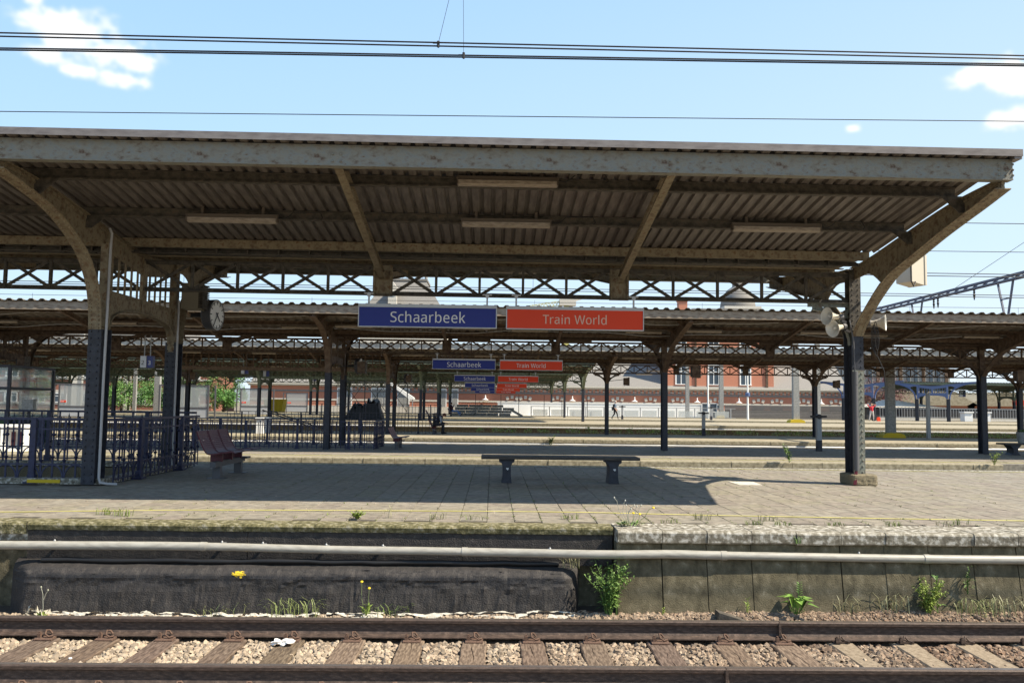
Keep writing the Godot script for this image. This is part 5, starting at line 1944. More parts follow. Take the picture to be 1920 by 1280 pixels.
# ---------------------------------------------------------------- wires
func wire(label: String, a: Vector3, b: Vector3, r: float, sag := 0.0, cat := "wire", group := "", m: Material = null) -> void:
	var q := MB.new()
	var pts := []
	for i in 13:
		var f := i / 12.0
		pts.append(a.lerp(b, f) - Vector3(0, sag * 4.0 * f * (1.0 - f), 0))
	q.tube(pts, r, 6, false)
	tag(ob("overhead_wire", q, m if m else M.cable), label, cat, group)

func build_overhead() -> void:
	wire("upper of the two thin parallel contact wires crossing the sky", Vector3(-13, 4.62, -7.6), Vector3(13, 4.585, -7.6), 0.0072)
	wire("lower of the two thin parallel contact wires crossing the sky", Vector3(-13, 4.60, -7.63), Vector3(13, 4.565, -7.63), 0.0072)
	wire("upper strand of the thick dark contact wire pair under the thin pair", Vector3(-13, 4.568, -7.95), Vector3(13, 4.705, -7.95), 0.0075)
	wire("lower strand of the thick dark contact wire pair under the thin pair", Vector3(-13, 4.552, -7.955), Vector3(13, 4.689, -7.955), 0.0075)
	wire("left dropper wire, leaning, rising out of the photo", Vector3(-0.55, 4.60, -7.61), Vector3(-0.43, 5.15, -7.61), 0.0022)
	wire("right dropper wire, upright, rising out of the photo", Vector3(-0.33, 4.63, -7.95), Vector3(-0.35, 5.6, -7.95), 0.0022)
	for q in [[Vector3(-0.55, 4.595, -7.61), "small clamp of the left dropper on the thin wires"], [Vector3(-0.33, 4.636, -7.95), "small clamp of the right dropper on the thick wire"]]:
		var b := MB.new()
		b.box(q[0], Vector3(0.022, 0.045, 0.02))
		b.box(q[0] + Vector3(-0.02, 0.005, 0), Vector3(0.06, 0.006, 0.006))
		b.lathe([Vector2(0, 0.03), Vector2(0.013, 0.025), Vector2(0.013, -0.03), Vector2(0, -0.04)], 8, Transform3D(Basis(), q[0]))
		tag(ob("wire_clamp", b, M.dark), q[1], "clamp")
	wire("single thin wire crossing the sky just above the canopy edge", Vector3(-26, 8.28, -21), Vector3(26, 8.79, -21), 0.011)
	# contact and carrier wires over the tracks behind
	var zs := [20.6, 24.4, 38.2, 41.6, 55.2, 58.4]
	for i in zs.size():
		var z: float = zs[i]
		var where := "%s track behind the %s canopy" % ["nearer" if i % 2 == 0 else "farther", ["nearest", "second", "third"][i / 2]]
		for j in 2:
			wire("%s thin contact wire over the %s" % ["lower" if j == 0 else "upper", where], Vector3(-60, 4.55 + 0.1 * j, -z - 0.3 * j), Vector3(60, 4.62 + 0.06 * j, -z + 0.1 * j), 0.011)
		wire("sagging carrier wire over the %s" % where, Vector3(-60, 6.2, -z), Vector3(60, 6.3, -z), 0.010, 0.35)
		var k := 0
		for x in [-30.0, -22.0, -9.6, 0.4, 8.0, 17.5, 22.5, 27.5]:
			k += 1
			wire("%s upright dropper from the left over the %s" % [nth(k - 1), where], Vector3(x + 0.7 * i, 4.65, -z), Vector3(x + 0.7 * i, 6.0, -z), 0.006, 0.0, "wire", "droppers over the farther tracks")
	# gantry beam running away over the tracks at right
	var t := thing("catenary_gantry", "grey steel gantry beam slanting away above the right end of the canopies", "gantry", Vector3(22.0, 0, -36.0))
	var b := MB.new()
	for q in [[-0.1, 6.87], [0.1, 6.87], [-0.1, 7.05], [0.1, 7.05]]:
		b.span(Vector3(q[0] - 0.035, q[1] - 0.035, -26.0), Vector3(q[0] + 0.035, q[1] + 0.035, 4.0))
	ob("beam", b, M.gantry, t)
	b = MB.new()
	for i in 38:
		var z := -26.0 + i * 0.79
		for x in [-0.12, 0.12]:
			b.bar(Vector3(x, 6.85, z), Vector3(x, 7.07, z + 0.79), 0.02, 0.04)
		b.bar(Vector3(-0.12, 6.85, z), Vector3(0.12, 6.85, z + 0.79), 0.04, 0.02)
	ob("lacing", b, M.gantry, t)
	for z in [0.0, -7.7]:
		for s in [-1.0, 1.0]:
			b = MB.new()
			b.bar(Vector3(0, 6.83, z + s * 0.55), Vector3(0, 5.2, z + s * 0.08), 0.07, 0.07)
			ob("drop_leg", b, M.gantry, t)
		b = MB.new()
		b.bar(Vector3(0, 6.1, z - 0.33), Vector3(0, 6.1, z + 0.33), 0.05, 0.05)
		ob("cross_tie", b, M.gantry, t)
	for z in [-2.4, -5.6, -6.0]:
		b = MB.new()
		b.lathe([Vector2(0.02, 0.0), Vector2(0.06, -0.05), Vector2(0.03, -0.1), Vector2(0.06, -0.15), Vector2(0.03, -0.2), Vector2(0.06, -0.25), Vector2(0.02, -0.5)], 8, Transform3D(Basis(), Vector3(0, 6.84, z)))
		ob("insulator", b, M.dark, t)
	wire("stay wire rising steeply to the right from the gantry beam", Vector3(22.0, 7.0, -40.5), Vector3(30.0, 12.2, -41.0), 0.012)
	# masts
	for q in [[Vector3(26.4, PY[4], -98.5), 8.5, 0.5, true, "grey concrete mast with yellow foot in front of the left sash window"], [Vector3(26.9, PY[3], -75.5), 9.0, 0.55, true, "grey concrete mast with yellow foot at the right end of the brick block"], [Vector3(24.0, PY[2], -51.2), 6.0, 0.5, true, "stout concrete mast with mossy yellow foot, right of the near riveted column"], [Vector3(22.0, PY[4], -96.5), 8.0, 0.42, false, "grey mast just left of the brick block's door"], [Vector3(-30.9, PY[3], -74.3), 6.0, 0.28, false, "slim white mast left of the trees"], [Vector3(-29.4, PY[3], -75.4), 6.0, 0.5, false, "grey concrete mast with a white band among the trees"], [Vector3(-46.0, PY[4], -96.0), 9.5, 0.5, false, "pale mast sticking up over the second canopy roof at left"], [Vector3(35.2, PY[4], -92.0), 10.5, 0.5, false, "grey mast top over the second canopy roof left of the right column"]]:
		var o := thing("mast", q[4], "mast", q[0])
		b = MB.new()
		var w: float = q[2] * 0.5
		b.prism(PackedVector2Array([Vector2(-w, 0), Vector2(w, 0), Vector2(w * 0.85, q[1]), Vector2(-w * 0.85, q[1])]), Vector3.ZERO, Vector3.RIGHT, Vector3.UP, Vector3.BACK * q[2] * 0.8)
		ob("shaft", b, M.greyconc, o)
		if q[3]:
			b = MB.new()
			b.prism(PackedVector2Array([Vector2(-0.7, 0.0), Vector2(0.7, 0.0), Vector2(0.6, 0.2), Vector2(0.3, 0.3), Vector2(-0.3, 0.3), Vector2(-0.6, 0.2)]), Vector3.ZERO, Vector3.RIGHT, Vector3.UP, Vector3.BACK * 1.0)
			ob("foot", b, M.yellow_paint, o)

# ---------------------------------------------------------------- station building and other far things
func sash(par: Node, x: float, y0: float, y1: float, z: float, w: float, arched := false) -> void:
	var b := MB.new()
	b.span(Vector3(x - w / 2 - 0.12, y0 - 0.1, z), Vector3(x + w / 2 + 0.12, y0, z + 0.16))
	b.span(Vector3(x - w / 2 - 0.1, y0, z), Vector3(x - w / 2 + 0.06, y1, z + 0.08))
	b.span(Vector3(x + w / 2 - 0.06, y0, z), Vector3(x + w / 2 + 0.1, y1, z + 0.08))
	b.span(Vector3(x - w / 2 + 0.06, y1 - 0.1, z), Vector3(x + w / 2 - 0.06, y1 + 0.06, z + 0.08))
	b.span(Vector3(x - 0.05, y0, z), Vector3(x + 0.05, y1 - 0.1, z + 0.07))
	b.span(Vector3(x - w / 2 + 0.06, lerpf(y0, y1, 0.62), z), Vector3(x + w / 2 - 0.06, lerpf(y0, y1, 0.62) + 0.08, z + 0.066))
	var f := ob("window", b, M.white, par)
	b = MB.new()
	b.span(Vector3(x - w / 2, y0, z - 0.05), Vector3(x + w / 2, y1, z + 0.03))
	ob("pane", b, M.window, f)
	if arched:
		b = MB.new()
		for k in 9:
			var a := PI * k / 8.0
			b.box(Vector3(x - cos(a) * (w / 2 + 0.15), y1 + sin(a) * 0.4 + 0.1, z + 0.05), Vector3(0.26, 0.3, 0.12))
		ob("arch_stones", b, M.brick, par)

func build_station() -> void:
	var b: MB
	var Z := -113.0
	var st := thing("station_building", "long brick station building with white cornice and slate roof behind the platforms", "building", Vector3(10, 0, Z))
	st.position = Vector3(0, 0, 0)
	b = MB.new()
	b.span(Vector3(-32, -0.5, Z - 9), Vector3(47.4, 3.43, Z))
	ob("wall", b, M.brick, st)
	b = MB.new()
	b.span(Vector3(-32.2, 3.43, Z - 9), Vector3(47.6, 3.62, Z + 0.3))
	b.span(Vector3(-32.3, 3.62, Z - 9), Vector3(47.7, 3.85, Z + 0.55))
	ob("cornice", b, M.stonewhite, st)
	b = MB.new()
	b.prism(PackedVector2Array([Vector2(Z + 0.4, 3.86), Vector2(Z - 7.0, 9.4), Vector2(Z - 9.0, 9.4), Vector2(Z - 9.0, 3.86)]), Vector3(7.7, 0, 0), Vector3.BACK, Vector3.UP, Vector3.RIGHT * 79.0)
	ob("roof", b, M.slate, st)
	b = MB.new()
	b.span(Vector3(-32, 2.68, Z), Vector3(47.4, 2.9, Z + 0.1))
	ob("string_course", b, M.slate, st)
	b = MB.new()
	b.span(Vector3(-32, 1.55, Z), Vector3(47.4, 1.78, Z + 0.06))
	b.span(Vector3(-32, -0.4, Z), Vector3(47.4, 0.9, Z + 0.07))
	ob("stone_band", b, M.stonewhite, st)
	# frieze of pale headers
	b = MB.new()
	var x := -20.0
	while x < 47.0:
		b.span(Vector3(x, 3.26, Z), Vector3(x + 0.42, 3.34, Z + 0.03))
		b.span(Vector3(x + 0.5, 3.06, Z), Vector3(x + 0.92, 3.14, Z + 0.03))
		x += 1.0
	stuff(ob("frieze_headers", b, M.stonewhite, st))
	b = MB.new()
	x = -20.0
	while x < 47.0:
		b.span(Vector3(x, 2.92, Z), Vector3(x + 0.2, 3.42, Z + 0.02))
		x += 0.5
	stuff(ob("frieze_bricks", b, M.slate, st))
	for px in [960, 985, 1045, 1103, 1158, 1220, 1271, 1342, 1424, 1459, 1510, 1571]:
		var wx: float = (px - 925.0) / 1600.0 * 113.0
		b = MB.new()
		for k in [-1, 0, 1]:
			b.box(Vector3(wx + k * 0.62, 2.12 + (0.16 if k == 0 else 0.0), Z + 0.06), Vector3(0.36, 0.42, 0.14), Basis(Vector3.BACK, -k * 0.35))
		ob("keystones", b, M.stonewhite, st)
		b = MB.new()
		b.span(Vector3(wx - 0.8, 1.0, Z), Vector3(wx + 0.8, 1.56, Z + 0.05))
		ob("pane", b, M.window, st)
	for px in [703.0, 714.0, 726.0, 752.0, 762.0, 831.0, 853.0, 640.0, 655.0]:
		var wx: float = (px - 925.0) / 1600.0 * 113.0
		b = MB.new()
		b.span(Vector3(wx - 0.46, 0.92, Z + 0.02), Vector3(wx + 0.46, 3.3, Z + 0.08))
		var door := ob("door", b, M.white, st)
		b = MB.new()
		b.span(Vector3(wx - 0.34, 1.0, Z + 0.08), Vector3(wx + 0.34, 3.1, Z + 0.1))
		ob("pane", b, M.greyconc, door)
	# two-storey block
	b = MB.new()
	b.span(Vector3(23.1, 3.86, Z - 10), Vector3(37.3, 11.5, Z + 0.15))
	ob("upper_storey", b, M.brick, st)
	b = MB.new()
	b.prism(PackedVector2Array([Vector2(22.6, 11.5), Vector2(37.8, 11.5), Vector2(34.0, 14.4), Vector2(26.4, 14.4)]), Vector3(0, 0, Z - 5), Vector3.RIGHT, Vector3.UP, Vector3.BACK * 10.6)
	ob("roof", b, M.slate, st)
	for wx in [24.9, 29.25, 33.5]:
		sash(st, wx, 4.3, 6.9, Z + 0.15, 1.35, true)
		sash(st, wx, 8.0, 10.2, Z + 0.15, 1.35)
	b = MB.new()
	b.span(Vector3(26.75, 3.9, Z + 0.16), Vector3(26.95, 11.4, Z + 0.3))
	b.span(Vector3(36.2, 3.9, Z + 0.16), Vector3(36.5, 11.4, Z + 0.3))
	ob("downpipe", b, M.brown, st)
	b = MB.new()
	b.span(Vector3(25.6, 14.3, Z - 5.5), Vector3(26.8, 15.9, Z - 4.3))
	b.span(Vector3(25.5, 15.9, Z - 5.6), Vector3(26.9, 16.2, Z - 4.2))
	ob("chimney", b, M.brick, st)
	for px in [1073.0, 1190.0, 1308.0, 1387.0, 1543.0, 910.0]:
		var wx: float = (px - 925.0) / 1600.0 * 112.6
		var l := thing("wall_lamp", "white bell-shaped lamp on the brick station wall, %s from the left" % nth([910.0, 1073.0, 1190.0, 1308.0, 1387.0, 1543.0].find(px)), "lamp", Vector3(wx, 1.9, Z + 0.55))
		b = MB.new()
		b.lathe([Vector2(0.0, 0.62), Vector2(0.06, 0.6), Vector2(0.09, 0.25), Vector2(0.18, 0.1), Vector2(0.42, 0.0), Vector2(0.42, -0.04), Vector2(0.0, 0.06)], 16)
		ob("shade", b, M.white, l)
		b = MB.new()
		b.bar(Vector3(0, 0.6, 0), Vector3(0, 0.75, -0.55), 0.05, 0.05)
		ob("arm", b, M.black, l)
	# main roof and turret that rise above
	var t := thing("station_tower", "big truncated slate roof with roof-top railing above the left girder plate", "tower", Vector3(-12.9, 0, -126))
	b = MB.new()
	b.span(Vector3(-6, -0.5, -6), Vector3(6, 13.5, 6))
	ob("wall", b, M.stonewhite, t)
	b = MB.new()
	var q0 := [Vector3(-6.2, 13.5, 6.2), Vector3(6.2, 13.5, 6.2), Vector3(6.2, 13.5, -6.2), Vector3(-6.2, 13.5, -6.2)]
	var q1 := [Vector3(-2.9, 19.0, 2.9), Vector3(2.9, 19.0, 2.9), Vector3(2.9, 19.0, -2.9), Vector3(-2.9, 19.0, -2.9)]
	for k in 4:
		b.quadn(q0[k], q0[(k + 1) % 4], q1[(k + 1) % 4], q1[k], q0[k] + q0[(k + 1) % 4] - Vector3(0, 25, 0))
	b.quadn(q1[0], q1[1], q1[2], q1[3], Vector3.UP)
	b.span(Vector3(-3.1, 19.0, -3.1), Vector3(3.1, 19.3, 3.1))
	ob("roof", b, M.slate, t)
	b = MB.new()
	for k in 13:
		var xx := -2.9 + k * 0.483
		b.span(Vector3(xx - 0.03, 19.3, 2.9), Vector3(xx + 0.03, 20.3, 3.0))
	b.span(Vector3(-3, 20.2, 2.9), Vector3(3, 20.3, 3.0))
	for s in [-2.9, 2.9]:
		b.lathe([Vector2(0.22, 19.3), Vector2(0.2, 20.2), Vector2(0.3, 20.3), Vector2(0.14, 20.7), Vector2(0.0, 21.2)], 8, Transform3D(Basis(), Vector3(s, 0, 2.9)))
	ob("railing", b, M.greyconc, t)
	b = MB.new()
	b.span(Vector3(-2.1, 13.6, 6.0), Vector3(-0.9, 16.8, 6.6))
	b.span(Vector3(-2.3, 16.8, 5.6), Vector3(-0.7, 17.1, 6.8))
	b.prism(PackedVector2Array([Vector2(-2.4, 17.1), Vector2(-0.6, 17.1), Vector2(-1.5, 18.4)]), Vector3(0, 0, 5.5), Vector3.RIGHT, Vector3.UP, Vector3.BACK * 2.4)
	ob("dormer", b, M.stonewhite, t)
	var u := thing("turret", "slim domed station turret above the right part of the lattice girder", "tower", Vector3(34.6, 0, -120))
	b = MB.new()
	b.span(Vector3(-2, -0.5, -2), Vector3(2, 14.6, 2))
	ob("wall", b, M.brick, u)
	b = MB.new()
	b.span(Vector3(-2.3, 14.6, -2.3), Vector3(2.3, 15.0, 2.3))
	b.span(Vector3(-2.6, 15.0, -2.6), Vector3(2.6, 15.35, 2.6))
	for k in 9:
		b.span(Vector3(-2.2 + k * 0.52, 14.3, 2.0), Vector3(-2.0 + k * 0.52, 15.0, 2.45))
	ob("cornice", b, M.stonewhite, u)
	b = MB.new()
	b.lathe([Vector2(2.5, 15.35), Vector2(2.4, 16.1), Vector2(2.1, 17.0), Vector2(1.6, 17.8), Vector2(0.9, 18.3), Vector2(0.75, 18.4), Vector2(0.75, 19.4), Vector2(0.9, 19.5), Vector2(0.5, 20.0), Vector2(0.12, 20.4), Vector2(0.08, 21.6), Vector2(0.0, 21.7)], 16)
	ob("dome", b, M.slate, u)

func shelter(label: String, x0: float, x1: float, z: float, y: float, h: float) -> void:
	var t := thing("waiting_shelter", label, "shelter", Vector3((x0 + x1) / 2, y, z))
	var w := (x1 - x0) / 2
	var b := MB.new()
	for s in [-w, -w + 0.35, w]:
		b.span(Vector3(s - 0.05, 0, -0.05), Vector3(s + 0.05, h, 0.05))
	b.span(Vector3(-w + 0.05, h - 0.08, -0.04), Vector3(-w + 0.3, h, 0.04))
	b.span(Vector3(-w + 0.4, h - 0.08, -0.04), Vector3(w - 0.05, h, 0.04))
	b.span(Vector3(-w + 0.4, 0.72, -0.04), Vector3(w - 0.05, 0.84, 0.04))
	b.span(Vector3(-w - 0.05, h - 0.08, -1.5), Vector3(-w + 0.05, h, -0.05))
	b.span(Vector3(-w - 0.05, 0, -1.55), Vector3(-w + 0.05, h, -1.45))
	b.span(Vector3(w - 0.05, 0, -1.55), Vector3(w + 0.05, h, -1.45))
	ob("frame", b, M.steel_grey, t)
	b = MB.new()
	b.span(Vector3(-w + 0.4, 0.84, -0.015), Vector3(w - 0.05, h - 0.08, 0.015))
	ob("frosted_pane", b, M.frost, t)
	b = MB.new()
	b.span(Vector3(-w + 0.4, 0.08, -0.02), Vector3(w - 0.05, 0.72, 0.02))
	ob("lower_panel", b, M.alu, t)
	b = MB.new()
	b.span(Vector3(-w + 0.47, 1.08, 0.016), Vector3(-w + 0.85, 1.22, 0.03))
	ob("red_notice", b, M.red_sign, t)
	b = MB.new()
	b.span(Vector3(-w + 0.52, 1.13, 0.031), Vector3(-w + 0.72, 1.16, 0.034))
	ob("white_stripe", b, M.white, t)

func tree(label: String, at: Vector3, h: float, r: float, tint: Color, n: int, called := "tree") -> void:
	var t := thing(called, label, "tree", at)
	var b := MB.new()
	b.tube([Vector3.ZERO, Vector3(0.05, h * 0.3, 0), Vector3(-0.06, h * 0.7, 0.05)], [0.16, 0.12, 0.05], 7)
	for k in 5:
		var a := TAU * k / 5.0 + rf(-0.4, 0.4)
		var y := h * rf(0.25, 0.6)
		b.tube([Vector3(0, y, 0), Vector3(cos(a) * r * 0.35, y + h * 0.12, sin(a) * r * 0.35), Vector3(cos(a) * r * 0.7, y + h * 0.22, sin(a) * r * 0.7)], [0.07, 0.045, 0.02], 5)
	ob("trunk", b, M.bark, t)
	b = MB.new()
	var clumps := []
	for k in 26:
		var d := Vector3(rf(-1, 1), rf(-1, 1), rf(-1, 1)).normalized() * pow(rf(0.1, 1.0), 0.4)
		clumps.append([Vector3(d.x * r * 0.85, h * 0.56 + d.y * h * 0.42, d.z * r * 0.85), r * rf(0.18, 0.36), rf(0.65, 1.25)])
	for k in n:
		var c: Array = clumps[rng.randi() % 26]
		var d := Vector3(rf(-1, 1), rf(-1, 1), rf(-1, 1)).normalized()
		var p: Vector3 = c[0] + d * c[1] * pow(rf(0.05, 1.0), 0.5)
		if p.y < 0.1:
			continue
		b.col = tint * (c[2] * rf(1.0, 2.1))
		var dr := Vector3(rf(-1, 1), rf(-0.6, 0.6), rf(-1, 1)).normalized()
		b.leaf(p, dr, Vector3(rf(-0.6, 0.6), 1, rf(-0.6, 0.6)).normalized(), rf(0.16, 0.3), rf(0.09, 0.17))
	ob("crown", b, M.leafm, t)

func build_far_things() -> void:
	var b: MB
	# second brick building far left
	var L := thing("brick_house", "red brick building with white bands behind the trees at far left", "building", Vector3(-52, 0, -113))
	b = MB.new()
	b.span(Vector3(-14, -0.5, -10), Vector3(15, 7.6, 0))
	ob("wall", b, M.house, L)
	b = MB.new()
	for y in [0.6, 2.2, 3.8, 6.8]:
		b.span(Vector3(-14, y, 0), Vector3(15, y + 0.28, 0.08))
	ob("stone_band", b, M.stonewhite, L)
	b = MB.new()
	b.prism(PackedVector2Array([Vector2(-14.4, 7.6), Vector2(15.4, 7.6), Vector2(9, 11), Vector2(-8, 11)]), Vector3(0, 0, -5), Vector3.RIGHT, Vector3.UP, Vector3.BACK * 10.5)
	ob("roof", b, M.slate, L)
	for wx in [-11.0, -7.4, -4.6, -1.0, 2.4, 5.6, 9.4, 12.6]:
		sash(L, wx, 4.2, 6.4, 0.0, 1.5)
		sash(L, wx, 0.95, 2.1, 0.0, 1.5)
	b = MB.new()
	for wx in [-9.2, -2.8, 4.0, 11.0]:
		b.span(Vector3(wx - 0.5, -0.5, 0.0), Vector3(wx + 0.5, 7.5, 0.14))
	ob("pilaster", b, M.stonewhite, L)
	# trees
	tree("bright green tree seen between the far left glass shelters, beside the white mast", Vector3(-44.0, 0, -104), 6.5, 4.2, Color(0.10, 0.18, 0.04), 5200)
	tree("dark green bushy tree left of the thick double column, behind the stair fence", Vector3(-38.6, 0, -100), 5.8, 3.4, Color(0.07, 0.14, 0.035), 4200)
	tree("brownish conifer-like tree among the green trees at left", Vector3(-47.8, 0, -108), 6.5, 2.2, Color(0.13, 0.11, 0.06), 3600)
	tree("green tree at the far left edge beside the kiosk", Vector3(-53.4, 0, -101), 5.4, 2.0, Color(0.11, 0.17, 0.04), 3000)
	tree("glossy green tree between two glass shelters, left of the second canopy's column", Vector3(-32.4, 0, -104), 6.0, 3.2, Color(0.07, 0.15, 0.035), 5200)
	tree("green tree half hidden by the second glass shelter", Vector3(-36.5, 0, -105), 6.0, 2.2, Color(0.09, 0.16, 0.04), 2600)
	tree("purple-leaved tree behind the low white roof at right", Vector3(53.0, 0, -117), 6.0, 5.4, Color(0.12, 0.045, 0.05), 6500)
	tree("smaller purple-leaved tree left of the blue gull-wing frame", Vector3(47.5, 0, -119), 5.0, 2.4, Color(0.11, 0.04, 0.045), 2600)
	tree("low green bush in front of the trees, left of the grey mast with white band", Vector3(-42.0, 0, -97.5), 3.0, 2.4, Color(0.10, 0.19, 0.05), 3000, "bush")
	tree("low dark green bush right of the grey mast with white band", Vector3(-38.0, 0, -97.0), 2.8, 2.2, Color(0.08, 0.16, 0.045), 2600, "bush")
	tree("low green bush at the foot of the glossy tree", Vector3(-31.0, 0, -99.0), 2.8, 1.9, Color(0.08, 0.17, 0.04), 2400, "bush")
	# glass shelters
	shelter("glass waiting shelter with red notice, largest, left of the left column", -30.7, -28.0, -60.4, 0.0, 2.4)
	shelter("glass waiting shelter half hidden behind the left double column", -23.4, -20.0, -60.4, 0.0, 2.4)
	shelter("glass waiting shelter with blurred red reflections, right of the glossy tree", -23.7, -20.7, -79.5, 0.05, 2.45)
	shelter("small glass waiting shelter right of the yellow container", -23.7, -21.0, -97.0, 0.05, 2.3)
	var yc := thing("container", "yellow waste container between two glass shelters", "container", Vector3(-22.3, 0.05, -88.0))
	b = MB.new()
	b.prism(PackedVector2Array([Vector2(-0.8, 0.15), Vector2(0.8, 0.15), Vector2(1.0, 1.5), Vector2(-1.0, 1.5)]), Vector3.ZERO, Vector3.RIGHT, Vector3.UP, Vector3.BACK * 1.6)
	ob("body", b, M.yellow_paint, yc)
	b = MB.new()
	for k in 4:
		b.span(Vector3(-0.75 + k * 0.45, 0.2, 0.8), Vector3(-0.65 + k * 0.45, 1.45, 0.86))
	ob("rib", b, M.yellow_paint, yc)
	# glass kiosk, display case and cabinet at far left of the second platform
	var k := thing("glass_kiosk", "glass stair enclosure with dark frames and green base at the left edge", "kiosk", Vector3(-20.6, PY[1], -32.2))
	b = MB.new()
	for x in [-3.4, -2.3, -1.15, 0.0, 1.15, 2.3, 3.4]:
		for z in [-1.5, 1.5]:
			b.span(Vector3(x - 0.05, 0, z - 0.05), Vector3(x + 0.05, 2.85, z + 0.05))
	for z in [-1.5, 1.5]:
		for y in [0.95, 2.05, 2.83]:
			b.span(Vector3(-3.4, y - 0.045, z - 0.045), Vector3(3.4, y + 0.045, z + 0.045))
	for y in [0.95, 2.05, 2.83]:
		b.span(Vector3(3.355, y - 0.045, -1.5), Vector3(3.445, y + 0.045, 1.5))
	ob("frame", b, M.navy, k)
	b = MB.new()
	for z in [-1.5, 1.5]:
		b.span(Vector3(-3.4, 0.95, z - 0.006), Vector3(3.4, 2.83, z + 0.006))
	b.span(Vector3(3.394, 0.95, -1.5), Vector3(3.406, 2.83, 1.5))
	ob("glass_pane", b, M.glass, k)
	b = MB.new()
	for z in [-1.5, 1.5]:
		b.span(Vector3(-3.4, 0.0, z - 0.02), Vector3(3.4, 0.95, z + 0.02))
	ob("base_panel", b, plain(s8(32, 66, 34), 0.6), k)
	var dc := thing("display_case", "low white display case with leaflets behind the fence at left edge", "display case", Vector3(-15.9, PY[1], -27.6), "", deg_to_rad(14.0))
	b = MB.new()
	b.span(Vector3(-0.9, 0.78, -0.25), Vector3(1.0, 0.86, 0.25))
	b.span(Vector3(-0.9, 0.0, -0.25), Vector3(1.0, 0.09, 0.25))
	for x in [-0.9, -0.3, 0.3, 0.93]:
		b.span(Vector3(x, 0.09, -0.25), Vector3(x + 0.07, 0.78, 0.25))
	b.span(Vector3(-0.9, 0.09, -0.25), Vector3(1.0, 0.78, -0.2))
	ob("case", b, M.white, dc)
	b = MB.new()
	for x in [-0.7, -0.45, -0.1, 0.5, 0.7]:
		b.span(Vector3(x, 0.15, -0.15), Vector3(x + 0.12, 0.62, -0.12))
	ob("leaflet", b, M.red_seat, dc)
	var gb := thing("cabinet_box", "grey electrical box on the dark column right of the glass kiosk", "box", Vector3(-16.6, 0.85, -31.0))
	b = MB.new()
	b.span(Vector3(-0.24, 0, -0.1), Vector3(0.16, 0.42, 0.1))
	b.span(Vector3(-0.26, 0.40, -0.12), Vector3(0.18, 0.44, 0.12))
	ob("cover", b, M.greyconc, gb)
	b = MB.new()
	b.span(Vector3(-0.06, -1.23, -0.05), Vector3(0.02, 0, 0.03))
	ob("stand", b, M.navy, gb)
	# heap under tarpaulin, steel frame and awning in the middle distance
	b = MB.new()
	var tp := FastNoiseLite.new()
	tp.seed = 3
	tp.frequency = 0.6
	var P := []
	for i in 25:
		var row := []
		for j in 9:
			var x := lerpf(-1.5, 1.5, i / 24.0)
			var z := lerpf(-1.0, 1.0, j / 8.0)
			var e := clampf(1.0 - pow(absf(x) / 1.5, 6.0), 0, 1) * clampf(1.0 - pow(absf(z), 6.0), 0, 1)
			row.append(Vector3(x, maxf(0.02, e * (1.15 + 0.55 * tp.get_noise_2d(x * 3.4, z) + (0.35 if absf(x - 0.7) < 0.5 else 0.0))), z))
		P.append(row)
	for i in 24:
		for j in 8:
			b.quadn(P[i][j], P[i + 1][j], P[i + 1][j + 1], P[i][j + 1], Vector3(0, 1, 0.2))
	tag(ob("tarpaulin_heap", b, M.black, null, Vector3(-10.3, 0.0, -69.0)), "black covered heap behind the fence, left of the white awning", "heap")
	var sf := thing("steel_frame", "thin steel frame with crossed braces behind the black heap", "frame", Vector3(-13.6, 0.0, -97.0))
	for i in 4:
		b = MB.new()
		b.span(Vector3(i * 2.4 - 3.4, 0, -0.05), Vector3(i * 2.4 - 3.3, 4.2, 0.05))
		ob("upright", b, M.black, sf)
		if i < 3:
			b = MB.new()
			b.bar(Vector3(i * 2.4 - 3.35, 0.3, 0.06), Vector3(i * 2.4 - 0.95, 3.6, 0.06), 0.06, 0.06)
			b.bar(Vector3(i * 2.4 - 3.35, 3.6, -0.06), Vector3(i * 2.4 - 0.95, 0.3, -0.06), 0.06, 0.06)
			ob("cross_brace", b, M.black, sf)
	b = MB.new()
	b.span(Vector3(-3.6, 3.6, -0.05), Vector3(4.0, 3.72, 0.05))
	ob("top_rail", b, M.black, sf)
	var aw := thing("awning", "slanting white awning in the middle distance, left of the small name signs", "awning", Vector3(-10.6, 0, -99))
	b = MB.new()
	b.prism(PackedVector2Array([Vector2(-1.6, 3.7), Vector2(-1.2, 3.7), Vector2(1.5, 1.95), Vector2(1.5, 1.75), Vector2(1.0, 1.75)]), Vector3.ZERO, Vector3.RIGHT, Vector3.UP, Vector3.BACK * 2.2)
	ob("cloth", b, M.white, aw)
	b = MB.new()
	b.span(Vector3(1.3, 0, 0.9), Vector3(1.4, 1.8, 1.0))
	b.span(Vector3(-1.5, 0, 0.9), Vector3(-1.4, 3.7, 1.0))
	ob("leg", b, M.galv, aw)
	# pile of stone slabs, white wall, railings
	var ps := thing("slab_pile", "pile of grey stone slabs right of the person in jeans", "stone pile", Vector3(-0.8, 0.05, -91.0))
	for row in 4:
		for i in 5 - (1 if row > 2 else 0):
			b = MB.new()
			var x := -3.0 + i * 1.25 + row * 0.18 + rf(-0.05, 0.05)
			b.box(Vector3(x, 0.16 + row * 0.3, rf(-0.1, 0.1)), Vector3(1.2, 0.27, 0.9), Basis(Vector3.UP, rf(-0.05, 0.05)))
			ob("slab", b, M.greyconc, ps)
	b = MB.new()
	b.box(Vector3(3.3, 0.35, 0), Vector3(1.4, 0.25, 0.8), Basis(Vector3.BACK, -0.5))
	ob("slab", b, M.greyconc, ps)
	var ww := thing("white_wall", "low white wall in front of the brick station building", "wall", Vector3(12.0, 0.0, -99.0))
	b = MB.new()
	b.span(Vector3(-11.5, -0.2, -0.2), Vector3(13.0, 1.5, 0.0))
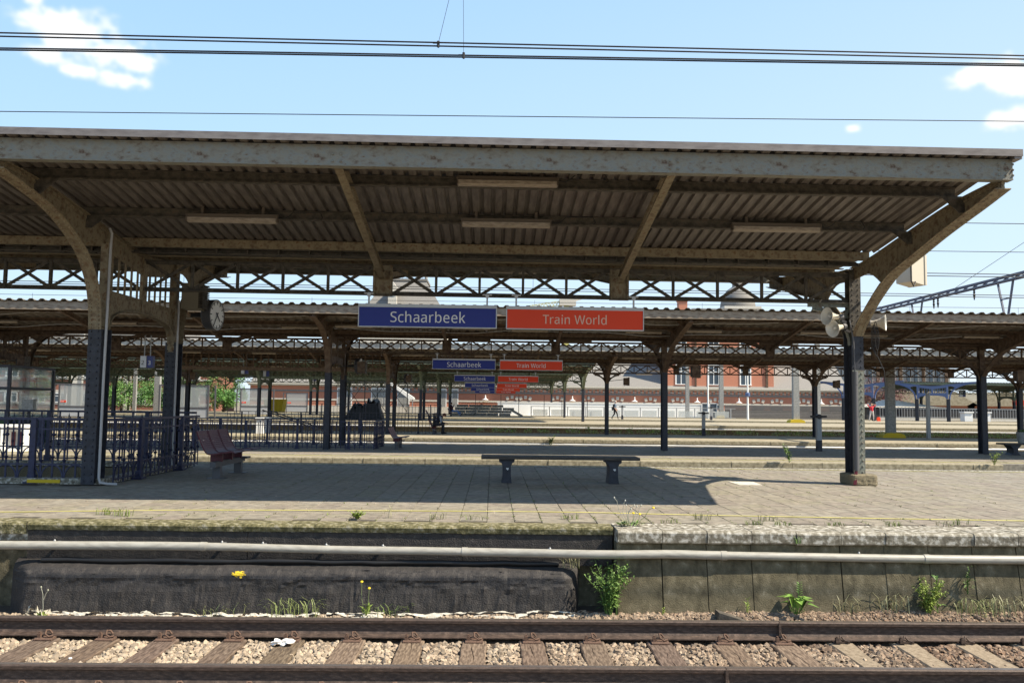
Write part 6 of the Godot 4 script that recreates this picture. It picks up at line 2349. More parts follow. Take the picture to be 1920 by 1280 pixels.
	b.span(Vector3(-11.6, 1.5, -0.25), Vector3(13.1, 1.6, 0.05))
	ob("wall", b, M.white, ww)
	b = MB.new()
	b.span(Vector3(-8, 0.0, 0.0), Vector3(-3, 0.06, 1.0))
	ob("step", b, M.stonewhite, ww)
	var rl := thing("railing", "pale railing with mesh panels before the low white wall", "railing", Vector3(13.0, 0.05, -91.3))
	b = MB.new()
	b.span(Vector3(-9, 1.06, -0.03), Vector3(13, 1.12, 0.03))
	b.span(Vector3(-9, 0.08, -0.03), Vector3(13, 0.12, 0.03))
	ob("rail", b, M.galv, rl)
	for i in 12:
		b = MB.new()
		b.span(Vector3(-9 + i * 1.95, 0, -0.04), Vector3(-8.9 + i * 1.95, 1.1, 0.04))
		ob("post", b, M.galv, rl)
		if i < 11:
			b = MB.new()
			b.span(Vector3(-8.75 + i * 1.95, 0.14, -0.01), Vector3(-7.2 + i * 1.95, 0.78, 0.01))
			ob("panel", b, M.frost, rl)
	for i in 7:
		var tp2 := thing("thin_post", "thin dark post before the white wall, %s from the left" % nth(i), "post", Vector3(-1.9 + i * 2.3 + (0.4 if i % 2 else 0.0), 0.05, -90.8), "thin dark posts before the white wall")
		b = MB.new()
		b.span(Vector3(-0.03, 0, -0.03), Vector3(0.03, 2.3, 0.03))
		ob("shaft", b, M.dark, tp2)
	# hoarding of dark boards
	var hd := thing("hoarding", "dark grey board hoarding in front of the brick building, right of the glass door", "fence", Vector3(32.0, 0.0, -97.0))
	for i in 10:
		b = MB.new()
		b.col = Color(1, 1, 1) * rf(0.8, 1.15)
		b.span(Vector3(-5.6, -0.1 + i * 0.165, -0.03 - 0.008 * (i % 2)), Vector3(9.0, 0.055 + i * 0.165, 0.03 - 0.008 * (i % 2)))
		ob("board", b, M.hoard, hd)
	var gd := thing("glass_door", "glass door in a white frame left of the dark hoarding", "door", Vector3(25.0, 0.0, -98.5))
	b = MB.new()
	for x in [-0.9, 0.0, 0.85]:
		b.span(Vector3(x, 0, -0.05), Vector3(x + 0.08, 1.75, 0.05))
	b.span(Vector3(-0.9, 1.67, -0.05), Vector3(0.93, 1.75, 0.05))
	b.span(Vector3(-0.9, 0.7, -0.04), Vector3(0.93, 0.78, 0.04))
	ob("frame", b, M.white, gd)
	b = MB.new()
	b.span(Vector3(-0.85, 0.02, -0.02), Vector3(0.88, 1.7, 0.0))
	ob("pane", b, M.window, gd)
	# lamp posts
	for q in [[Vector3(23.6, 0.05, -93.5), 4.9, "slim white lamp post with two small arms before the left sash window", false], [Vector3(25.9, 0.05, -86.5), 5.4, "slim white lamp post with a blue ring before the middle sash window", true]]:
		var o := thing("lamp_post", q[2], "lamp post", q[0])
		b = MB.new()
		b.tube([Vector3.ZERO, Vector3(0, q[1], 0)], [0.11, 0.07], 8)
		ob("pole", b, M.white, o)
		b = MB.new()
		if q[3]:
			b.lathe([Vector2(0.12, 2.35), Vector2(0.24, 2.4), Vector2(0.24, 2.7), Vector2(0.12, 2.75)], 12)
			ob("ring", b, M.mesh_blue, o)
		else:
			b.bar(Vector3(-0.5, q[1] - 0.1, 0), Vector3(0.5, q[1] + 0.1, 0), 0.06, 0.06)
			b.box(Vector3(0.4, q[1] + 0.1, 0), Vector3(0.3, 0.1, 0.2))
			b.box(Vector3(-0.4, q[1] - 0.1, 0), Vector3(0.3, 0.1, 0.2))
			ob("lamp_head", b, M.greyconc, o)
	# blue gull-wing frames, without roof
	for q in [[Vector3(47.0, 0.05, -90.5), "blue riveted gull-wing frame without a roof, right of the stout mast", 52.0], [Vector3(39.0, 0.05, -90.5), "blue gull-wing frame mostly hidden behind the near right column", 52.0]]:
		var g := thing("gull_wing_frame", q[1], "frame", q[0], "", deg_to_rad(q[2]))
		for s in [1.0, -1.0]:
			ob("column", column_mb(0.0, 2.38, 1.72 if s > 0 else -1.36, 1.36 if s > 0 else -1.72, 0), M.navy, g)
			mi("arm", arm_mesh(true, s, 1), M.mesh_blue, g)
			mi("flange", flange_mesh(true, s, 1), M.mesh_blue, g)
		mi("portal_web", portal_mesh(0), M.mesh_blue, g)
	# green canopy farther right
	canopy("green canopy starting right of the brick building, behind the blue gull-wing frame", 5, 47.5, 84.0, [52.0, 77.0], [62.5], M.green, M.green, M.green, 0)
	# hut, dark wall, white railing, sheds, boards
	var hut := thing("hut", "low hut with a white corrugated roof at the end of the dark wall", "hut", Vector3(47.6, 0.0, -99.0))
	b = MB.new()
	b.span(Vector3(-4.0, -0.1, -3), Vector3(5.5, 1.5, 0))
	ob("wall", b, M.dark, hut)
	b = MB.new()
	for i in 24:
		var x := -4.3 + i * 0.42
		var h0 := 1.52
		var top := 1.52 + 0.95 * clampf(1.0 - absf(x + 0.9) / (6.2 if x > -0.9 else 3.6), 0.0, 1.0)
		b.bar(Vector3(x, h0, 0.25), Vector3(x, top + 0.02, -1.5), 0.40, 0.06)
		b.bar(Vector3(x + 0.2, h0 + 0.03, 0.25), Vector3(x + 0.2, top + 0.05, -1.5), 0.06, 0.08)
	ob("roof_sheet", b, M.stonewhite, hut)
	var dw := thing("dark_wall", "dark boundary wall behind the white railing at right", "wall", Vector3(60.0, 0.0, -97.5))
	b = MB.new()
	b.span(Vector3(-13, -0.1, -0.3), Vector3(22, 1.42, 0))
	b.span(Vector3(-13.1, 1.42, -0.36), Vector3(22, 1.52, 0.06))
	ob("wall", b, M.dark, dw)
	var wr := thing("railing", "white bar railing on a pale plinth along the fifth platform at right", "railing", Vector3(58.0, 0.05, -95.5))
	b = MB.new()
	b.span(Vector3(-14.5, 0, -0.15), Vector3(22, 0.3, 0.15))
	ob("plinth", b, M.stonewhite, wr)
	b = MB.new()
	b.span(Vector3(-14.5, 1.33, -0.03), Vector3(22, 1.4, 0.03))
	b.span(Vector3(-14.5, 0.36, -0.03), Vector3(22, 0.41, 0.03))
	ob("rail", b, M.galv, wr)
	b = MB.new()
	b.span(Vector3(-0.02, 0.3, -0.02), Vector3(0.02, 1.35, 0.02))
	var bm := b.mesh()
	for i in 118:
		mi("bar", bm, M.galv, wr, Vector3(-14.4 + i * 0.31, 0, 0))
	for x in [52.6, 54.6]:
		var pd := thing("pedestal", "white pedestal %s of the blue gull-wing frame's right leg" % ("left" if x < 53.0 else "right"), "pedestal", Vector3(x, 0.05, -94.0))
		b = MB.new()
		b.span(Vector3(-0.45, 0, -0.45), Vector3(0.45, 0.95, 0.45))
		b.span(Vector3(-0.55, 0.95, -0.55), Vector3(0.55, 1.08, 0.55))
		ob("block", b, M.white, pd)
	for q in [[60.0, 9.5, "pale shed roof over a brick wall behind the white railing, nearer the tree"], [75.0, 6.5, "pale shed roof over a brick wall under the red and blue boards"]]:
		var sh := thing("shed", q[2], "shed", Vector3(q[0], 0, -122.0))
		b = MB.new()
		b.span(Vector3(-q[1], -0.2, -8), Vector3(q[1], 1.9, 0))
		ob("wall", b, M.brick, sh)
		b = MB.new()
		b.prism(PackedVector2Array([Vector2(-q[1] - 0.4, 1.9), Vector2(q[1] + 0.4, 1.9), Vector2(q[1] - 3.0, 3.9), Vector2(-q[1] + 3.4, 3.9)]), Vector3(0, 0, -3.8), Vector3.RIGHT, Vector3.UP, Vector3.BACK * 8.6)
		ob("roof", b, M.slab, sh)
	for q in [[70.3, "red advertising board above the sheds at far right", M.red_sign], [73.6, "dark blue advertising board above the sheds at far right", M.blue_sign]]:
		var o := thing("advert_board", q[1], "sign", Vector3(q[0], 2.0, -112.0))
		b = MB.new()
		b.span(Vector3(-1.4, 0, -0.06), Vector3(1.4, 0.7, 0.06))
		ob("panel", b, q[2], o)
		b = MB.new()
		b.span(Vector3(-0.04, -2.0, -0.12), Vector3(0.04, 0.6, -0.06))
		ob("stand", b, M.galv, o)
	var ap := thing("apartment_block", "pale apartment block with upright stripes far behind the blue gull-wing frame", "building", Vector3(105, 0, -220))
	b = MB.new()
	b.span(Vector3(-14, -1, -12), Vector3(14, 17, 0))
	ob("wall", b, M.greyconc, ap)
	for i in 14:
		b = MB.new()
		b.span(Vector3(-13.4 + i * 2.0, 0, 0), Vector3(-12.6 + i * 2.0, 16.4, 0.3))
		ob("window_strip", b, M.brown if i % 3 == 1 else M.window, ap)
	# crane
	var cr := thing("tower_crane", "pale yellow tower crane far behind the red name sign", "crane", Vector3(14.0, 0, -165))
	b = MB.new()
	b.span(Vector3(-0.5, -1, -0.5), Vector3(0.5, 20.5, 0.5))
	ob("mast", b, M.yellow, cr)
	b = MB.new()
	for i in 14:
		var x := -7.5 + i * 0.62
		b.bar(Vector3(x, 19.9 + i * 0.09, 0), Vector3(x + 0.31, 20.6 + i * 0.1, 0), 0.1, 0.1)
		b.bar(Vector3(x + 0.31, 20.6 + i * 0.1, 0), Vector3(x + 0.62, 20.0 + i * 0.09, 0), 0.1, 0.1)
	b.bar(Vector3(-7.5, 19.85, 0), Vector3(1.2, 21.0, 0), 0.14, 0.14)
	b.bar(Vector3(-7.2, 20.5, 0), Vector3(1.2, 21.9, 0), 0.12, 0.12)
	ob("jib", b, M.yellow, cr)
	b = MB.new()
	b.span(Vector3(-1.4, 20.6, -0.8), Vector3(1.8, 21.8, 0.8))
	b.bar(Vector3(1.0, 21.4, 0), Vector3(3.2, 22.2, 0), 0.2, 0.4)
	ob("cab", b, M.stonewhite, cr)

# ---------------------------------------------------------------- people
# one continuous surface round tapered bones: surface nets over a smooth union
func body_mesh(b: MB, bones: Array, cell: float) -> void:
	var lo := Vector3.INF
	var hi := -Vector3.INF
	for q in bones:
		var r := Vector3.ONE * (maxf(q[2], q[3]) + cell * 3.0)
		lo = lo.min(q[0] - r).min(q[1] - r)
		hi = hi.max(q[0] + r).max(q[1] + r)
	var n := Vector3i(((hi - lo) / cell).ceil()) + Vector3i.ONE
	var f := PackedFloat32Array()
	f.resize(n.x * n.y * n.z)
	f.fill(1.0)
	var own := PackedInt32Array()
	own.resize(f.size())
	var best := PackedFloat32Array()
	best.resize(f.size())
	best.fill(9.0)
	for bi in bones.size():
		var q: Array = bones[bi]
		var a: Vector3 = q[0]
		var e: Vector3 = q[1]
		var ab := e - a
		var l2 := maxf(ab.length_squared(), 1e-8)
		var m := Vector3.ONE * (maxf(q[2], q[3]) + 0.07)
		var i0 := Vector3i(((a.min(e) - m - lo) / cell).floor()).max(Vector3i.ZERO)
		var i1 := Vector3i(((a.max(e) + m - lo) / cell).ceil()).min(n - Vector3i.ONE)
		for z in range(i0.z, i1.z + 1):
			for y in range(i0.y, i1.y + 1):
				for x in range(i0.x, i1.x + 1):
					var p := lo + Vector3(x, y, z) * cell
					var t := clampf((p - a).dot(ab) / l2, 0.0, 1.0)
					var d := p.distance_to(a + ab * t) - lerpf(q[2], q[3], t)
					var k := (z * n.y + y) * n.x + x
					if d < best[k]:
						best[k] = d
						own[k] = bi
					var h := clampf(0.5 + 0.5 * (f[k] - d) / 0.035, 0.0, 1.0)
					f[k] = lerpf(f[k], d, h) - 0.035 * h * (1.0 - h)
	var vid := {}
	var pos := []
	var colr := []
	var sx := 1
	var sy := n.x
	var sz := n.x * n.y
	for z in n.z - 1:
		for y in n.y - 1:
			for x in n.x - 1:
				var k := z * sz + y * sy + x
				var neg := 0
				for o in [0, sx, sy, sx + sy, sz, sx + sz, sy + sz, sx + sy + sz]:
					if f[k + o] < 0.0:
						neg += 1
				if neg == 0 or neg == 8:
					continue
				var s := Vector3.ZERO
				var c := 0
				for ed in [[0, 1], [2, 3], [4, 5], [6, 7], [0, 2], [1, 3], [4, 6], [5, 7], [0, 4], [1, 5], [2, 6], [3, 7]]:
					var pa := Vector3(ed[0] & 1, (ed[0] >> 1) & 1, ed[0] >> 2)
					var pb := Vector3(ed[1] & 1, (ed[1] >> 1) & 1, ed[1] >> 2)
					var va := f[k + int(pa.x) * sx + int(pa.y) * sy + int(pa.z) * sz]
					var vb := f[k + int(pb.x) * sx + int(pb.y) * sy + int(pb.z) * sz]
					if (va < 0.0) != (vb < 0.0):
						s += pa.lerp(pb, va / (va - vb))
						c += 1
				vid[k] = pos.size()
				pos.append(lo + (Vector3(x, y, z) + s / c) * cell)
				colr.append(bones[own[k]][4])
	var norm := []
	norm.resize(pos.size())
	norm.fill(Vector3.ZERO)
	var faces := []
	for k in vid:
		for ax in 3:
			var st: int = [sx, sy, sz][ax]
			if not (k + st < f.size()) or (f[k] < 0.0) == (f[k + st] < 0.0):
				continue
			var u: int = [sy, sz, sx][ax]
			var w: int = [sz, sx, sy][ax]
			if not (vid.has(k - u) and vid.has(k - w) and vid.has(k - u - w)):
				continue
			var ids := [vid[k], vid[k - u], vid[k - u - w], vid[k - w]]
			if f[k] < 0.0:
				ids.reverse()
			faces.append(ids)
			var nn: Vector3 = (pos[ids[2]] - pos[ids[0]]).cross(pos[ids[1]] - pos[ids[3]])
			for i in ids:
				norm[i] += nn
	# make sure that normals point outwards
	var flip := 0.0
	for i in pos.size():
		norm[i] = norm[i].normalized()
	var i_top := 0
	for i in pos.size():
		if pos[i].y > pos[i_top].y:
			i_top = i
	if norm[i_top].y < 0.0:
		for i in pos.size():
			norm[i] = -norm[i]
	for ids in faces:
		b.col = colr[ids[0]]
		var g: Vector3 = (pos[ids[2]] - pos[ids[0]]).cross(pos[ids[1]] - pos[ids[0]])
		if g.dot(norm[ids[0]]) < 0.0:
			ids = [ids[0], ids[3], ids[2], ids[1]]
		b.squad(pos[ids[0]], pos[ids[1]], pos[ids[2]], pos[ids[3]], norm[ids[0]], norm[ids[1]], norm[ids[2]], norm[ids[3]])

func hand(b: MB, p: Vector3, d: Vector3, side: Vector3, skin: Color) -> void:
	b.col = skin
	var up := d.cross(side).normalized()
	side = up.cross(d).normalized()
	for k in 4:
		var o := p + side * (k - 1.5) * 0.019 + d * 0.04
		var l: float = [0.065, 0.078, 0.072, 0.055][k]
		b.tube([o, o + d * l * 0.5, o + d * l * 0.85 - up * 0.018, o + d * l - up * 0.04], [0.0095, 0.009, 0.008, 0.006], 6)
	b.tube([p + side * -0.03, p + side * -0.06 + d * 0.03, p + side * -0.065 + d * 0.06 - up * 0.01], [0.012, 0.011, 0.008], 6)

func head_bits(b: MB, c: Vector3, fwd: Vector3, skin: Color, hair: Color) -> void:
	var side := fwd.cross(Vector3.UP).normalized()
	var up := side.cross(fwd).normalized()
	b.col = skin
	b.tube([c + fwd * 0.095 + up * 0.015, c + fwd * 0.122 - up * 0.02, c + fwd * 0.098 - up * 0.03], [0.008, 0.016, 0.012], 6)
	for s in [-1.0, 1.0]:
		b.col = skin
		b.tube([c + side * s * 0.085 + up * 0.03, c + side * s * 0.097, c + side * s * 0.083 - up * 0.03], [0.008, 0.016, 0.008], 6)
		b.col = Color(0.05, 0.04, 0.04)
		b.tube([c + side * s * 0.034 + fwd * 0.088 + up * 0.012, c + side * s * 0.034 + fwd * 0.1 + up * 0.012], 0.009, 6)
	b.col = Color(0.3, 0.12, 0.1)
	b.tube([c + side * -0.025 + fwd * 0.095 - up * 0.055, c + fwd * 0.103 - up * 0.056, c + side * 0.025 + fwd * 0.095 - up * 0.055], 0.006, 5)

func person(label: String, at: Vector3, bones: Array, head: Vector3, fwd: Vector3, skin: Color, hair: Color, hands: Array) -> Node3D:
	var t := thing("person", label, "person", at)
	var b := MB.new()
	body_mesh(b, bones, 0.024)
	head_bits(b, head, fwd, skin, hair)
	for h in hands:
		hand(b, h[0], h[1].normalized(), h[2].normalized(), skin)
	ob("body", b, M.cloth, t)
	b = MB.new()
	b.col = hair
	var side := fwd.cross(Vector3.UP).normalized()
	var up := side.cross(fwd).normalized()
	var bs := Basis(side, (up * 0.9 - fwd * 0.35).normalized(), Vector3.ZERO)
	bs.z = bs.x.cross(bs.y)
	b.lathe([Vector2(0.104, -0.02), Vector2(0.108, 0.02), Vector2(0.10, 0.065), Vector2(0.07, 0.105), Vector2(0.03, 0.122), Vector2(0.0, 0.125)], 14, Transform3D(bs, head - fwd * 0.012))
	ob("hair", b, M.cloth, t)
	return t

func build_people() -> void:
	M.cloth = plain(Color.WHITE, 0.85)
	var skin := Color(0.52, 0.32, 0.23)
	var V := func(x: float, y: float, z: float) -> Vector3: return Vector3(x, y, z)
	# walking person
	var blk := Color(0.018, 0.018, 0.022)
	var sh := Color(0.13, 0.17, 0.22)
	var shoe := Color(0.45, 0.42, 0.38)
	var w := person("person in black trousers and grey shirt walking to the right, with a dark shoulder bag", Vector3(11.4, 0.05, -80.0), [
		[V.call(0, 0.95, 0.06), V.call(0, 0.95, -0.06), 0.14, 0.14, blk], [V.call(0, 1.0, 0), V.call(0.02, 1.3, 0), 0.135, 0.16, sh], [V.call(0.02, 1.36, 0.13), V.call(0.02, 1.36, -0.13), 0.085, 0.085, sh], [V.call(0.02, 1.38, 0), V.call(0.05, 1.5, 0), 0.06, 0.055, skin], [V.call(0.07, 1.58, 0), V.call(0.075, 1.65, 0), 0.088, 0.098, skin],
		[V.call(0.02, 0.92, 0.09), V.call(0.20, 0.52, 0.09), 0.095, 0.062, blk], [V.call(0.20, 0.52, 0.09), V.call(0.30, 0.09, 0.09), 0.062, 0.045, blk], [V.call(0.30, 0.06, 0.09), V.call(0.45, 0.05, 0.09), 0.05, 0.035, shoe],
		[V.call(-0.02, 0.92, -0.09), V.call(-0.02, 0.5, -0.09), 0.095, 0.062, blk], [V.call(-0.02, 0.5, -0.09), V.call(-0.27, 0.14, -0.09), 0.062, 0.045, blk], [V.call(-0.28, 0.1, -0.09), V.call(-0.17, 0.035, -0.09), 0.045, 0.035, shoe],
		[V.call(0.02, 1.36, 0.2), V.call(-0.05, 1.07, 0.24), 0.055, 0.042, sh], [V.call(-0.05, 1.07, 0.24), V.call(0.10, 0.86, 0.24), 0.042, 0.03, skin], [V.call(0.10, 0.86, 0.24), V.call(0.13, 0.8, 0.24), 0.034, 0.03, skin],
		[V.call(0.02, 1.36, -0.2), V.call(0.1, 1.08, -0.24), 0.055, 0.042, sh], [V.call(0.1, 1.08, -0.24), V.call(0.24, 0.9, -0.22), 0.042, 0.03, skin], [V.call(0.24, 0.9, -0.22), V.call(0.28, 0.85, -0.22), 0.034, 0.03, skin]],
		V.call(0.075, 1.63, 0), Vector3(1, -0.05, 0.1).normalized(), skin, Color(0.42, 0.40, 0.37), [[V.call(0.12, 0.82, 0.24), V.call(0.35, -1, 0), V.call(0.5, 0, 1)], [V.call(0.27, 0.87, -0.22), V.call(0.6, -1, 0), V.call(0.5, 0, 1)]])
	var b := MB.new()
	b.col = blk
	b.box(V.call(-0.2, 1.0, 0.12), Vector3(0.22, 0.34, 0.16), Basis(Vector3.BACK, 0.1))
	b.bar(V.call(-0.14, 1.15, 0.2), V.call(0.04, 1.46, 0.04), 0.03, 0.01)
	b.box(V.call(-0.1, 1.22, 0.0), Vector3(0.14, 0.4, 0.3))
	ob("shoulder_bag", b, M.cloth, w)
	# man in red with raised arms
	var red := Color(0.55, 0.035, 0.05)
	var pale := Color(0.5, 0.46, 0.44)
	person("man in a red shirt and pale trousers, standing with both hands behind his head", Vector3(39.3, 0.05, -88.0), [
		[V.call(-0.07, 0.98, 0), V.call(0.07, 0.98, 0), 0.13, 0.13, pale], [V.call(0, 1.05, 0), V.call(-0.02, 1.36, 0), 0.15, 0.17, red], [V.call(-0.17, 1.44, 0), V.call(0.13, 1.44, 0), 0.085, 0.085, red], [V.call(-0.02, 1.46, 0), V.call(-0.02, 1.58, 0.02), 0.06, 0.056, skin], [V.call(-0.02, 1.66, 0.03), V.call(-0.02, 1.73, 0.02), 0.088, 0.098, skin],
		[V.call(-0.1, 0.95, 0), V.call(-0.2, 0.52, 0.02), 0.1, 0.066, pale], [V.call(-0.2, 0.52, 0.02), V.call(-0.28, 0.09, 0), 0.066, 0.048, pale], [V.call(-0.28, 0.05, 0), V.call(-0.34, 0.045, 0.12), 0.05, 0.038, blk],
		[V.call(0.1, 0.95, 0), V.call(0.16, 0.52, 0.03), 0.1, 0.066, pale], [V.call(0.16, 0.52, 0.03), V.call(0.18, 0.09, 0), 0.066, 0.048, pale], [V.call(0.18, 0.05, 0), V.call(0.22, 0.045, 0.12), 0.05, 0.038, blk],
		[V.call(-0.22, 1.46, 0), V.call(-0.46, 1.68, 0.02), 0.06, 0.044, red], [V.call(-0.46, 1.68, 0.02), V.call(-0.2, 1.74, -0.06), 0.044, 0.032, skin], [V.call(-0.2, 1.74, -0.06), V.call(-0.12, 1.74, -0.08), 0.036, 0.03, skin],
		[V.call(0.18, 1.46, 0), V.call(0.42, 1.66, 0.02), 0.06, 0.044, red], [V.call(0.42, 1.66, 0.02), V.call(0.16, 1.73, -0.06), 0.044, 0.032, skin], [V.call(0.16, 1.73, -0.06), V.call(0.08, 1.73, -0.08), 0.036, 0.03, skin]],
		V.call(-0.02, 1.7, 0.025), Vector3(-0.3, 0, 1).normalized(), skin, Color(0.10, 0.06, 0.04), [[V.call(-0.13, 1.74, -0.08), V.call(1, 0, -0.3), V.call(0, 1, 0)], [V.call(0.09, 1.73, -0.08), V.call(-1, 0, -0.3), V.call(0, 1, 0)]])
	b = MB.new()
	b.prism(PackedVector2Array([Vector2(-0.16, 0), Vector2(0.16, 0), Vector2(0.17, 0.3), Vector2(0.1, 0.42), Vector2(-0.1, 0.42), Vector2(-0.17, 0.3)]), Vector3.ZERO, Vector3.RIGHT, Vector3.UP, Vector3.BACK * 0.2)
	var bag := thing("rucksack", "red rucksack on the ground beside the man in red", "bag", Vector3(39.95, 0.05, -87.9))
	ob("sack", b, M.red_sign, bag)
	b = MB.new()
	b.tube([Vector3(-0.05, 0.41, 0), Vector3(0, 0.48, 0), Vector3(0.05, 0.41, 0)], 0.012, 6)
	ob("strap", b, M.black, bag)
	# hunched seated man
	var jk := Color(0.02, 0.022, 0.035)
	var gr := Color(0.3, 0.32, 0.36)
	var tr := Color(0.03, 0.028, 0.035)
	var hm := person("man in a dark jacket with pale stripes, sitting hunched on the third platform", Vector3(-3.3, PY[2], -49.0), [
		[V.call(0, 0.53, 0.09), V.call(0, 0.53, -0.09), 0.13, 0.13, tr], [V.call(0.02, 0.6, 0), V.call(0.26, 0.92, 0), 0.14, 0.17, jk], [V.call(0.3, 0.96, 0.14), V.call(0.3, 0.96, -0.14), 0.085, 0.085, jk], [V.call(0.33, 0.98, 0), V.call(0.42, 1.04, 0), 0.06, 0.056, skin], [V.call(0.48, 1.05, 0), V.call(0.53, 1.07, 0), 0.088, 0.096, skin],
		[V.call(0.02, 0.54, 0.1), V.call(0.44, 0.52, 0.14), 0.095, 0.066, tr], [V.call(0.44, 0.52, 0.14), V.call(0.40, 0.1, 0.13), 0.066, 0.048, tr], [V.call(0.40, 0.05, 0.13), V.call(0.54, 0.045, 0.14), 0.05, 0.038, blk],
		[V.call(0.02, 0.54, -0.1), V.call(0.46, 0.52, -0.14), 0.095, 0.066, tr], [V.call(0.46, 0.52, -0.14), V.call(0.48, 0.1, -0.13), 0.066, 0.048, tr], [V.call(0.48, 0.05, -0.13), V.call(0.62, 0.045, -0.14), 0.05, 0.038, blk],
		[V.call(0.3, 0.95, 0.2), V.call(0.34, 0.66, 0.22), 0.06, 0.046, gr], [V.call(0.34, 0.66, 0.22), V.call(0.58, 0.62, 0.06), 0.046, 0.034, jk], [V.call(0.58, 0.62, 0.06), V.call(0.64, 0.61, 0.04), 0.036, 0.03, skin],
		[V.call(0.3, 0.95, -0.2), V.call(0.36, 0.66, -0.22), 0.06, 0.046, gr], [V.call(0.36, 0.66, -0.22), V.call(0.6, 0.6, -0.06), 0.046, 0.034, jk], [V.call(0.6, 0.6, -0.06), V.call(0.66, 0.59, -0.04), 0.036, 0.03, skin]],
		V.call(0.52, 1.05, 0), Vector3(0.75, -0.65, 0.05).normalized(), skin, Color(0.09, 0.03, 0.02), [[V.call(0.62, 0.61, 0.04), V.call(1, -0.3, -0.2), V.call(0, 0.3, 1)], [V.call(0.64, 0.59, -0.04), V.call(1, -0.3, 0.2), V.call(0, 0.3, 1)]])
	b = MB.new()
	b.col = gr
	for s in [-1.0, 1.0]:
		b.bar(V.call(0.02, 0.78, s * 0.1), V.call(0.3, 1.04, s * 0.12), 0.04, 0.03)
	ob("jacket_stripe", b, M.cloth, hm)
	# reclining person in jeans
	var jn := Color(0.12, 0.2, 0.42)
	var jc := person("person in blue jeans leaning back on the far red seat, holding up a phone", Vector3(-4.05, PY[4], -85.0), [
		[V.call(0.02, 0.52, 0.09), V.call(0.02, 0.52, -0.09), 0.13, 0.13, jn], [V.call(-0.02, 0.6, 0), V.call(-0.16, 0.98, 0), 0.14, 0.165, Color(0.05, 0.016, 0.02)], [V.call(-0.18, 1.04, 0.14), V.call(-0.18, 1.04, -0.14), 0.085, 0.085, Color(0.04, 0.015, 0.018)], [V.call(-0.18, 1.08, 0), V.call(-0.14, 1.17, 0), 0.06, 0.055, skin], [V.call(-0.11, 1.24, 0), V.call(-0.11, 1.3, 0), 0.088, 0.096, skin],
		[V.call(0.02, 0.54, 0.1), V.call(0.45, 0.55, 0.1), 0.095, 0.066, jn], [V.call(0.45, 0.55, 0.1), V.call(0.78, 0.13, 0.1), 0.066, 0.048, jn], [V.call(0.80, 0.07, 0.1), V.call(0.92, 0.13, 0.1), 0.05, 0.038, blk],
		[V.call(0.02, 0.54, -0.1), V.call(0.45, 0.58, -0.1), 0.095, 0.066, jn], [V.call(0.45, 0.58, -0.1), V.call(0.86, 0.3, -0.02), 0.066, 0.048, jn], [V.call(0.9, 0.26, -0.02), V.call(0.98, 0.36, -0.02), 0.05, 0.038, blk],
		[V.call(-0.18, 1.03, 0.2), V.call(0.02, 0.86, 0.24), 0.06, 0.046, Color(0.04, 0.015, 0.018)], [V.call(0.02, 0.86, 0.24), V.call(0.14, 1.12, 0.08), 0.046, 0.034, Color(0.04, 0.015, 0.018)], [V.call(0.14, 1.12, 0.08), V.call(0.15, 1.18, 0.06), 0.036, 0.03, skin],
		[V.call(-0.18, 1.03, -0.2), V.call(0.02, 0.86, -0.24), 0.06, 0.046, Color(0.04, 0.015, 0.018)], [V.call(0.02, 0.86, -0.24), V.call(0.14, 1.1, -0.08), 0.046, 0.034, Color(0.04, 0.015, 0.018)], [V.call(0.14, 1.1, -0.08), V.call(0.15, 1.16, -0.06), 0.036, 0.03, skin]],
		V.call(-0.11, 1.28, 0), Vector3(1, -0.15, 0).normalized(), skin, Color(0.03, 0.02, 0.018), [[V.call(0.15, 1.17, 0.06), V.call(0.2, 1, -0.2), V.call(0, 0.3, 1)], [V.call(0.15, 1.15, -0.06), V.call(0.2, 1, 0.2), V.call(0, 0.3, 1)]])
	b = MB.new()
	b.box(Vector3(-3.88, PY[4] + 1.22, -85.0), Vector3(0.012, 0.15, 0.075), Basis(Vector3.BACK, 0.2))
	tag(ob("phone", b, M.black), "dark phone held up by the person in jeans", "phone")

# ---------------------------------------------------------------- weeds and grass
func seat(at: Vector3) -> Vector3:
	if at.y < -0.86 and at.z > -9.3:
		at.z = maxf(at.z + 0.05, -8.97)
		return Vector3(at.x, bed(at.x, -at.z).y + 0.005, at.z)
	return at

func weed(label: String, at: Vector3, h: float, stems: int, spread: float, ll: float, lw: float, tint: Color, called := "weed", per := 26) -> void:
	at = seat(at)
	var t := thing(called, label, "plant", at)
	var b := MB.new()
	var lf := MB.new()
	for i in stems:
		var a := rf(0, TAU)
		var e := Vector3(cos(a) * spread * rf(0.2, 1.0), h * rf(0.55, 1.0), sin(a) * spread * 0.6)
		var mid := Vector3(e.x * 0.3, e.y * 0.55, e.z * 0.3)
		b.col = tint * 0.9
		b.tube([Vector3(e.x * 0.1, 0, e.z * 0.1), mid, e], [0.006, 0.004, 0.002], 5)
		for k in per:
			var f := rf(0.1, 1.0)
			var p := mid.lerp(e, f * 2.0 - 1.0) if f > 0.5 else (e * 0.1 * Vector3(1, 0, 1)).lerp(mid, f * 2.0)
			var g := rf(0, TAU)
			lf.col = tint * rf(0.65, 1.35)
			lf.leaf(p, Vector3(cos(g), rf(0.1, 1.1), sin(g)).normalized(), Vector3(rf(-0.3, 0.3), 1, rf(-0.3, 0.3)).normalized(), ll * rf(0.5, 1.2) * (1.15 - f * 0.5), lw * rf(0.6, 1.2), 0.6)
	ob("stem", b, M.leafm, t)
	ob("leaves", lf, M.leafm, t)

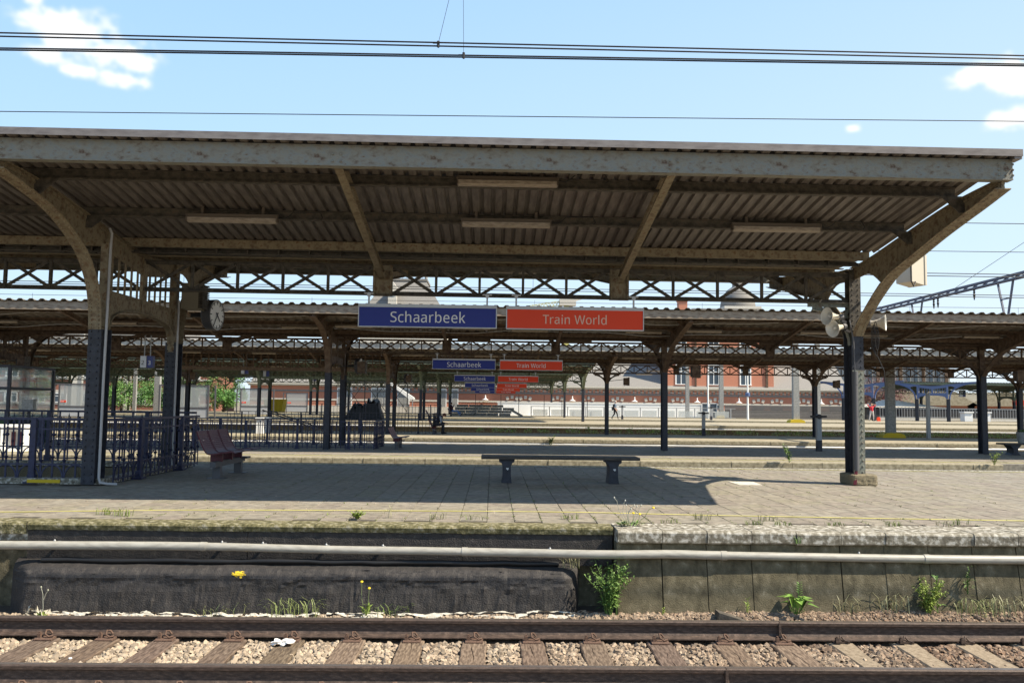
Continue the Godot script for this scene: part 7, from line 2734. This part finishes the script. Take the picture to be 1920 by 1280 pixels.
func grass(label: String, at: Vector3, h: float, n: int, r: float, tint: Color) -> void:
	var b := MB.new()
	for i in n:
		var a := rf(0, TAU)
		var o := Vector3(rf(-r, r), 0, rf(-r, r) * 0.5)
		var l := h * rf(0.5, 1.1)
		var d := Vector3(cos(a), 0, sin(a) * 0.6)
		b.col = tint * rf(0.7, 1.3)
		var p0 := o
		var p1 := o + Vector3.UP * l * 0.6 + d * l * 0.18
		var p2 := o + Vector3.UP * l * 0.82 + d * l * 0.5
		var p3 := o + Vector3.UP * l * rf(0.55, 0.85) + d * l * 0.85
		var s := Vector3(-d.z, 0, d.x).normalized() * 0.0032
		b.quadn(p0 - s, p0 + s, p1 + s, p1 - s, Vector3.BACK)
		b.quadn(p1 - s, p1 + s, p2 + s * 0.8, p2 - s * 0.8, Vector3.UP)
		b.trin(p2 - s * 0.8, p2 + s * 0.8, p3, Vector3.UP)
	tag(ob("grass_tuft", b, M.leafm, null, seat(at)), label, "grass")

func flower(par: Node, pts: Array, head: Color, big: bool) -> void:
	var b := MB.new()
	b.col = Color(0.16, 0.2, 0.08) if big else Color(0.34, 0.34, 0.28)
	b.tube(pts, 0.003, 5)
	ob("stalk", b, M.leafm, par)
	b = MB.new()
	b.col = head
	var e: Vector3 = pts[-1]
	if big:
		b.lathe([Vector2(0.0, -0.008), Vector2(0.010, -0.004), Vector2(0.016, 0.003), Vector2(0.012, 0.008), Vector2(0.0, 0.010)], 10, Transform3D(Basis(Vector3.RIGHT, 0.6), e))
	else:
		b.lathe([Vector2(0.0, -0.004), Vector2(0.007, 0.0), Vector2(0.008, 0.01), Vector2(0.0, 0.018)], 6, Transform3D(Basis(), e))
	ob("flower_head", b, M.leafm, par)

func build_plants() -> void:
	rng.seed = 99
	var G := Color(0.13, 0.22, 0.05)
	var Y := Color(0.2, 0.27, 0.05)
	var D := Color(0.3, 0.29, 0.16)
	weed("tall bushy green weed growing at the right end of the bitumen ledge", Vector3(1.22, -0.95, -9.08), 0.58, 20, 0.32, 0.10, 0.022, G, "weed", 36)
	weed("thin dark weed climbing the joint between ledge and concrete panels, behind the bushy one", Vector3(1.30, -0.9, -9.11), 0.62, 2, 0.07, 0.09, 0.03, G * 0.7, "weed", 16)
	# broad-leaved dock
	var t := thing("dock_plant", "bright green dock plant with broad leaves in front of the concrete panels", "plant", seat(Vector3(3.16, -0.94, -8.98)))
	var b := MB.new()
	for i in 19:
		var a := TAU * i / 19.0 * 2.4
		var o := Vector3(cos(a) * 0.02, 0.02, sin(a) * 0.02)
		b.col = Color(0.15, 0.26, 0.045) * rf(0.6, 1.4)
		var d := Vector3(cos(a), rf(0.5, 2.2), sin(a) * 0.7).normalized()
		var up := Vector3(-d.x * 0.7, 1.0, -d.z * 0.7 + 0.25).normalized()
		var L := rf(0.15, 0.25)
		b.tube([o, o + d * L * 0.4], 0.0035, 5)
		b.leaf(o + d * L * 0.3, d, up, L * 0.9, rf(0.05, 0.085), 1.0)
	b.col = Color(0.1, 0.2, 0.04)
	b.tube([Vector3.ZERO, Vector3(0.03, 0.2, -0.02), Vector3(0.05, 0.32, -0.03)], [0.006, 0.004, 0.002], 5)
	for i in 16:
		b.leaf(Vector3(0.045, 0.2 + i * 0.008, -0.03), Vector3(cos(i * 2.1), 0.6, sin(i * 2.1)).normalized(), Vector3.UP, 0.05, 0.02)
	ob("leaves", b, M.leafm, t)
	weed("bushy green weed at the foot of the concrete panels, left of two thin dark stems", Vector3(4.56, -0.93, -9.02), 0.38, 14, 0.22, 0.09, 0.017, Y, "weed", 32)
	weed("tall thin weed rising past the cable pipe above the bushy weed", Vector3(4.66, -0.9, -9.09), 0.68, 1, 0.03, 0.12, 0.032, G, "weed", 15)
	weed("dark drooping weed hanging from the joint below the cable pipe, near the right edge", Vector3(5.02, -0.62, -9.04), 0.32, 2, 0.04, 0.1, 0.022, G * 0.6, "weed", 15)
	weed("tiny sprout on the stones below the third concrete panel", Vector3(2.66, -0.93, -9.1), 0.16, 2, 0.05, 0.07, 0.012, Y, "weed", 12)
	weed("pale seedling beside the dark timber wedge", Vector3(1.78, -0.93, -9.1), 0.13, 1, 0.02, 0.06, 0.014, Y, "weed", 8)
	grass("grass tuft growing through the torn fleece, largest at the ledge", Vector3(-2.0, -0.93, -8.98), 0.22, 70, 0.28, Color(0.2, 0.24, 0.08))
	grass("thin grass at the left of the fleece tuft", Vector3(-2.75, -0.93, -9.0), 0.17, 26, 0.22, Color(0.15, 0.17, 0.07))
	grass("grass tuft right of the two yellow flowers", Vector3(-1.05, -0.93, -9.0), 0.16, 34, 0.22, Color(0.17, 0.24, 0.06))
	grass("dry pale grass arching at the foot of the panels, right of the dock plant", Vector3(3.72, -0.93, -9.1), 0.22, 30, 0.14, D * 0.8)
	grass("dry pale grass tuft left of the bushy weed", Vector3(4.2, -0.93, -9.1), 0.22, 44, 0.16, D)
	grass("pale grass tuft under the dark drooping weed", Vector3(5.05, -0.93, -9.05), 0.22, 60, 0.22, Color(0.27, 0.29, 0.12))
	grass("dry grass at the right edge of the stones", Vector3(5.5, -0.93, -9.0), 0.22, 60, 0.3, D)
	grass("wisps of dry grass hanging at the right end of the rubber tube", Vector3(0.86, -0.42, -9.2), 0.16, 26, 0.1, D)
	# flowers at the ledge
	t = thing("yellow_flower", "two tall yellow flowers in front of the bitumen ledge", "plant", seat(Vector3(-1.27, -0.94, -8.96)))
	flower(t, [Vector3.ZERO, Vector3(-0.05, 0.2, 0), Vector3(-0.05, 0.36, 0)], Color(0.6, 0.45, 0.02), true)
	flower(t, [Vector3(0.01, 0, 0), Vector3(0.02, 0.16, 0), Vector3(0.03, 0.30, 0.02)], Color(0.6, 0.45, 0.02), true)
	b = MB.new()
	for i in 26:
		b.col = Y * rf(0.7, 1.3)
		b.leaf(Vector3(rf(-0.03, 0.03), rf(0, 0.1), rf(-0.02, 0.02)), Vector3(rf(-1, 1), 0.8, rf(-1, 1)).normalized(), Vector3.UP, 0.08, 0.022)
	ob("leaves", b, M.leafm, t)
	t = thing("sprouting_stalk", "bare forked stalk rising from the crumpled rag at left", "plant", seat(Vector3(-4.52, -0.94, -8.92)))
	flower(t, [Vector3.ZERO, Vector3(0.01, 0.12, 0), Vector3(0.0, 0.26, 0), Vector3(-0.02, 0.32, 0)], Color(0.4, 0.4, 0.3), false)
	flower(t, [Vector3(0.01, 0.2, 0), Vector3(0.03, 0.26, 0), Vector3(0.05, 0.29, 0)], Color(0.4, 0.4, 0.3), false)
	b = MB.new()
	for i in 10:
		b.col = Y * rf(0.9, 1.4)
		b.leaf(Vector3(rf(-0.02, 0.02), 0.01, rf(-0.02, 0.02)), Vector3(rf(-1, 1), 0.9, rf(-1, 1)).normalized(), Vector3.UP, 0.09, 0.03)
	ob("leaves", b, M.leafm, t)
	# on the platform edge
	t = thing("dandelion", "dandelion clump with curved stalks and yellow heads on the platform edge", "plant", Vector3(1.52, 0.0, -9.42))
	for q in [[-0.16, 0.30, -0.05, 0], [-0.08, 0.27, 0.05, 0], [-0.05, 0.22, 0.0, 0], [0.0, 0.22, 0.1, 0], [0.06, 0.21, 0.02, 0], [0.1, 0.22, 0.04, 0], [0.03, 0.14, 0.0, 1], [0.10, 0.13, 0.0, 1], [0.21, 0.20, 0.1, 1], [-0.02, 0.18, 0.06, 0]]:
		flower(t, [Vector3(q[0] * 0.2, 0, 0), Vector3(q[0] * 0.9 - q[2] * 0.3, q[1] * 0.55, 0.01), Vector3(q[0] * 0.95, q[1] * 0.9, 0.0), Vector3(q[0] + q[2] * 0.4, q[1], 0)], Color(0.62, 0.47, 0.02) if q[3] else Color(0.5, 0.5, 0.44), q[3] == 1)
	b = MB.new()
	for i in 34:
		b.col = (G if i % 3 else D) * rf(0.7, 1.4)
		var a := rf(0, TAU)
		b.leaf(Vector3(rf(-0.12, 0.12), 0.004, rf(-0.05, 0.05)), Vector3(cos(a), rf(0.2, 0.9), sin(a)).normalized(), Vector3.UP, 0.10, 0.03)
	ob("leaves", b, M.leafm, t)
	# moss and seedlings in the paving joints
	b = MB.new()
	for i in 520:
		var jx := roundf(rf(-4.0, 8.0) / 0.31) * 0.31 + 0.1 - 0.155
		var jz := rf(9.7, 17.5) if i % 3 else rf(9.6, 10.2)
		b.col = (Y if rng.randf() < 0.5 else D) * rf(0.35, 0.9)
		for j in 4:
			var a := rf(0, TAU)
			b.leaf(Vector3(jx + rf(-0.012, 0.012), -0.002, -jz + rf(-0.03, 0.03)), Vector3(cos(a), rf(0.3, 1.4), sin(a)).normalized(), Vector3.UP, rf(0.015, 0.045), rf(0.005, 0.012))
	tag(stuff(ob("joint_weeds", b, M.leafm)), "moss and seedlings in the joints of the nearest platform's paving", "weeds")
	weed("low leafy clump on the platform edge, left of the thin grass blades", Vector3(-1.52, 0.0, -9.78), 0.08, 12, 0.14, 0.06, 0.034, Y, "weed", 9)
	grass("few thin grass blades right of the low leafy clump", Vector3(-1.18, 0.0, -9.9), 0.22, 7, 0.06, D)
	var k := 0
	for q in [[-4.4, 9.95], [-4.15, 9.85], [-0.62, 9.85], [0.9, 9.95], [2.0, 9.7], [2.45, 10.0], [2.95, 9.62], [3.25, 9.6], [3.2, 9.95], [3.85, 9.6], [4.5, 9.6], [5.1, 9.6], [5.35, 9.75], [-0.2, 9.8]]:
		k += 1
		grass("small tuft in the paving joints near the platform edge, %s from the left" % nth([-4.4, -4.15, -0.62, -0.2, 0.9, 2.0, 2.45, 2.95, 3.2, 3.25, 3.85, 4.5, 5.1, 5.35].find(q[0])), Vector3(q[0], 0.0, -q[1]), rf(0.05, 0.11), 30 if k < 12 else 16, 0.10, (Y * 0.6 if k % 3 else D * 0.7))
	grass("tuft at the joint of two coping stones, hanging over the wall", Vector3(3.24, -0.12, -9.07), 0.09, 16, 0.03, G * 0.8)
	weed("weed with upright stem on the edge of the second platform, left of the right column", Vector3(9.2, PY[1], -26.4), 0.55, 4, 0.3, 0.16, 0.05, G * 0.8, "weed", 22)
	weed("weed on the edge of the second platform at the right edge", Vector3(15.6, PY[1], -26.4), 0.4, 6, 0.3, 0.15, 0.03, Y, "weed", 16)
	weed("dark weed hanging on the third platform's wall behind the bench", Vector3(2.9, PY[2] - 0.35, -43.05), 0.6, 5, 0.4, 0.2, 0.06, G * 0.5, "weed", 16)
	# weedy strip along the back edge of the third platform
	b = MB.new()
	for i in 5200:
		var x := rf(-1.0, 34.0)
		if wallnoise.get_noise_1d(x * 0.9) + 0.25 * wallnoise.get_noise_1d(x * 5.0) < -0.18:
			continue
		var z := rf(-52.2, -50.9)
		var hh := rf(0.03, 0.42) * (1.0 + wallnoise.get_noise_1d(x * 2.0))
		var a := rf(0, TAU)
		b.col = (Y if rng.randf() < 0.6 else D) * rf(0.8, 2.0)
		b.leaf(Vector3(x, PY[2] + hh * 0.5, z), Vector3(cos(a), rf(0.4, 1.6), sin(a)).normalized(), Vector3.UP, 0.16, 0.05)
	tag(stuff(ob("weed_strip", b, M.leafm)), "strip of yellowish weeds along the back edge of the third platform", "weeds")
